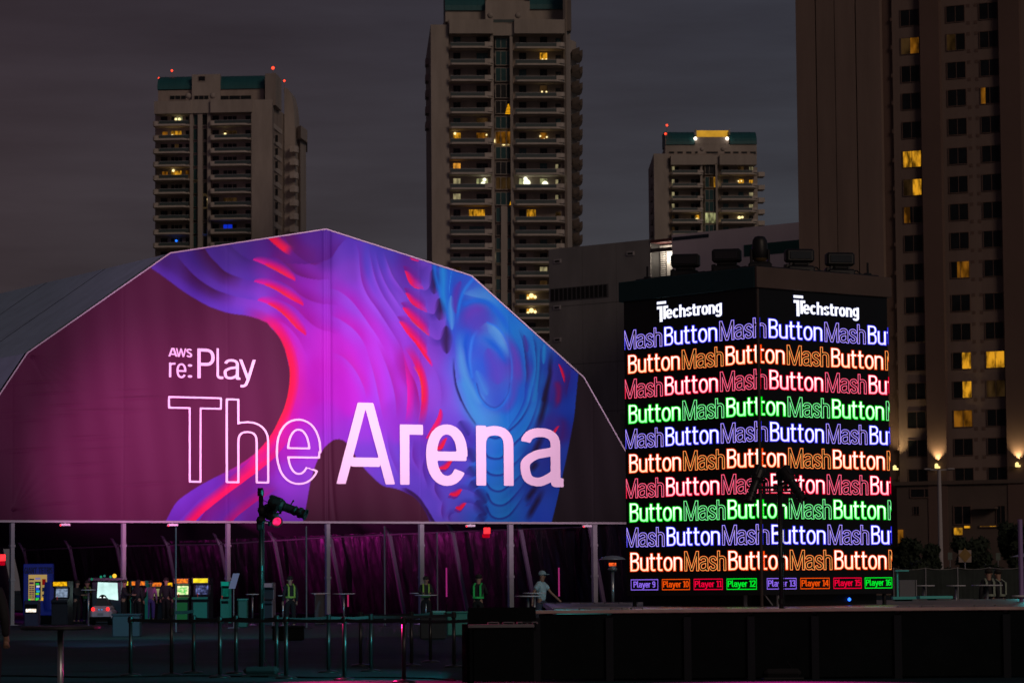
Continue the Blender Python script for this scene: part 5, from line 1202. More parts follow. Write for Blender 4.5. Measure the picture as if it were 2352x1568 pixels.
# ======== grey windowless building between tent and tower
CB = BF(1495, 440, R(-41), py=900)
grm = mat('grey_block', (.25,.245,.235), .85, noise=.2, nscale=.25, bump=.1, bscale=2, stretch=(1,1,.3)); lgm = mat('pale_block', (.78,.68,.74), .85, noise=.08, nscale=.2, stretch=(1,1,.3))
GB = froot('exhibition_hall', CB, 'grey windowless block behind the tent with a dark louvre band', 'building')
zt_ = CB.Z(1380, 560.5)
xl, xr_ = CB.X(1261, 700), CB.X(1496, 700)
# wall cladding as big panels with open joints
cols_x = np.linspace(xl, xr_, 4); rows_z = [0, zt_ * .22, zt_ * .38, zt_ * .52, zt_ * .66, zt_ * .83, zt_]
build('core', MB().prism([(xl + .02, .12), (xr_ - .02, .12), (xr_ - .02, 8), (xl + .02, 8)], 0, zt_ - .05), mat('joint_dark', (.04,.04,.04), .9), GB)
lz0_, lz1_ = CB.Z(1331, 686), CB.Z(1331, 659)
for j in range(len(rows_z) - 1):
    for i in range(len(cols_x) - 1):
        build('wall_panel', MB().box(cols_x[i] + .03, cols_x[i+1] - .03, 0, .12, rows_z[j] + .03, rows_z[j+1] - .03), grm, GB)
xa_, xb_ = CB.X(1266, 670), CB.X(1397, 670)
lf = build('louvre_band', MB().box(xa_ - .1, xb_ + .1, -.06, .0, lz0_ - .1, lz1_ + .1), mat('louvre_frame', (.10,.10,.10), .8), GB)
for k in range(13):
    a = xa_ + (xb_ - xa_) * k / 13; b = a + (xb_ - xa_) / 13 * .72
    build('louvre', MB().box(a, b, -.09, -.06, lz0_, lz1_), mat('louvre_dark', (.008,.008,.008), .9), lf)
for px_, py_ in ((1281,600),(1280,706),(1281,780),(1448.5,582)):
    x, z = CB.uz(px_, py_); f = build('vent', MB().box(x - .65, x + .65, -.12, -.0, z - .28, z + .28), mat('vent_frame', (.42,.40,.40), .8), GB); build('grille', MB().box(x - .45, x + .45, -.14, -.12, z - .16, z + .12), _M['louvre_dark'], f)
x, z = CB.uz(1418, 985); build('roof_plant', MB().box(x - 1, x + 1.5, -1.2, -.3, z - 2.4, z + 2.2), mat('plant_grey', (.25,.24,.22), .8), GB)
CB2 = BF(1700, 410, R(-41), py=900)
PB = froot('pale_exhibition_hall', CB2, 'pale grey hall with slanting roofline and teal band behind the tower lights', 'building')
z2 = CB2.Z(1700, 524)
build('wall', MB().prism([(CB2.X(1544, 600), 0), (CB2.X(1850, 600), 0), (CB2.X(1850, 600), 12), (CB2.X(1544, 600), 12)], 0, z2), lgm, PB)
def band(p0, p1, y0, y1, m, nm):
    zc1, zc0 = CB2.Z((p0+p1)/2, y0), CB2.Z((p0+p1)/2, y1); build(nm, MB().box(CB2.X(p0, (y0+y1)/2), CB2.X(p1, (y0+y1)/2), -.04, 0, zc0, zc1), m, PB)
band(1545, 1628, 541, 549, mat('navy_band', (.02,.03,.05), .8), 'dark_stripe'); band(1709, 1850, 556, 583, mat('teal_band', (.008,.075,.07), .7), 'teal_band')
# lit stair bay between the two halls
st = empty('stair_bay', CB.world(xr_, 0, 0), CB.yaw, 'brightly lit recessed stair bay between the grey and pale halls', 'stairwell')
w_ = CB.X(1544, 600) - xr_
def stz(py): return CB.Z(1520, py)
build('back_wall', MB().box(.05, w_, 2.0, 2.2, 0, stz(560)), mat('stair_white', (.6,.58,.55), .8), st)
build('canopy', MB().box(.0, w_, -.1, 2.2, stz(556), stz(549)), mat('stair_red', (.10,.03,.03), .8), st); build('crossbeam', MB().box(.0, w_, -.05, .3, stz(578), stz(569)), mat('stair_beam', (.06,.05,.05), .8), st)
build('lit_panel', MB().box(w_ * .55, w_, 1.2, 1.3, stz(597), stz(578.5)), emis('stair_light', (1,.95,.85), 1.6), st)
mb = MB()
for a in (1.5, 2.6): mb.box(a - .06, a + .06, .2, .26, stz(640), stz(570))
for k in range(14): z = stz(636) + k * (stz(572) - stz(636)) / 13; mb.box(1.5, 2.6, .2, .24, z, z + .12)
build('ladder', mb, mat('stair_beam', (0,0,0)), st)
lamp('stair_lamp', 'POINT', CB.world(xr_ + w_ * .45, .9, stz(585)), (0,0,0), 260, (1,.86,.7), .3)
# ---------------------------------------------------------------- figures
skin = mat('skin', (.35,.20,.14), .6); hairm = mat('hair_dark', (.02,.015,.012), .8); darkc = mat('dark_cloth', (.018,.018,.022), .85); jean = mat('jeans', (.04,.055,.09), .85)
blackc = mat('black_cloth', (.008,.008,.010), .9); teem = mat('pale_tee', (.42,.62,.68), .85, noise=.1, nscale=6, bump=.3, bscale=12); vestm = mat('hi_vis', (.30,.52,.08), .7); vestg = mat('hi_vis_green', (.04,.75,.16), .6)
def skinmesh(name, chains, sub=2):
    """one continuous surface over connected edges: chains = list of ([points], [radii]); shared points are merged"""
    vs, rad, ed = [], [], []
    def vid(p, r):
        for i, q in enumerate(vs):
            if (Vector(q) - Vector(p)).length < 1e-5: return i
        vs.append(tuple(p)); rad.append(r); return len(vs) - 1
    for pts, rr in chains:
        ids = [vid(p, r) for p, r in zip(pts, rr)]
        ed += [(a, b) for a, b in zip(ids[:-1], ids[1:]) if a != b]
    me = bpy.data.meshes.new(name); me.from_pydata(vs, ed, []); o = bpy.data.objects.new(name, me); COL.objects.link(o)
    md = o.modifiers.new('skin', 'SKIN'); md.use_smooth_shade = True
    if not me.skin_vertices: me.attributes  # created by the modifier
    sv = me.skin_vertices[0].data if me.skin_vertices else None
    if sv is None:
        bpy.context.view_layer.update(); sv = me.skin_vertices[0].data
    for i, r in enumerate(rad): sv[i].radius = (r, r) if not isinstance(r, tuple) else r
    sv[0].use_root = True
    m2 = o.modifiers.new('sub', 'SUBSURF'); m2.levels = sub; m2.render_levels = sub
    bpy.context.view_layer.update(); dg = bpy.context.evaluated_depsgraph_get()
    out = bpy.data.meshes.new_from_object(o.evaluated_get(dg)); out.name = name
    bpy.data.objects.remove(o); return out
def person(loc, yaw, label, pose='stand', top=None, legs=None, vest=None, hair='hair', cap=None, scale=1.0, arms='down', lean=0.0, group=None, sleeves='long'):
    """faces local -y; 1.75 m tall"""
    rt = empty('person', loc, yaw, label, 'person', group); rt.scale = (scale,) * 3
    step = .0 if pose == 'stand' else .22; L_ = lean
    hip = (0, 0, .93); ch = (0, -.02 - L_*.5, 1.28); nk = (0, -.02 - L_, 1.48); hd = (0, -.05 - L_*1.25, 1.60)
    def sh(s): return (s*.17, -.01 - L_*.9, 1.41)
    if arms == 'down': el = {1: (.23, .02-L_*.5, 1.13), -1: (-.23, .02-L_*.5, 1.13)}; ha = {1: (.24, -.07-L_*.5, .88), -1: (-.24, -.07-L_*.5, .88)}
    elif arms == 'swing': el = {1: (.27, -.16, 1.17), -1: (-.26, .10, 1.16)}; ha = {1: (.33, -.36, .98), -1: (-.29, .12, .90)}
    elif arms == 'front': el = {1: (.24, -.10-L_, 1.17), -1: (-.24, -.10-L_, 1.17)}; ha = {1: (.12, -.38-L_, 1.16), -1: (-.12, -.38-L_, 1.16)}
    elif arms == 'cross': el = {1: (.25, -.08, 1.18), -1: (-.25, -.08, 1.18)}; ha = {1: (-.04, -.24, 1.20), -1: (.04, -.26, 1.24)}
    kn = {1: (.11, -.04 - step, .50), -1: (-.11, .02 + step*.3, .49)}; an = {1: (.11, -.0 - step*1.2, .09), -1: (-.11, .04 + step*1.5, .09 + step*.15)}
    chains = [([hip, (0,-.01-L_*.2,1.08), ch, nk, hd, (0, hd[1]-.005, 1.70)], [.10, .10, .125, .058, .092, .078])]
    for s in (1, -1):
        sp_ = sh(s); e, h = el[s], ha[s]
        chains.append(([ch, sp_, e, h], [.125, .055, .042, .030]))
        v = (Vector(h) - Vector(e)).normalized(); pm_ = Vector(h) + v * .06; chains.append(([h, tuple(pm_)], [.030, .034]))
        sd_ = v.cross(Vector((0, 1, .2))).normalized()
        for f_ in range(4):
            b = pm_ + sd_ * (f_ - 1.5) * .019; t_ = b + v * (.055 - abs(f_ - 1.4) * .006) + Vector((0, -.012, 0)); chains.append(([tuple(pm_), tuple(b + v * .02), tuple(t_)], [.034, .011, .009]))
        chains.append(([h, tuple(Vector(h) + sd_ * .038 * s + v * .03 + Vector((0, -.015, 0)))], [.030, .011]))
        hp = (s*.10, .0, .90); chains.append(([hip, hp, kn[s], an[s], (an[s][0], an[s][1] - .13, an[s][2] - .045)], [.10, .078, .050, .040, .038]))
    b = build('body', skinmesh('body', chains, 1), None, rt); b.data.materials.append(skin)
    # face: nose, eyes, ears
    f = MB(); hy = hd[1]; f.add([(-.016, hy-.088, 1.60), (.016, hy-.088, 1.60), (0, hy-.112, 1.595), (0, hy-.088, 1.645)], [(0,1,2),(0,2,3),(1,3,2)])
    f.ball((-.09, hy+.005, 1.62), .022, n=6).ball((.09, hy+.005, 1.62), .022, n=6); build('face', f, skin, rt)
    e_ = MB().ball((-.032, hy-.085, 1.642), .010, n=6).ball((.032, hy-.085, 1.642), .010, n=6).box(-.028, .028, hy-.093, hy-.085, 1.558, 1.566); build('eyes_and_mouth', e_, hairm, rt)
    top = top or darkc; legs = legs or blackc
    tc_ = [([(0,0,.90), (0,-.01-L_*.2,1.08), ch, (0,-.02-L_*.9,1.43)], [.150, .142, .160, .085])]
    for s in (1, -1):
        sp_, e, h = Vector(sh(s)), Vector(el[s]), Vector(ha[s])
        if sleeves == 'long': tc_.append(([ch, tuple(sp_), tuple(e), tuple(e + (h - e) * .9)], [.160, .080, .062, .046]))
        else: tc_.append(([ch, tuple(sp_), tuple(sp_ + (e - sp_) * .72)], [.160, .086, .080]))
    o = build('shirt', skinmesh('shirt', tc_, 1), None, rt); o.data.materials.append(top)
    lc = [([(0,0,1.03), hip], [.135, .155])]
    for s in (1, -1): lc.append(([hip, (s*.10, 0, .90), kn[s], (an[s][0], an[s][1], an[s][2] + .04)], [.155, .115, .082, .066]))
    o = build('trousers', skinmesh('trousers', lc, 1), None, rt); o.data.materials.append(legs)
    for s in (1, -1): build('shoe', MB().rbox(an[s][0]-.05, an[s][0]+.05, an[s][1]-.20, an[s][1]+.07, an[s][2]-.09, an[s][2]+.02, .02), blackc, rt)
    if vest:
        vb = MB(); 
        for s in (1, -1):
            for yy, zt_v in ((-.175 - L_*.5, 1.40), (.155 - L_*.4, 1.40)): vb.box(s*.10-.028, s*.10+.028, yy-.012, yy+.012, 1.06, zt_v)
            vb.add([(s*.10-.028,-.175-L_*.5,1.40),(s*.10+.028,-.175-L_*.5,1.40),(s*.10+.028,-.02-L_,1.50),(s*.10-.028,-.02-L_,1.50),(s*.10-.028,.155-L_*.4,1.40),(s*.10+.028,.155-L_*.4,1.40)], [(0,1,2,3),(3,2,5,4)])
        ring = [(.178*math.cos(t), .0 - L_*.3 + .172*math.sin(t)) for t in (2*math.pi*i/16 for i in range(16))]
        for z0_, z1_ in ((1.02, 1.08),): vb.add([(x,y,z0_) for x,y in ring]+[(x,y,z1_) for x,y in ring], [(i,(i+1)%16,16+(i+1)%16,16+i) for i in range(16)])
        build('vest', vb, vest, rt)
    if cap:
        build('cap', MB().lathe([(.112,1.655),(.114,1.69),(.098,1.74),(.055,1.775),(.01,1.785)], (0, hy+.01, 0), 14).prism([(-.075,hy-.085),(.075,hy-.085),(.06,hy-.185),(-.06,hy-.185)], 1.665, 1.68), cap, rt, smooth=False)
    else:
        build('hair', MB().lathe([(.100,1.645),(.108,1.69),(.094,1.735),(.055,1.765),(.01,1.775)], (0, hy+.018, 0), 14), hairm, rt, smooth=True)
        if hair == 'long': build('long_hair', MB().rbox(-.095, .095, hy+.03, hy+.12, 1.42, 1.70, .03), hairm, rt)
    return rt
def at(px, py, Y): return P(px, py, Y)
def gnd(px, Y, z=0.0): p = P(px, 1400, Y); return (p.x, Y, z)
wk = person(gnd(1243, 90), R(62), 'person in a pale teal t-shirt and cap striding right behind the stage ledge', 'walk', teem, jean, cap=mat('cap_cloth', (.3,.42,.45), .8), arms='swing', sleeves='short', scale=1.03)
person(gnd(667, 108), R(200), 'person in dark clothes and yellow green vest standing between second and third tent posts', 'stand', vest=vestm, scale=1.02)
person(gnd(978.5, 112), R(5), 'person in yellow green vest standing behind the high table at the middle tent post', 'stand', vest=vestm, arms='front')
person(gnd(1098, 96), R(170), 'person with a bright green harness vest bending beside the stage corner', 'stand', vest=vestg, lean=.10, arms='front')
person(gnd(200, 128), R(20), 'person in a dim yellow vest standing beside the racing game', 'stand', vest=mat('hi_vis_dim', (.18,.32,.06), .8), arms='cross')
person(gnd(176, 127), R(60), 'person in dark clothes standing left of the yellow vested one near the racing game', 'stand', arms='front')
person(gnd(284, 124), R(90), 'person silhouetted just right of the racing game screen', 'stand', arms='front')
person(gnd(316, 126), R(150), 'person in black standing between two lit game cabinets', 'stand', hair='long')
person(gnd(346, 132), R(180), 'person lit purple and orange in front of the game cabinets', 'stand', top=mat('cloth_lit_purple_orange', (.40,.12,.35), .8), legs=mat('trousers_lit_purple', (.12,.05,.30), .8))  # purple and orange light is put into the colours of the clothes
person(gnd(381, 130), R(170), 'heavy set person in black with back turned to camera beside the amber marquees', 'stand', scale=1.05)
person(gnd(2273, 84), R(185), 'person in dark jacket with pale reflective straps at the right barrier', 'stand', vest=mat('straps_pale', (.30,.36,.28), .6))
person(gnd(2296, 86), R(215), 'second person with reflective straps, facing the first at the right barrier', 'stand', vest=_M['straps_pale'], scale=.99)
pl = person((P(-1, 1400, 35.5).x - .17, 35.5, -.02), R(188), 'dark clothed person cut off by the left edge of the picture', 'stand', scale=1.0)
pr = person((P(2362, 1400, 31).x + .24, 31, -.28), R(160), 'dark figure just entering at the right edge of the picture', 'stand', arms='cross')
# ---------------------------------------------------------------- belt barriers
stm = mat('stanchion_black', (.012,.014,.015), .30, .2, spec=.6); beltm = mat('belt', (.012,.015,.018), .55)
ST = {'a':[(300,1551),(504.7,1555),(656.6,1557.5),(790.6,1561),(927,1566)], 'b':[(444.7,1545),(542,1546),(635,1548),(754,1543.6),(851.4,1541),(1042,1531)], 'c':[(827.7,1528.6),(944.5,1528.6),(988,1520)], 'd':[(394,1551)]}
names = {300:'leftmost belt barrier post', 504.7:'belt barrier post between the second pair from the left', 656.6:'nearest belt barrier post right of the lighting stand', 790.6:'belt barrier post below the left leg of letter A', 927:'largest belt barrier post under the letter r',
         444.7:'belt barrier post left of centre in the back row', 542:'belt barrier post just left of the lighting stand', 635:'belt barrier post just right of the lighting stand', 754:'belt barrier post in line with the central tent post', 851.4:'belt barrier post with teal lit base, back row',
         1042:'belt barrier post beside the stage corner', 827.7:'belt barrier post in the far row, leftmost', 944.5:'belt barrier post in the far row, middle, pink lit base', 988:'farthest belt barrier post with round base lit pink and teal', 394:'taller black barrier post second from left'}
master = None
def make_st():
    rt = empty('belt_barrier_post', (0,0,0)); 
    build('base', MB().lathe([(.175,0),(.178,.012),(.15,.028),(.05,.042),(.032,.05)], n=24), stm, rt, smooth=True)
    build('pole', MB().tube((0,0,.045),(0,0,.90),.0315,n=16), stm, rt, smooth=True)
    build('belt_head', MB().lathe([(.040,.86),(.042,.87),(.042,.955),(.036,.967)], n=16).box(-.048,.048,-.012,.012,.875,.945), stm, rt, smooth=False)
    return rt
pos = {}
for ch_, lst in ST.items():
    for px_, py_ in lst:
        Y = Yfoot(px_, py_); g_ = gnd(px_, Y)
        if master is None: master = make_st(); o = master; o.location = g_
        else: o = copy_tree(master, g_)
        if ch_ == 'd': o.scale = (1, 1, 1.14)
        o['label'] = names[px_]; o['category'] = 'barrier post'; o['group'] = 'belt barrier posts in front of the tent'; pos[px_] = (o, Vector(g_))
def belt(a, b):
    oa, pa = pos[a]; ob, pb = (None, b) if isinstance(b, Vector) else pos[b]; v = pb - pa; n = 10; mb = MB()
    for i in range(n + 1):
        t = i / n; p = v * t; z = .935 - .05 * 4 * t * (1 - t) * .35; mb.v += [(p.x, p.y, z), (p.x, p.y, z - .048), (p.x, p.y + .004, z), (p.x, p.y + .004, z - .048)]
    for i in range(n): k = i * 4; mb.f += [(k, k+4, k+5, k+1), (k+2, k+3, k+7, k+6), (k, k+2, k+6, k+4)]; mb.m += [0, 0, 0]
    build('belt', mb, beltm, oa)
for a, b in ((300,504.7),(504.7,656.6),(656.6,790.6),(790.6,927),(444.7,542),(542,635),(635,754),(754,851.4),(851.4,1042),(827.7,944.5),(944.5,988)): belt(a, b)
belt(300, 394); belt(394, 444.7); belt(927, Vector(gnd(1076, 46.0)))
# ---------------------------------------------------------------- lighting stands
sm = mat('stand_black', (.012,.013,.014), .4, .3, spec=.6)
def stand(px_, foot, top, label):
    Y = Yfoot(px_, foot); g_ = gnd(px_, Y); h = P(px_, top, Y).z
    rt = empty('lighting_stand', g_, 0, label, 'light stand', 'lighting stands')
    build('pole', MB().tube((0,0,.04),(0,0,h),.037,n=14), sm, rt, smooth=True)
    build('base_plate', MB().rbox(-.30,.30,-.25,.25,0,.04,.008), sm, rt)
    for y_ in (-.17, .1): build('sandbag', MB().rbox(-.28,.27,y_,y_+.17,.04,.16,.05), mat('sandbag', (.010,.010,.012), .95), rt)
    for z_ in (h - .12, h * .56, h * .36): build('collar', MB().tube((0,0,z_),(0,0,z_+.08),.048,n=12), sm, rt)
    build('top_handle', MB().box(-.055,-.03,-.015,.015,h-.13,h), sm, rt)
    build('cable', MB().path([(.04,-.02,h-.2),(.12,-.03,h-.24),(.17,-.03,h-.34),(.14,-.03,h-.45),(.05,-.04,h-.55),(.045,-.04,1.2),(.05,-.05,.3),(.2,-.1,.05)],.006), sm, rt)
    return rt, Vector(g_), h, Y
sA, gA, hA, YA = stand(600, 1553, 1120, 'tall black lighting stand in front of the tent banner, left one')
sB, gB, hB, YB = stand(1795, 1559, 1082, 'tall black lighting stand in front of the screen tower')
def spot(c, target, label, red=None, scale=1.0, roll=0.0):
    """profile spotlight, local -x.. +x is the barrel axis (front = +x)"""
    rt = empty('profile_spotlight', c, 0, label, 'spotlight', 'profile spotlights on the stands')
    d = (Vector(target) - Vector(c)); rt.rotation_mode = 'QUATERNION'; rt.rotation_quaternion = d.to_track_quat('X', 'Z'); rt.scale = (scale,) * 3
    build('lamp_body', MB().lathe([(.055,-.30),(.10,-.28),(.115,-.2),(.115,-.04),(.09,0)], axis='x', n=16).rbox(-.30,-.06,-.07,.07,.05,.125,.02), fx, rt)
    build('barrel', MB().lathe([(.078,0),(.082,.03),(.078,.05),(.078,.20),(.088,.21),(.088,.24),(.074,.25),(.074,.30),(.05,.33)], axis='x', n=18), fx, rt)
    build('lens_tube', MB().lathe([(.095,.30),(.098,.31),(.098,.345),(.085,.35),(.085,.42),(.105,.425),(.105,.44),(.088,.44),(.080,.40)], axis='x', n=18, caps=False), fx, rt)
    build('lens', MB().lathe([(.083,.402),(.06,.412),(.03,.418),(.001,.42)], axis='x', n=18), lens if red is None else emis('lens_red', (1,.02,.15), 1.6, .7, 9), rt)
    build('yoke', MB().box(-.09,-.05,-.135,-.125,-.14,.02).box(-.09,-.05,.125,.135,-.14,.02).box(-.09,-.05,-.135,.135,-.155,-.14).tube((-.07,0,-.15),(-.07,0,-.22),.03,n=8), fx, rt)
    build('focus_knob', MB().tube((.11,0,.07),(.13,0,.15),.012,n=8).ball((.132,0,.155),.02,n=8).box(.35,.37,-.115,.115,-.02,.02), fx, rt)
    build('status_screen', MB().box(-.302,-.296,-.025,.03,.0,.05), emis('status_pale', lin(180,255,210), .8), rt)
    build('status_dot', MB().ball((-.30,.0,-.025), .008, n=6), emis('status_dot', (.1,.3,1), 4), rt)
    return rt
def off(g_, x, y, z): return g_ + Vector((x, y, z))
spot(P(652, 1163, YA - .25), P(690, 1177, YA - .32), 'profile spotlight on the left stand pointing right along the banner', scale=.90)
spot(P(623, 1182, YA - .1), P(641, 1203, YA - .55), 'profile spotlight on the left stand with a glowing red lens', red=True, scale=.88)
build('clamp_arm', MB().tube((0,0,hA-.42),(.18,-.2,hA-.34),.025,n=8).tube((0,0,hA-.45),(.15,-.06,hA-.46),.03,n=8).ball((.03,-.03,hA-.36),.085,n=10).ball((.0,-.03,hA-.52),.075,n=10).rbox(-.07,.05,-.05,.05,hA-.68,-.5+hA,.02), fx, sA)
spot(P(1737, 1104, YB - .12), P(1722, 1145, YB - .22), 'profile spotlight on the left arm of the tower stand pointing down left', scale=.80)
spot(P(1816, 1104, YB - .12), P(1846, 1150, YB - .26), 'profile spotlight on the right arm of the tower stand pointing down right', scale=.80)
zA_ = P(1795, 1122, YB).z
build('cross_arm', MB().tube((-.40,-.05,zA_+.02),(.26,-.05,zA_+.02),.022,n=8).tube((-.3,-.05,zA_-.04),(.2,-.05,zA_-.04),.014,n=8).rbox(-.05,.05,-.08,.04,zA_-.06,zA_+.06,.02).rbox(-.42,-.36,-.12,0,zA_-.05,zA_+.05,.015).rbox(.2,.26,-.12,0,zA_-.05,zA_+.05,.015), fx, sB)
# real light of the red-lensed spot and the wash on the ground
pA = P(641, 1203, YA - .6)
lamp('red_lens_beam', 'SPOT', (pA.x + .1, pA.y, pA.z), (-1.6, 44.9, 0), 2200, (1, .02, .22), .1, R(56), .7)
qB = P(1722, 1150, YB - .5); qC = P(1850, 1156, YB - .6)
lamp('magenta_ground', 'SPOT', (qC.x, qC.y, qC.z), (3.4, 43.2, 0), 2400, (1, .02, .28), .1, R(92), .7)
lamp('teal_side', 'SPOT', (qB.x - .2, qB.y - .1, qB.z), (-3.6, 50.6, .3), 2600, (.05, .80, .85), .08, R(48), .6)
lamp('teal_turf', 'SPOT', (-9, 85, 6), (-9.5, 92, 0), 700, (.05, .75, .75), .15, R(100), .9)
lamp('teal_far', 'SPOT', (13.0, 78, 2.6), (4.2, 66, 1.1), 420, (.05, .85, .90), .12, R(70), .8)
lamp('teal_people', 'SPOT', (10, 72, 2.6), (1.5, 92, 1.2), 900, (.10, .65, .95), .15, R(60), .8)
# ---------------------------------------------------------------- near high table, bottom left
hx_, hY = 139, 30.0
tb = mat('table_dark', (.02,.022,.024), .5); chrome = mat('chrome_pole', (.45,.47,.48), .3, .8)
def hightable(px_, pyt, wpx, Y, label, top=None, pole=None, base_z=0.0, grp='high cocktail tables'):
    z = P(px_, pyt, Y).z; g_ = gnd(px_, Y, base_z); r_ = wpx / 2 * Y / F; h = z - base_z
    rt = empty('cocktail_table', g_, 0, label, 'table', grp)
    build('table_top', MB().lathe([(r_*.96,h-.035),(r_,h-.025),(r_,h-.006),(r_*.98,h)], n=28), top or mat('table_white', (.62,.62,.66), .5), rt)
    build('pole', MB().tube((0,0,.03),(0,0,h-.035),.035 if Y > 60 else .028,n=12), pole or chrome, rt, smooth=True)
    build('base', MB().lathe([(r_*.62,0),(r_*.62,.012),(r_*.1,.04)], n=20), pole or chrome, rt); return rt
hightable(139, 1437, 182, 30.0, 'large dark round table top on a thin lit pole at the bottom left', top=tb, grp='nearest dark table')
for a in ((580,1363,30,118,'high table partly behind the left lighting stand'),(790,1362,52,120,'high table right of the central tent post'),(968,1360.5,54,116,'upper of two overlapping high tables by the middle post'),(979,1365,52,112,'lower purple lit one of two overlapping high tables'),
          (1228,1360,54,86,'high table in front of the striding person, upper one'),(1213,1367,60,82,'high table in front of the striding person, lower one'),
          (195+8,1353,34,118,'high table beside the blue game booth'),(650,1366,24,116,'small high table with red lit pole left of the vested person'),(736,1361,44,124,'high table left of the central tent post'),
          (2197,1343,44,92,'plain high table behind the deck at the right'),(2123,1343,50,90,'high table with blue lit edge behind the teal bench'),(2268,1342,72,80,'wide high table in front of the two strapped people'),(2345,1366,40,60,'low table with teal lit edge near the right frame')): hightable(*a)
for px_, y0_, y1_, Y_, c_ in ((530+0+293-100,1362,1392,110,'r'),(565+0,1363,1392,118,'b')): pass
# red / pink glowing tubes standing among the tables
for px_, y0_, y1_, c_, lb in ((823,1315,1346,'pole_red','thin red lit pole in front of the lining'),(1026,1302,1349,'pole_pink','pink lit pole left of the striding person'),(1180,1300,1350,'pole_pink','pink lit pole near the deck behind the table')):
    pass
for px_, y0_, y1_, Yq, col_, lb in ((399.6+0,1362,1393,118,(1,.03,.2),''),): pass
glowp = [(799.5,1365,1390,(1,.05,.25),'short red glowing tube standing by the lining left of the middle post'),(1026,1303,1352,(.8,.05,.4),'pink glowing tube by the wall below the wash light'),(1284.5,1303,1351,(.8,.06,.35),'pink glowing tube right of the striding person'),
         (1437-152,1302,1350,(.8,.06,.35),'')]
for px_, y0_, y1_, col_, lb in glowp:
    if not lb: continue
    Y_ = 128; z1, z0 = P(px_, y0_, Y_).z, 0; g_ = gnd(px_, Y_)
    rt = empty('light_tube', g_, 0, lb, 'light tube', 'glowing tubes by the lining'); build('tube', MB().tube((0,0,max(.6, z1*.45)),(0,0,z1),.03,n=8), emis('tube_' + str(int(px_)), col_, .35), rt); build('foot', MB().tube((0,0,0),(0,0,.7),.02).box(-.15,.15,-.15,.15,0,.02), blk, rt)
# chairs
chw = mat('chair_white', (.60,.66,.62), .5)
def chair(px_, Y, yaw, label):
    rt = empty('chair', gnd(px_, Y), yaw, label, 'chair', 'white shell chairs')
    build('seat', MB().rbox(-.22,.22,-.22,.2,.43,.46,.01), chw, rt); mb = MB(); mb.add([(-.23,.2,.45),(.23,.2,.45),(.25,.30,.90),(-.25,.30,.90),(-.23,.225,.45),(.23,.225,.45),(.25,.325,.90),(-.25,.325,.90)], [(0,1,2,3),(4,7,6,5),(0,3,7,4),(1,5,6,2),(3,2,6,7)]); build('backrest', mb, chw, rt)
    for a in (-.19, .19):
        for b in (-.19, .17): build('leg', MB().tube((a,b,.43),(a*1.15,b*1.15,0),.014,n=6), chrome, rt)
for px_, Y_, yw, lb in ((1318,88,R(168),'white chair with its back to camera, left of the patio heater'),(1390,86,R(190),'white chair with its back to camera beside the patio heater pole'),(2170-25,76,R(150),'pale chair behind the teal bench'),(2262,74,R(180),'pale chair under the wide high table at the right'),(2340,70,R(170),'pale teal chair at the far right edge')): chair(px_, Y_, yw, lb)
# patio heater
Yh = 90; zt_ = P(1406, 1275, Yh).z; rt = empty('patio_heater', gnd(1408, Yh), 0, 'mushroom shaped patio heater glowing orange under its dome, left of the screen tower', 'patio heater')
build('pole', MB().tube((0,0,.6),(0,0,zt_-.42),.045,n=12), chrome, rt, smooth=True); build('tank_housing', MB().lathe([(.22,.0),(.22,.5),(.1,.62)], n=18), chrome, rt)
build('burner', MB().lathe([(.12,zt_-.44),(.14,zt_-.40),(.12,zt_-.36)], n=16).lathe([(.10,zt_-.36),(.10,zt_-.22)], n=14), chrome, rt); build('glow_mesh', MB().lathe([(.105,zt_-.30),(.105,zt_-.21)], n=14), emis('heater_glow', (1,.12,.02), 1.6, .7, 12), rt)
build('dome', MB().lathe([(.385,zt_-.12),(.38,zt_-.11),(.30,zt_-.055),(.18,zt_-.018),(.02,zt_)], n=26), mat('dome_metal', (.45,.48,.52), .35, .6), rt, smooth=True)
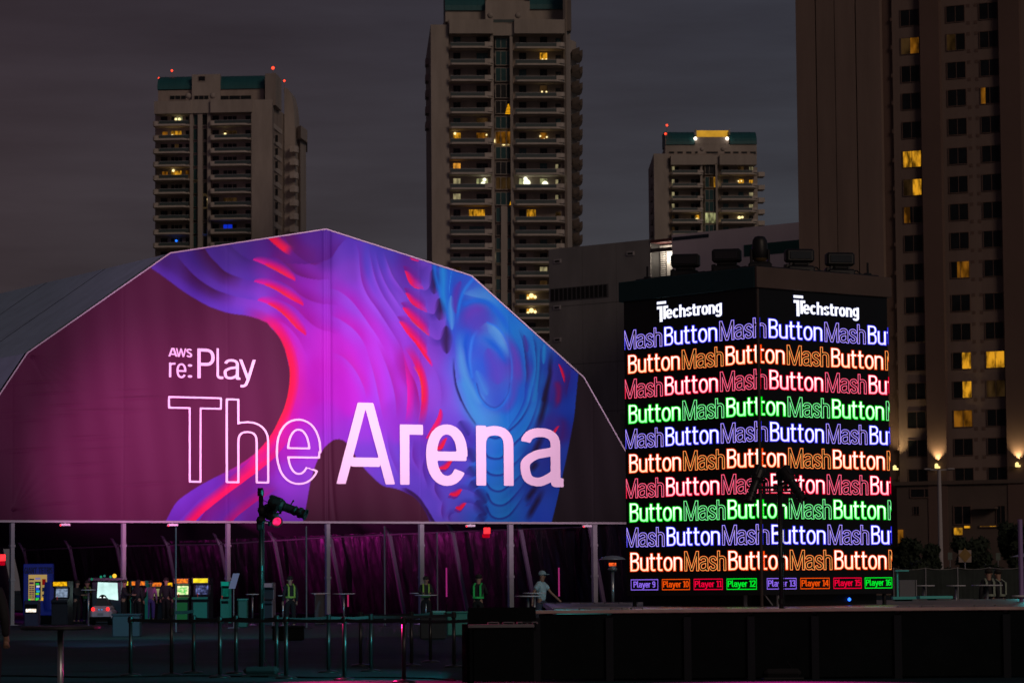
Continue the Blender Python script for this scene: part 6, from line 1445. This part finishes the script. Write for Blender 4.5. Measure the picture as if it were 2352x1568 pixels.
# ---------------------------------------------------------------- game cabinets inside the tent
cabm = mat('cabinet_black', (.014,.014,.02), .45); scrw = emis('screen_white', (.85,.95,1), 1.0, .5, 8)
def cabinet(px_, y0_, y1_, wpx, Y, label, marq=None, screen=None, side=None, ms=None, scr=None, panel=None):
    s = Y / F; w_ = wpx * s; z1 = P(px_, y0_, Y).z; g_ = gnd(px_, Y); dz = g_[2]
    rt = empty('arcade_cabinet', g_, R(-8), label, 'arcade cabinet', 'lit game cabinets inside the tent'); h = z1; d = w_ * 1.15
    sd_ = side or cabm
    prof_ = [(-d/2,0),(-d/2,h*.48),(-d/2-.06,h*.52),(-d/2-.06,h*.56),(-d*.12,h*.62),(-d*.05,h*.84),(-d*.42,h*.88),(-d*.42,h),(d/2,h),(d/2,0)]
    for nm, a, b in (('side_panel', -w_/2, -w_/2+.03), ('side_panel', w_/2-.03, w_/2), ('carcass', -w_/2+.03, w_/2-.03)):
        mb = MB(); pf = prof_ if nm != 'carcass' else [(y+.03 if y < 0 else y-.01, z-.01 if z > .1 else z+.02) for y, z in prof_]; n = len(pf)
        mb.add([(a,y,z) for y,z in pf]+[(b,y,z) for y,z in pf], [tuple(range(n)), tuple(range(n,2*n))[::-1]]+[(i,n+i,n+(i+1)%n,(i+1)%n) for i in range(n)]); build(nm, mb, sd_ if nm != 'carcass' else cabm, rt)
    if marq: build('marquee', MB().box(-w_*.42,w_*.42,-d*.44,-d*.40,h*.89,h*.985), marq, rt)
    if scr: mb = MB(); mb.add([(-w_*.36,-d*.14,h*.635),(w_*.36,-d*.14,h*.635),(w_*.36,-d*.07,h*.83),(-w_*.36,-d*.07,h*.83)], [(0,1,2,3)]); build('screen', mb, scr, rt)
    build('control_deck', MB().box(-w_*.46,w_*.46,-d/2-.075,-d*.2,h*.53,h*.575), panel or cabm, rt)
    build('joystick', MB().tube((-.12,-d*.4,h*.57),(-.12,-d*.4,h*.63),.012).ball((-.12,-d*.4,h*.64),.025,n=8), emis('knob', (.6,.05,.05), .3), rt)
    if panel: build('front_panel', MB().box(-w_*.40,w_*.40,-d/2-.006,-d/2+.03,h*.05,h*.46), panel, rt)
    return rt
amb = emis('marquee_amber', lin(255,190,20), 1.1, .6, 9); org = emis('marquee_orange', lin(255,130,30), 1.1, .6, 9, (.9,.2,.05)); yel = emis('marquee_yellow', lin(255,225,40), 1.2, .3, 6)
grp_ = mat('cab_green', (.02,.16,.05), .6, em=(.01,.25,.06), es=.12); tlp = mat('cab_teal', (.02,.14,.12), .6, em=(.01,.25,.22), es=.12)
cabinet(143, 1334, 1426, 38, 124, 'black game cabinet with amber marquee between the blue booth and the racing game', amb, scr=emis('screen_grey', lin(150,170,200), .8, .5, 9))
cabinet(289, 1333, 1400, 18, 134, 'narrow cabinet with a square amber light just left of a tent post', yel)
cabinet(322, 1333, 1400, 36, 132, 'dark green cabinet with small teal top lamp left of the orange cabinets', org, side=tlp)
cabinet(362, 1336, 1400, 30, 136, 'cabinet with a bright orange marquee behind the group of people', org, scr=litG)
cabinet(388, 1336, 1400, 26, 138, 'cabinet with a small amber marquee behind the heavy set person', amb)
cabinet(421, 1327, 1410, 36, 126, 'green fronted cabinet with orange marquee and bright screen', org, scr=emis('screen_hot', lin(255,240,190), 1.3, .5, 8, lin(120,255,120)), panel=grp_)
cabinet(465, 1326, 1410, 40, 126, 'tall cabinet with a long yellow marquee and dark blue screen', yel, scr=emis('screen_blue', lin(140,150,230), .6, .9, 7), panel=tlp)
cabinet(519, 1334, 1404, 20, 126, 'teal lit cabinet just left of the third tent post', emis('marquee_teal', lin(20,160,140), .5), side=tlp, scr=emis('screen_teal', lin(20,140,120), .35, .5, 8), panel=tlp)
cabinet(616, 1337, 1412, 28, 116, 'grey cabinet with red lamps behind the left lighting stand', mat('pale_top', (.5,.35,.4), .6), side=mat('cab_grey', (.2,.17,.2), .6))
# blue booth with its big backlit game picture, and the kiosk before it
Yb = 127; bw = 68 * Yb / F; zb_ = P(88, 1294, Yb).z; rt = empty('game_booth', gnd(88, Yb), R(-4), 'tall blue booth with a backlit oversized block game picture', 'game booth')
blu = mat('booth_blue', (.015,.03,.30), .6, em=(.01,.03,.5), es=.04)
build('back_panel', MB().rbox(-bw/2,bw/2,-.1,.2,.35,zb_,.03), blu, rt); build('side_wing', MB().lathe([(.30,.6),(.36,1.0),(.30,1.7)], (bw*.45,0,0), 16), blu, rt); build('plinth', MB().rbox(-bw*.4,bw*.4,-.1,.3,0,.36,.03), blk, rt)
pic = build('picture_panel', MB().box(-bw*.31,bw*.31,-.16,-.1,.95,2.0-.0), emis('booth_tan', lin(215,180,105), .55, .15, 3), rt)
def pq(x0,x1,z0,z1,m_,nm='block'): build(nm, MB().box(bw*x0,bw*x1,-.175,-.161,z0,z1), m_, pic)
pq(-.09,.11,.98,1.72, emis('pic_dark', (.01,.02,.05), .5), 'well')
cl_ = [lin(40,200,60), lin(220,220,240), lin(40,80,230), lin(30,180,230), lin(120,220,40), lin(30,60,200), lin(60,200,90)]
for i, c_ in enumerate(cl_): build('block', MB().box(bw*(-.055 + .02*(i%2)),bw*(.055+.02*(i%2)),-.19,-.176,1.66-.098*i-.08,1.66-.098*i), emis('blk%d' % i, c_, .8), pic)
for i in range(7): pq(-.28,-.20,1.50-.075*i,1.545-.075*i, emis('pic_purple' if i < 5 else 'pic_green', lin(90,50,90) if i < 5 else lin(60,130,40), .5)); pq(-.185,-.115,1.50-.075*i,1.545-.075*i, _M['pic_purple'])
pq(.16,.28,1.58,1.82, emis('pic_red', lin(150,20,20), .5)); pq(.16,.28,1.32,1.48, _M['pic_dark']); pq(.16,.28,1.12,1.2, _M['pic_dark']); pq(.14,.29,.96,1.06, emis('pic_amber', lin(240,180,30), .9)); pq(-.28,-.13,1.62,1.70, _M['pic_purple']); pq(-.08,.1,1.80,1.88, emis('pic_lilac', lin(150,140,190), .6)); pq(-.28,-.12,1.78,1.84, _M['pic_dark'])
mb = MB(); X = -bw * .46; hh = .26; wdt = 'GIANT TETRIS'
tw = sum(glyph(c_, .17)[1] for c_ in wdt) + .06 * 11; k_ = bw * .92 / (tw * hh)
for c_ in wdt.replace('TETRIS', 'TETRIS'):
    gch = c_
    if gch in 'GIANTESR ': pass
    if gch == 'R': S_ = 'P'
    else: S_ = gch
    if S_ != ' ': fill(mb, contours(S_, .17, 0, None, round(k_,3))[0], X, zb_ - .40, hh, -.115, thick=.02)
    if gch == 'R': w0 = glyph('P', .17)[1] * k_ * hh; mb.add([(X+w0*.45,-.115,zb_-.40+hh*.45),(X+w0*.75,-.115,zb_-.40+hh*.45),(X+w0*1.05,-.115,zb_-.40),(X+w0*.75,-.115,zb_-.40)], [(0,3,2,1)])
    X += (glyph(S_, .17)[1] * k_ + .06 * k_) * hh
build('sign_lettering', mb, mat('navy_letters', (.008,.010,.05), .6), rt)
rt = empty('game_kiosk', gnd(74, 119), R(-4), 'small dark kiosk with a bright white screen in front of the blue booth', 'kiosk')
build('cabinet', MB().rbox(-.27,.27,-.2,.25,0,1.0,.03), mat('kiosk_blue', (.02,.02,.06), .6), rt); mb = MB(); mb.add([(-.2,-.21,.55),(.2,-.21,.55),(.2,-.20,.80),(-.2,-.20,.80)], [(0,1,2,3)]); build('screen', mb, emis('kiosk_screen', (1,1,1), 1.3, .35, 9, lin(255,200,120)), rt)
build('bezel', MB().rbox(-.24,.24,-.205,-.19,.50,.85,.01), blk, rt); build('buttons', MB().ball((-.1,-.05,1.01),.04,n=8).ball((.18,-.05,1.01),.04,n=8), emis('btn_green', lin(60,255,60), .8), rt)
# racing game: big screen, hood and the rear of a white car
Yr = 126; rt = empty('racing_game', gnd(236, Yr), 0, 'racing simulator with a bright white screen behind a small white car', 'racing game'); s_ = Yr / F
def rx(px_): return (px_ - 236) * s_
def rz(py_): return P(236, py_, Yr).z
build('screen_frame', MB().rbox(rx(203),rx(276),.9,1.2,0,rz(1334),.04), cabm, rt); build('screen', MB().add([(rx(216),.88,rz(1372)),(rx(265),.88,rz(1378)),(rx(263),.88,rz(1338)),(rx(218),.88,rz(1336))], [(0,1,2,3)]), emis('race_screen', lin(215,255,250), 1.15, .3, 1.6), rt)
build('hood', MB().rbox(rx(200),rx(280),.2,.9,rz(1334),rz(1325),.03), cabm, rt)
for px_, py_, c_ in ((262,1322,lin(255,200,60)),(231,1324,lin(40,190,140)),(253,1324,lin(60,190,150)),(210,1329,lin(30,150,110)),(239,1322,lin(60,150,140))): build('hood_lamp', MB().ball((rx(px_),.1,rz(py_)),.085 if px_ == 262 else .05,n=8), emis('hl%d' % px_, c_, 1.2 if px_ == 262 else .5), rt)
car = empty('toy_race_car', gnd(236, Yr - 2.4), 0, 'small white race car seen from behind with two red tail lights', 'car')
s_c = (Yr - 2.4) / F; W_ = 27 * s_c
white = mat('car_white', (.42,.40,.48), .35)
build('body', MB().rbox(-W_*.95,W_*.95,-.7,.9,.18,.62,.10).rbox(-W_*.8,W_*.8,-.55,.8,.55,.74,.08), white, car)
build('roof', MB().add([(-W_*.62,-.35,.72),(W_*.62,-.35,.72),(W_*.62,.6,.72),(-W_*.62,.6,.72),(-W_*.30,-.1,1.05),(W_*.30,-.1,1.05),(W_*.30,.4,1.05),(-W_*.30,.4,1.05)], [(0,1,5,4),(1,2,6,5),(2,3,7,6),(3,0,4,7),(4,5,6,7)]), mat('car_roof', (.05,.06,.06), .3), car)
for a in (-.62, .62): build('tail_light', MB().ball((W_*a,-.71,.62),.07,n=10), emis('tail_red', (1,.02,.02), 2.2), car)
for a in (-.75, .75): build('wheel', MB().lathe([(.20,-.09),(.24,-.07),(.24,.07),(.20,.09)], (W_*a,-.35,.24), 16, axis='x'), blk, car)
for a in (-.12, .12): build('badge', MB().ball((W_*a,-.71,.60),.022,n=6), emis('car_blue', (.1,.5,1), .8), car)
build('licence_plate', MB().box(-W_*.25,W_*.25,-.715,-.70,.36,.46), mat('plate', (.25,.25,.28), .6), car); build('bumper', MB().rbox(-W_*.9,W_*.9,-.76,-.68,.18,.32,.02), blk, car)
rt = empty('driver', gnd(236, Yr - 1.9, .62)); tag(rt, 'driver figure with two white eyes on top of the small race car', 'mascot figure')
build('head', MB().ball((0,0,.42),.16,n=14,sz=.9), blk, rt); build('torso', MB().lathe([(.20,0.08),(.24,.2),(.12,.34)], n=14), blk, rt)
for a in (-.075, .075): build('eye', MB().ball((a,-.13,.42),.055,n=8), emis('eye_white', (.9,1,1), 1.2), rt)
# odds and ends by the tent front
def simplebox(name, px_, y0_, y1_, wpx, Y, label, cat, m_, lid=None, depth=.5, z0=0.0):
    z1 = P(px_, y0_, Y).z; w_ = wpx * Y / F / 2; rt = empty(name, gnd(px_, Y), 0, label, cat)
    build('body', MB().rbox(-w_,w_,-depth/2,depth/2,z0,z1-.06,.03), m_, rt); build('lid', MB().rbox(-w_-.02,w_+.02,-depth/2-.02,depth/2+.02,z1-.06,z1,.015), lid or m_, rt); return rt
simplebox('litter_bin', 558, 1374, 1408, 22, 112, 'green litter bin right of the third tent post', 'bin', mat('bin_green', (.02,.16,.12), .6), mat('bin_lid', (.05,.35,.28), .5))
simplebox('litter_bin', 760+0-26, 1362, 1395, 22, 118, 'dark litter bin left of the central tent post', 'bin', mat('bin_dark', (.06,.05,.06), .6), mat('bin_lid2', (.4,.3,.35), .5))
simplebox('road_case', 292, 1408, 1430, 64, 92, 'dark grey flight case on the ground behind the leftmost barrier post', 'case', mat('case_grey', (.016,.022,.025), .7))
simplebox('road_case', 995, 1410, 1432, 60, 84, 'low dark flight case behind the far barrier row', 'case', mat('case_grey', (0,0,0)))
simplebox('road_case', 700-38, 1437, 1447, 70, 84, 'flat black case low on the ground right of the lighting stand', 'case', blk)
simplebox('plastic_crate', 1003, 1402, 1429, 36, 88, 'teal lit ribbed plastic crate behind the farthest barrier post', 'crate', mat('crate_teal', (.10,.45,.42), .5, noise=.3, nscale=8), mat('crate_rim', (.15,.55,.5), .5))
simplebox('plastic_crate', 1050, 1403, 1427, 46, 90, 'second teal lit crate beside the stage corner', 'crate', mat('crate_teal2', (.04,.25,.20), .6))
for i in range(7): pass
rt = empty('banner_flag', gnd(536.5, 110), 0, 'tilted white vertical sign right of the third tent post', 'sign')
z0_, z1_ = P(536, 1351, 110).z, P(536, 1316, 110).z; w_ = 7.5 * 110 / F
build('panel', MB().add([(-w_-.06,0,z0_),(w_-.06,0,z0_),(w_+.1,0,z1_),(-w_+.1,0,z1_),(-w_-.06,.02,z0_),(w_-.06,.02,z0_),(w_+.1,.02,z1_),(-w_+.1,.02,z1_)], [(0,1,2,3),(4,7,6,5),(0,3,7,4),(1,5,6,2),(3,2,6,7),(0,4,5,1)]), mat('flag_white', (.45,.42,.62), .7), rt); build('pole', MB().tube((0,.05,0),(0,.05,z0_+.3),.02).box(-.2,.2,-.1,.2,0,.02), alu, rt)
# red work lamps hanging in the tent
for px_, py_, Y_, lb in ((1118, 1218, 150, 'red glowing box lamp hanging under the tent ceiling at the right'), (4, 1171+109, 140, 'red glowing lamp at the far left edge under the tent')):
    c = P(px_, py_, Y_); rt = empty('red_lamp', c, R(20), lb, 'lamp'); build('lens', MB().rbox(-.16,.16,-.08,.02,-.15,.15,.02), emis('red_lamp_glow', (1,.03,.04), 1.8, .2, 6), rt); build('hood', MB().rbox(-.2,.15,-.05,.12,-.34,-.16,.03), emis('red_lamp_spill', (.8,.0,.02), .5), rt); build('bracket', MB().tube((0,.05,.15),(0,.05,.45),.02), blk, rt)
# thin black tripods / poles standing before the lining
for px_, yt_, yb_, Y_, lb in ((884,1207,1395,112,'thin dark pipe standing left of the middle tent post'),(1086+0-382,1208,1391,108,'thin pipe left of the central tent post'),(404+0,1210,1390,100,'thin pipe between first and second tent posts'),(1005-0,1222,1390,112,'thin dark pipe standing right of the middle tent post')):
    z = P(px_, yt_, Y_).z; rt = empty('pipe_upright', gnd(px_, Y_), 0, lb, 'pipe', 'thin uprights inside the tent front'); build('pipe', MB().tube((0,0,0),(0,0,z),.028,n=8), mat('pipe_grey', (.16,.18,.2), .4, .5), rt); build('foot_plate', MB().box(-.2,.2,-.2,.2,0,.015), blk, rt)
for pts_, lb in (([(-3.6,49.6),(-3.1,49.0),(-2.2,48.9),(-1.4,48.2),(-.9,47.2)], 'black cable snaking over the ground from the left lighting stand to the stage corner'), ([(-3.9,49.8),(-5.2,50.6),(-6.8,50.4),(-8.5,51.5),(-11,51.0)], 'black cable running left over the ground from the left lighting stand')):
    c0 = pts_[0]; tag(build('cable', MB().path([(x - c0[0], y - c0[1], .014) for x, y in _cr(pts_, 6)], .012), blk, loc=(c0[0], c0[1], 0)), lb, 'cable')
# ---------------------------------------------------------------- right side
tealb = mat('bench_teal_lit', (.10,.62,.58), .5)  # teal light on the benches is put into this base colour
def dz_at(px_, py_, Y): return P(px_, py_, Y).z
q = P(2076, 1378, 64); rt = empty('bench', (q.x, 64, DT), R(-3), 'teal lit bench top at the right foot of the screen tower', 'bench'); build('seat', MB().rbox(-.24,.24,-.2,.2,.03,.09,.01), tealb, rt); build('base', MB().box(-.18,.18,-.1,.1,0,.03), blk, rt)
q = P(2145, 1378, 66); rt = empty('bench', (q.x, 66, DT), R(8), 'longer teal lit bench receding to the right on the deck', 'bench'); build('seat', MB().rbox(-.36,.36,-.2,.25,.03,.09,.01), tealb, rt); build('base', MB().box(-.3,.3,-.1,.1,0,.03), blk, rt)
q = P(2062, 1376, 66); zt2 = P(2070, 1308.5, 66).z; rt = empty('side_stand', (q.x, 66, DT), 0, 'cyan lit T shaped stand right of the screen tower', 'stand'); build('top', MB().rbox(-.055,.235,-.12,.12,zt2-DT-.03,zt2-DT,.008), mat('cyan_lit_stand', (.12,.75,.72), .5), rt); build('pole', MB().tube((0,0,0),(0,0,zt2-DT-.03),.02,n=10), mat('cyan_lit_stand', (0,0,0)), rt); build('foot', MB().lathe([(.1,0),(.1,.01)], n=14), blk, rt)  # cyan light is put into the base colour of top and pole
q = P(2086, 1372, 67); zc = P(2086, 1331, 67).z; rt = empty('equipment_case', (q.x, 67.2, DT), 0, 'grey upright equipment case behind the cyan stand', 'case'); build('body', MB().rbox(-.18,.18,-.1,.2,0,zc-DT,.015), mat('case_pale', (.16,.17,.19), .6), rt); build('edge_rail', MB().box(.18,.2,-.12,.2,0,zc-DT), alu, rt)
# barrier fence with windscreen
Yw = 118; xa_, xb_ = P(2052, 1300, Yw).x, P(2420, 1300, Yw).x; zf = P(2200, 1303.5, Yw).z; rt = empty('site_fence', (xa_, Yw, 0), R(0), 'dark screened fence running behind the right tables', 'fence')
n_ = 5; fcm = mat('windscreen', (.030,.040,.036), .9, noise=.35, nscale=1.2, bump=.4, bscale=2)
for i in range(n_):
    a = (xb_ - xa_) * i / n_; b = (xb_ - xa_) * (i + 1) / n_; mb = MB(); m_ = 8
    for k in range(m_ + 1):
        t = k / m_; sg_ = .06 * 4 * t * (1 - t); mb.v += [(a + (b - a) * t, .03 * math.sin(t * 9), zf - sg_), (a + (b - a) * t, .03 * math.sin(t * 9 + 1), .03)]
    mb.f = [(2*k, 2*k+2, 2*k+3, 2*k+1) for k in range(m_)]; mb.m = [0] * m_; build('screen_panel', mb, fcm, rt); build('post', MB().tube((a,0,0),(a,0,zf+.03),.025,n=8), alu, rt); build('top_rail', MB().path([(a + (b-a)*t/4, -.01, zf + .0 - .06*4*(t/4)*(1-t/4)) for t in range(5)], .014), mat('rail_dull', (.25,.24,.23), .6), rt)
# lamp post, traffic signs, trees
Yp = 175; zl = P(2163, 1077, Yp).z; g_ = gnd(2163, Yp); rt = empty('street_lamp', g_, 0, 'slender pale lamp post in front of the hotel', 'street lamp'); build('pole', MB().tube((0,0,0),(0,0,zl),.16,.10,n=12), mat('pale_pole', (.42,.38,.38), .6), rt)
for a in (-1, 1): build('arm', MB().tube((0,0,zl-.05),(a*.75,0,zl-.02),.04), _M['pale_pole'], rt); build('lamp_head', MB().rbox(min(a*.45,a*.85),max(a*.45,a*.85),-.15,.15,zl-.02,zl+.05,.02), _M['pale_pole'], rt)
Ys = 128; g_ = gnd(2219, Ys); rt = empty('road_sign', g_, 0, 'square pale board with a dull yellow diamond, right of the tower', 'road sign'); z0_, z1_ = P(2219, 1290.5, Ys).z, P(2219, 1262.5, Ys).z; hw_ = 14.5 * Ys / F
build('board', MB().box(-hw_,hw_,0,.02,z0_,z1_), mat('sign_pale', (.36,.28,.24), .7), rt); zc = (z0_ + z1_) / 2; r_ = (z1_ - z0_) * .60
mb = MB(); mb.add([(r_*.86*math.cos(R(90)*k), -.02, zc + .04 + r_*math.sin(R(90)*k)) for k in range(4)] + [(r_*.86*math.cos(R(90)*k), -.005, zc + .04 + r_*math.sin(R(90)*k)) for k in range(4)], [(0,3,2,1),(0,1,5,4),(1,2,6,5),(2,3,7,6),(3,0,4,7)]); build('diamond', mb, mat('sign_yellow', (.26,.15,.03), .6, noise=.2, nscale=4), rt); build('post', MB().tube((0,.04,0),(0,.04,z1_),.03), alu, rt)
for px_, lb in ((2187, 'small grey plate on a post left of the yellow diamond'), (2265-34-0+9, ''), (2310-42+0-0, '')):
    if not lb: continue
for px_, y0_, y1_, lb in ((2184.5,1268,1285,'small grey plate on a post left of the yellow diamond'),(2295-0,1269,1286,'small grey plate on a post right of the yellow diamond')):
    g_ = gnd(px_, 150); z0_, z1_ = P(px_, y1_, 150).z, P(px_, y0_, 150).z; rt = empty('small_sign', g_, 0, lb, 'road sign', 'small plates behind the fence'); build('plate', MB().rbox(-.11,.11,-.01,.01,z0_,z1_,.004), mat('plate_grey', (.12,.15,.13), .7), rt); build('post', MB().tube((0,.03,0),(0,.03,z1_),.02), alu, rt)
leafm = mat('leaves', (.018,.030,.014), .85, noise=.4, nscale=1.0); barkm = mat('bark', (.04,.03,.02), .9)
def tree(px_, Y, ytop, wpx, label, cat='tree', seed=0, trunk=True, zlow=None):
    rs_ = np.random.RandomState(seed); z1 = P(px_, ytop, Y).z; w_ = wpx * Y / F / 2; rt = empty('broadleaf_tree' if trunk else 'shrub', gnd(px_, Y), 0, label, cat)
    zl_ = z1 * (.42 if trunk else .02)
    if trunk:
        tm = MB().tube((0,0,0),(.05,0,zl_),.16,.11,n=8)
        for k in range(5): a = rs_.uniform(0, 6.28); tm.tube((.05,0,zl_*.9),(.05+math.cos(a)*w_*.6, math.sin(a)*w_*.6, zl_+(z1-zl_)*rs_.uniform(.3,.7)),.07,.02,n=6)
        build('trunk', tm, barkm, rt)
    mb = MB(); cl = [(rs_.normal(0,.42), rs_.normal(0,.42), rs_.uniform(.08,.92), rs_.uniform(.22,.42)) for _ in range(16)]
    for cx__, cy__, cz__, cr__ in cl:
        for _ in range(150):
            d = rs_.normal(size=3); d /= np.linalg.norm(d); rr = cr__ * rs_.uniform(.6, 1.05)
            c = np.array([(cx__*.8 + d[0]*rr)*w_, (cy__*.8 + d[1]*rr)*w_, zl_ + (cz__ + d[2]*rr*.5)*(z1-zl_)*.92]); c[2] = min(max(c[2], .1), z1)
            a = rs_.normal(size=3); a /= np.linalg.norm(a); b = np.cross(a, d); b /= (np.linalg.norm(b) + 1e-6); s = rs_.uniform(.10,.2)
            mb.add([c - a*s, c + b*s*.5, c + a*s, c - b*s*.5], [(0,1,2,3)])
    build('crown', mb, leafm, rt); return rt
tree(2085, 150, 1232, 90, 'dark bushy tree right beside the screen tower', seed=1); tree(2140, 155, 1240, 80, 'dark tree at the foot of the pale lamp post', seed=2); tree(2245, 145, 1208, 105, 'round dark tree above the yellow diamond sign', seed=3)
tree(2330, 150, 1190, 90, 'dark tree at the right edge below the hotel uplight', seed=4); tree(2120, 132, 1282, 130, 'low dark shrub mass behind the fence on the left', 'shrub', 5, False); tree(2290, 134, 1284, 150, 'low dark shrub mass behind the fence on the right', 'shrub', 6, False)
# umbrella and violet pole at the right edge
rt = empty('violet_pole', gnd(2347, 60), 0, 'violet pole at the right edge of the picture', 'pole'); z1 = P(2347, 1192, 60).z; build('pole', MB().tube((0,0,0),(0,0,z1),.045,n=12), mat('violet_paint', (.30,.20,.45), .5), rt); build('foot', MB().lathe([(.25,0),(.25,.03)], n=16), blk, rt)
rt = empty('parasol', gnd(2352, 96), 0, 'pale parasol canopy just entering at the right edge', 'parasol'); z1 = P(2352, 1150, 96).z; z2_ = P(2352, 1278, 96).z
z1 = P(2352, 1270, 96).z; build('canopy', MB().lathe([(.62,z2_),(.60,z2_+.01),(.3,z1-.01),(.02,z1+.03)], (.25,0,0), 8), mat('parasol_cloth', (.35,.38,.5), .8), rt); build('pole', MB().tube((.25,0,0),(.25,0,z1),.025), alu, rt)
print('OBJ', len(bpy.data.objects))
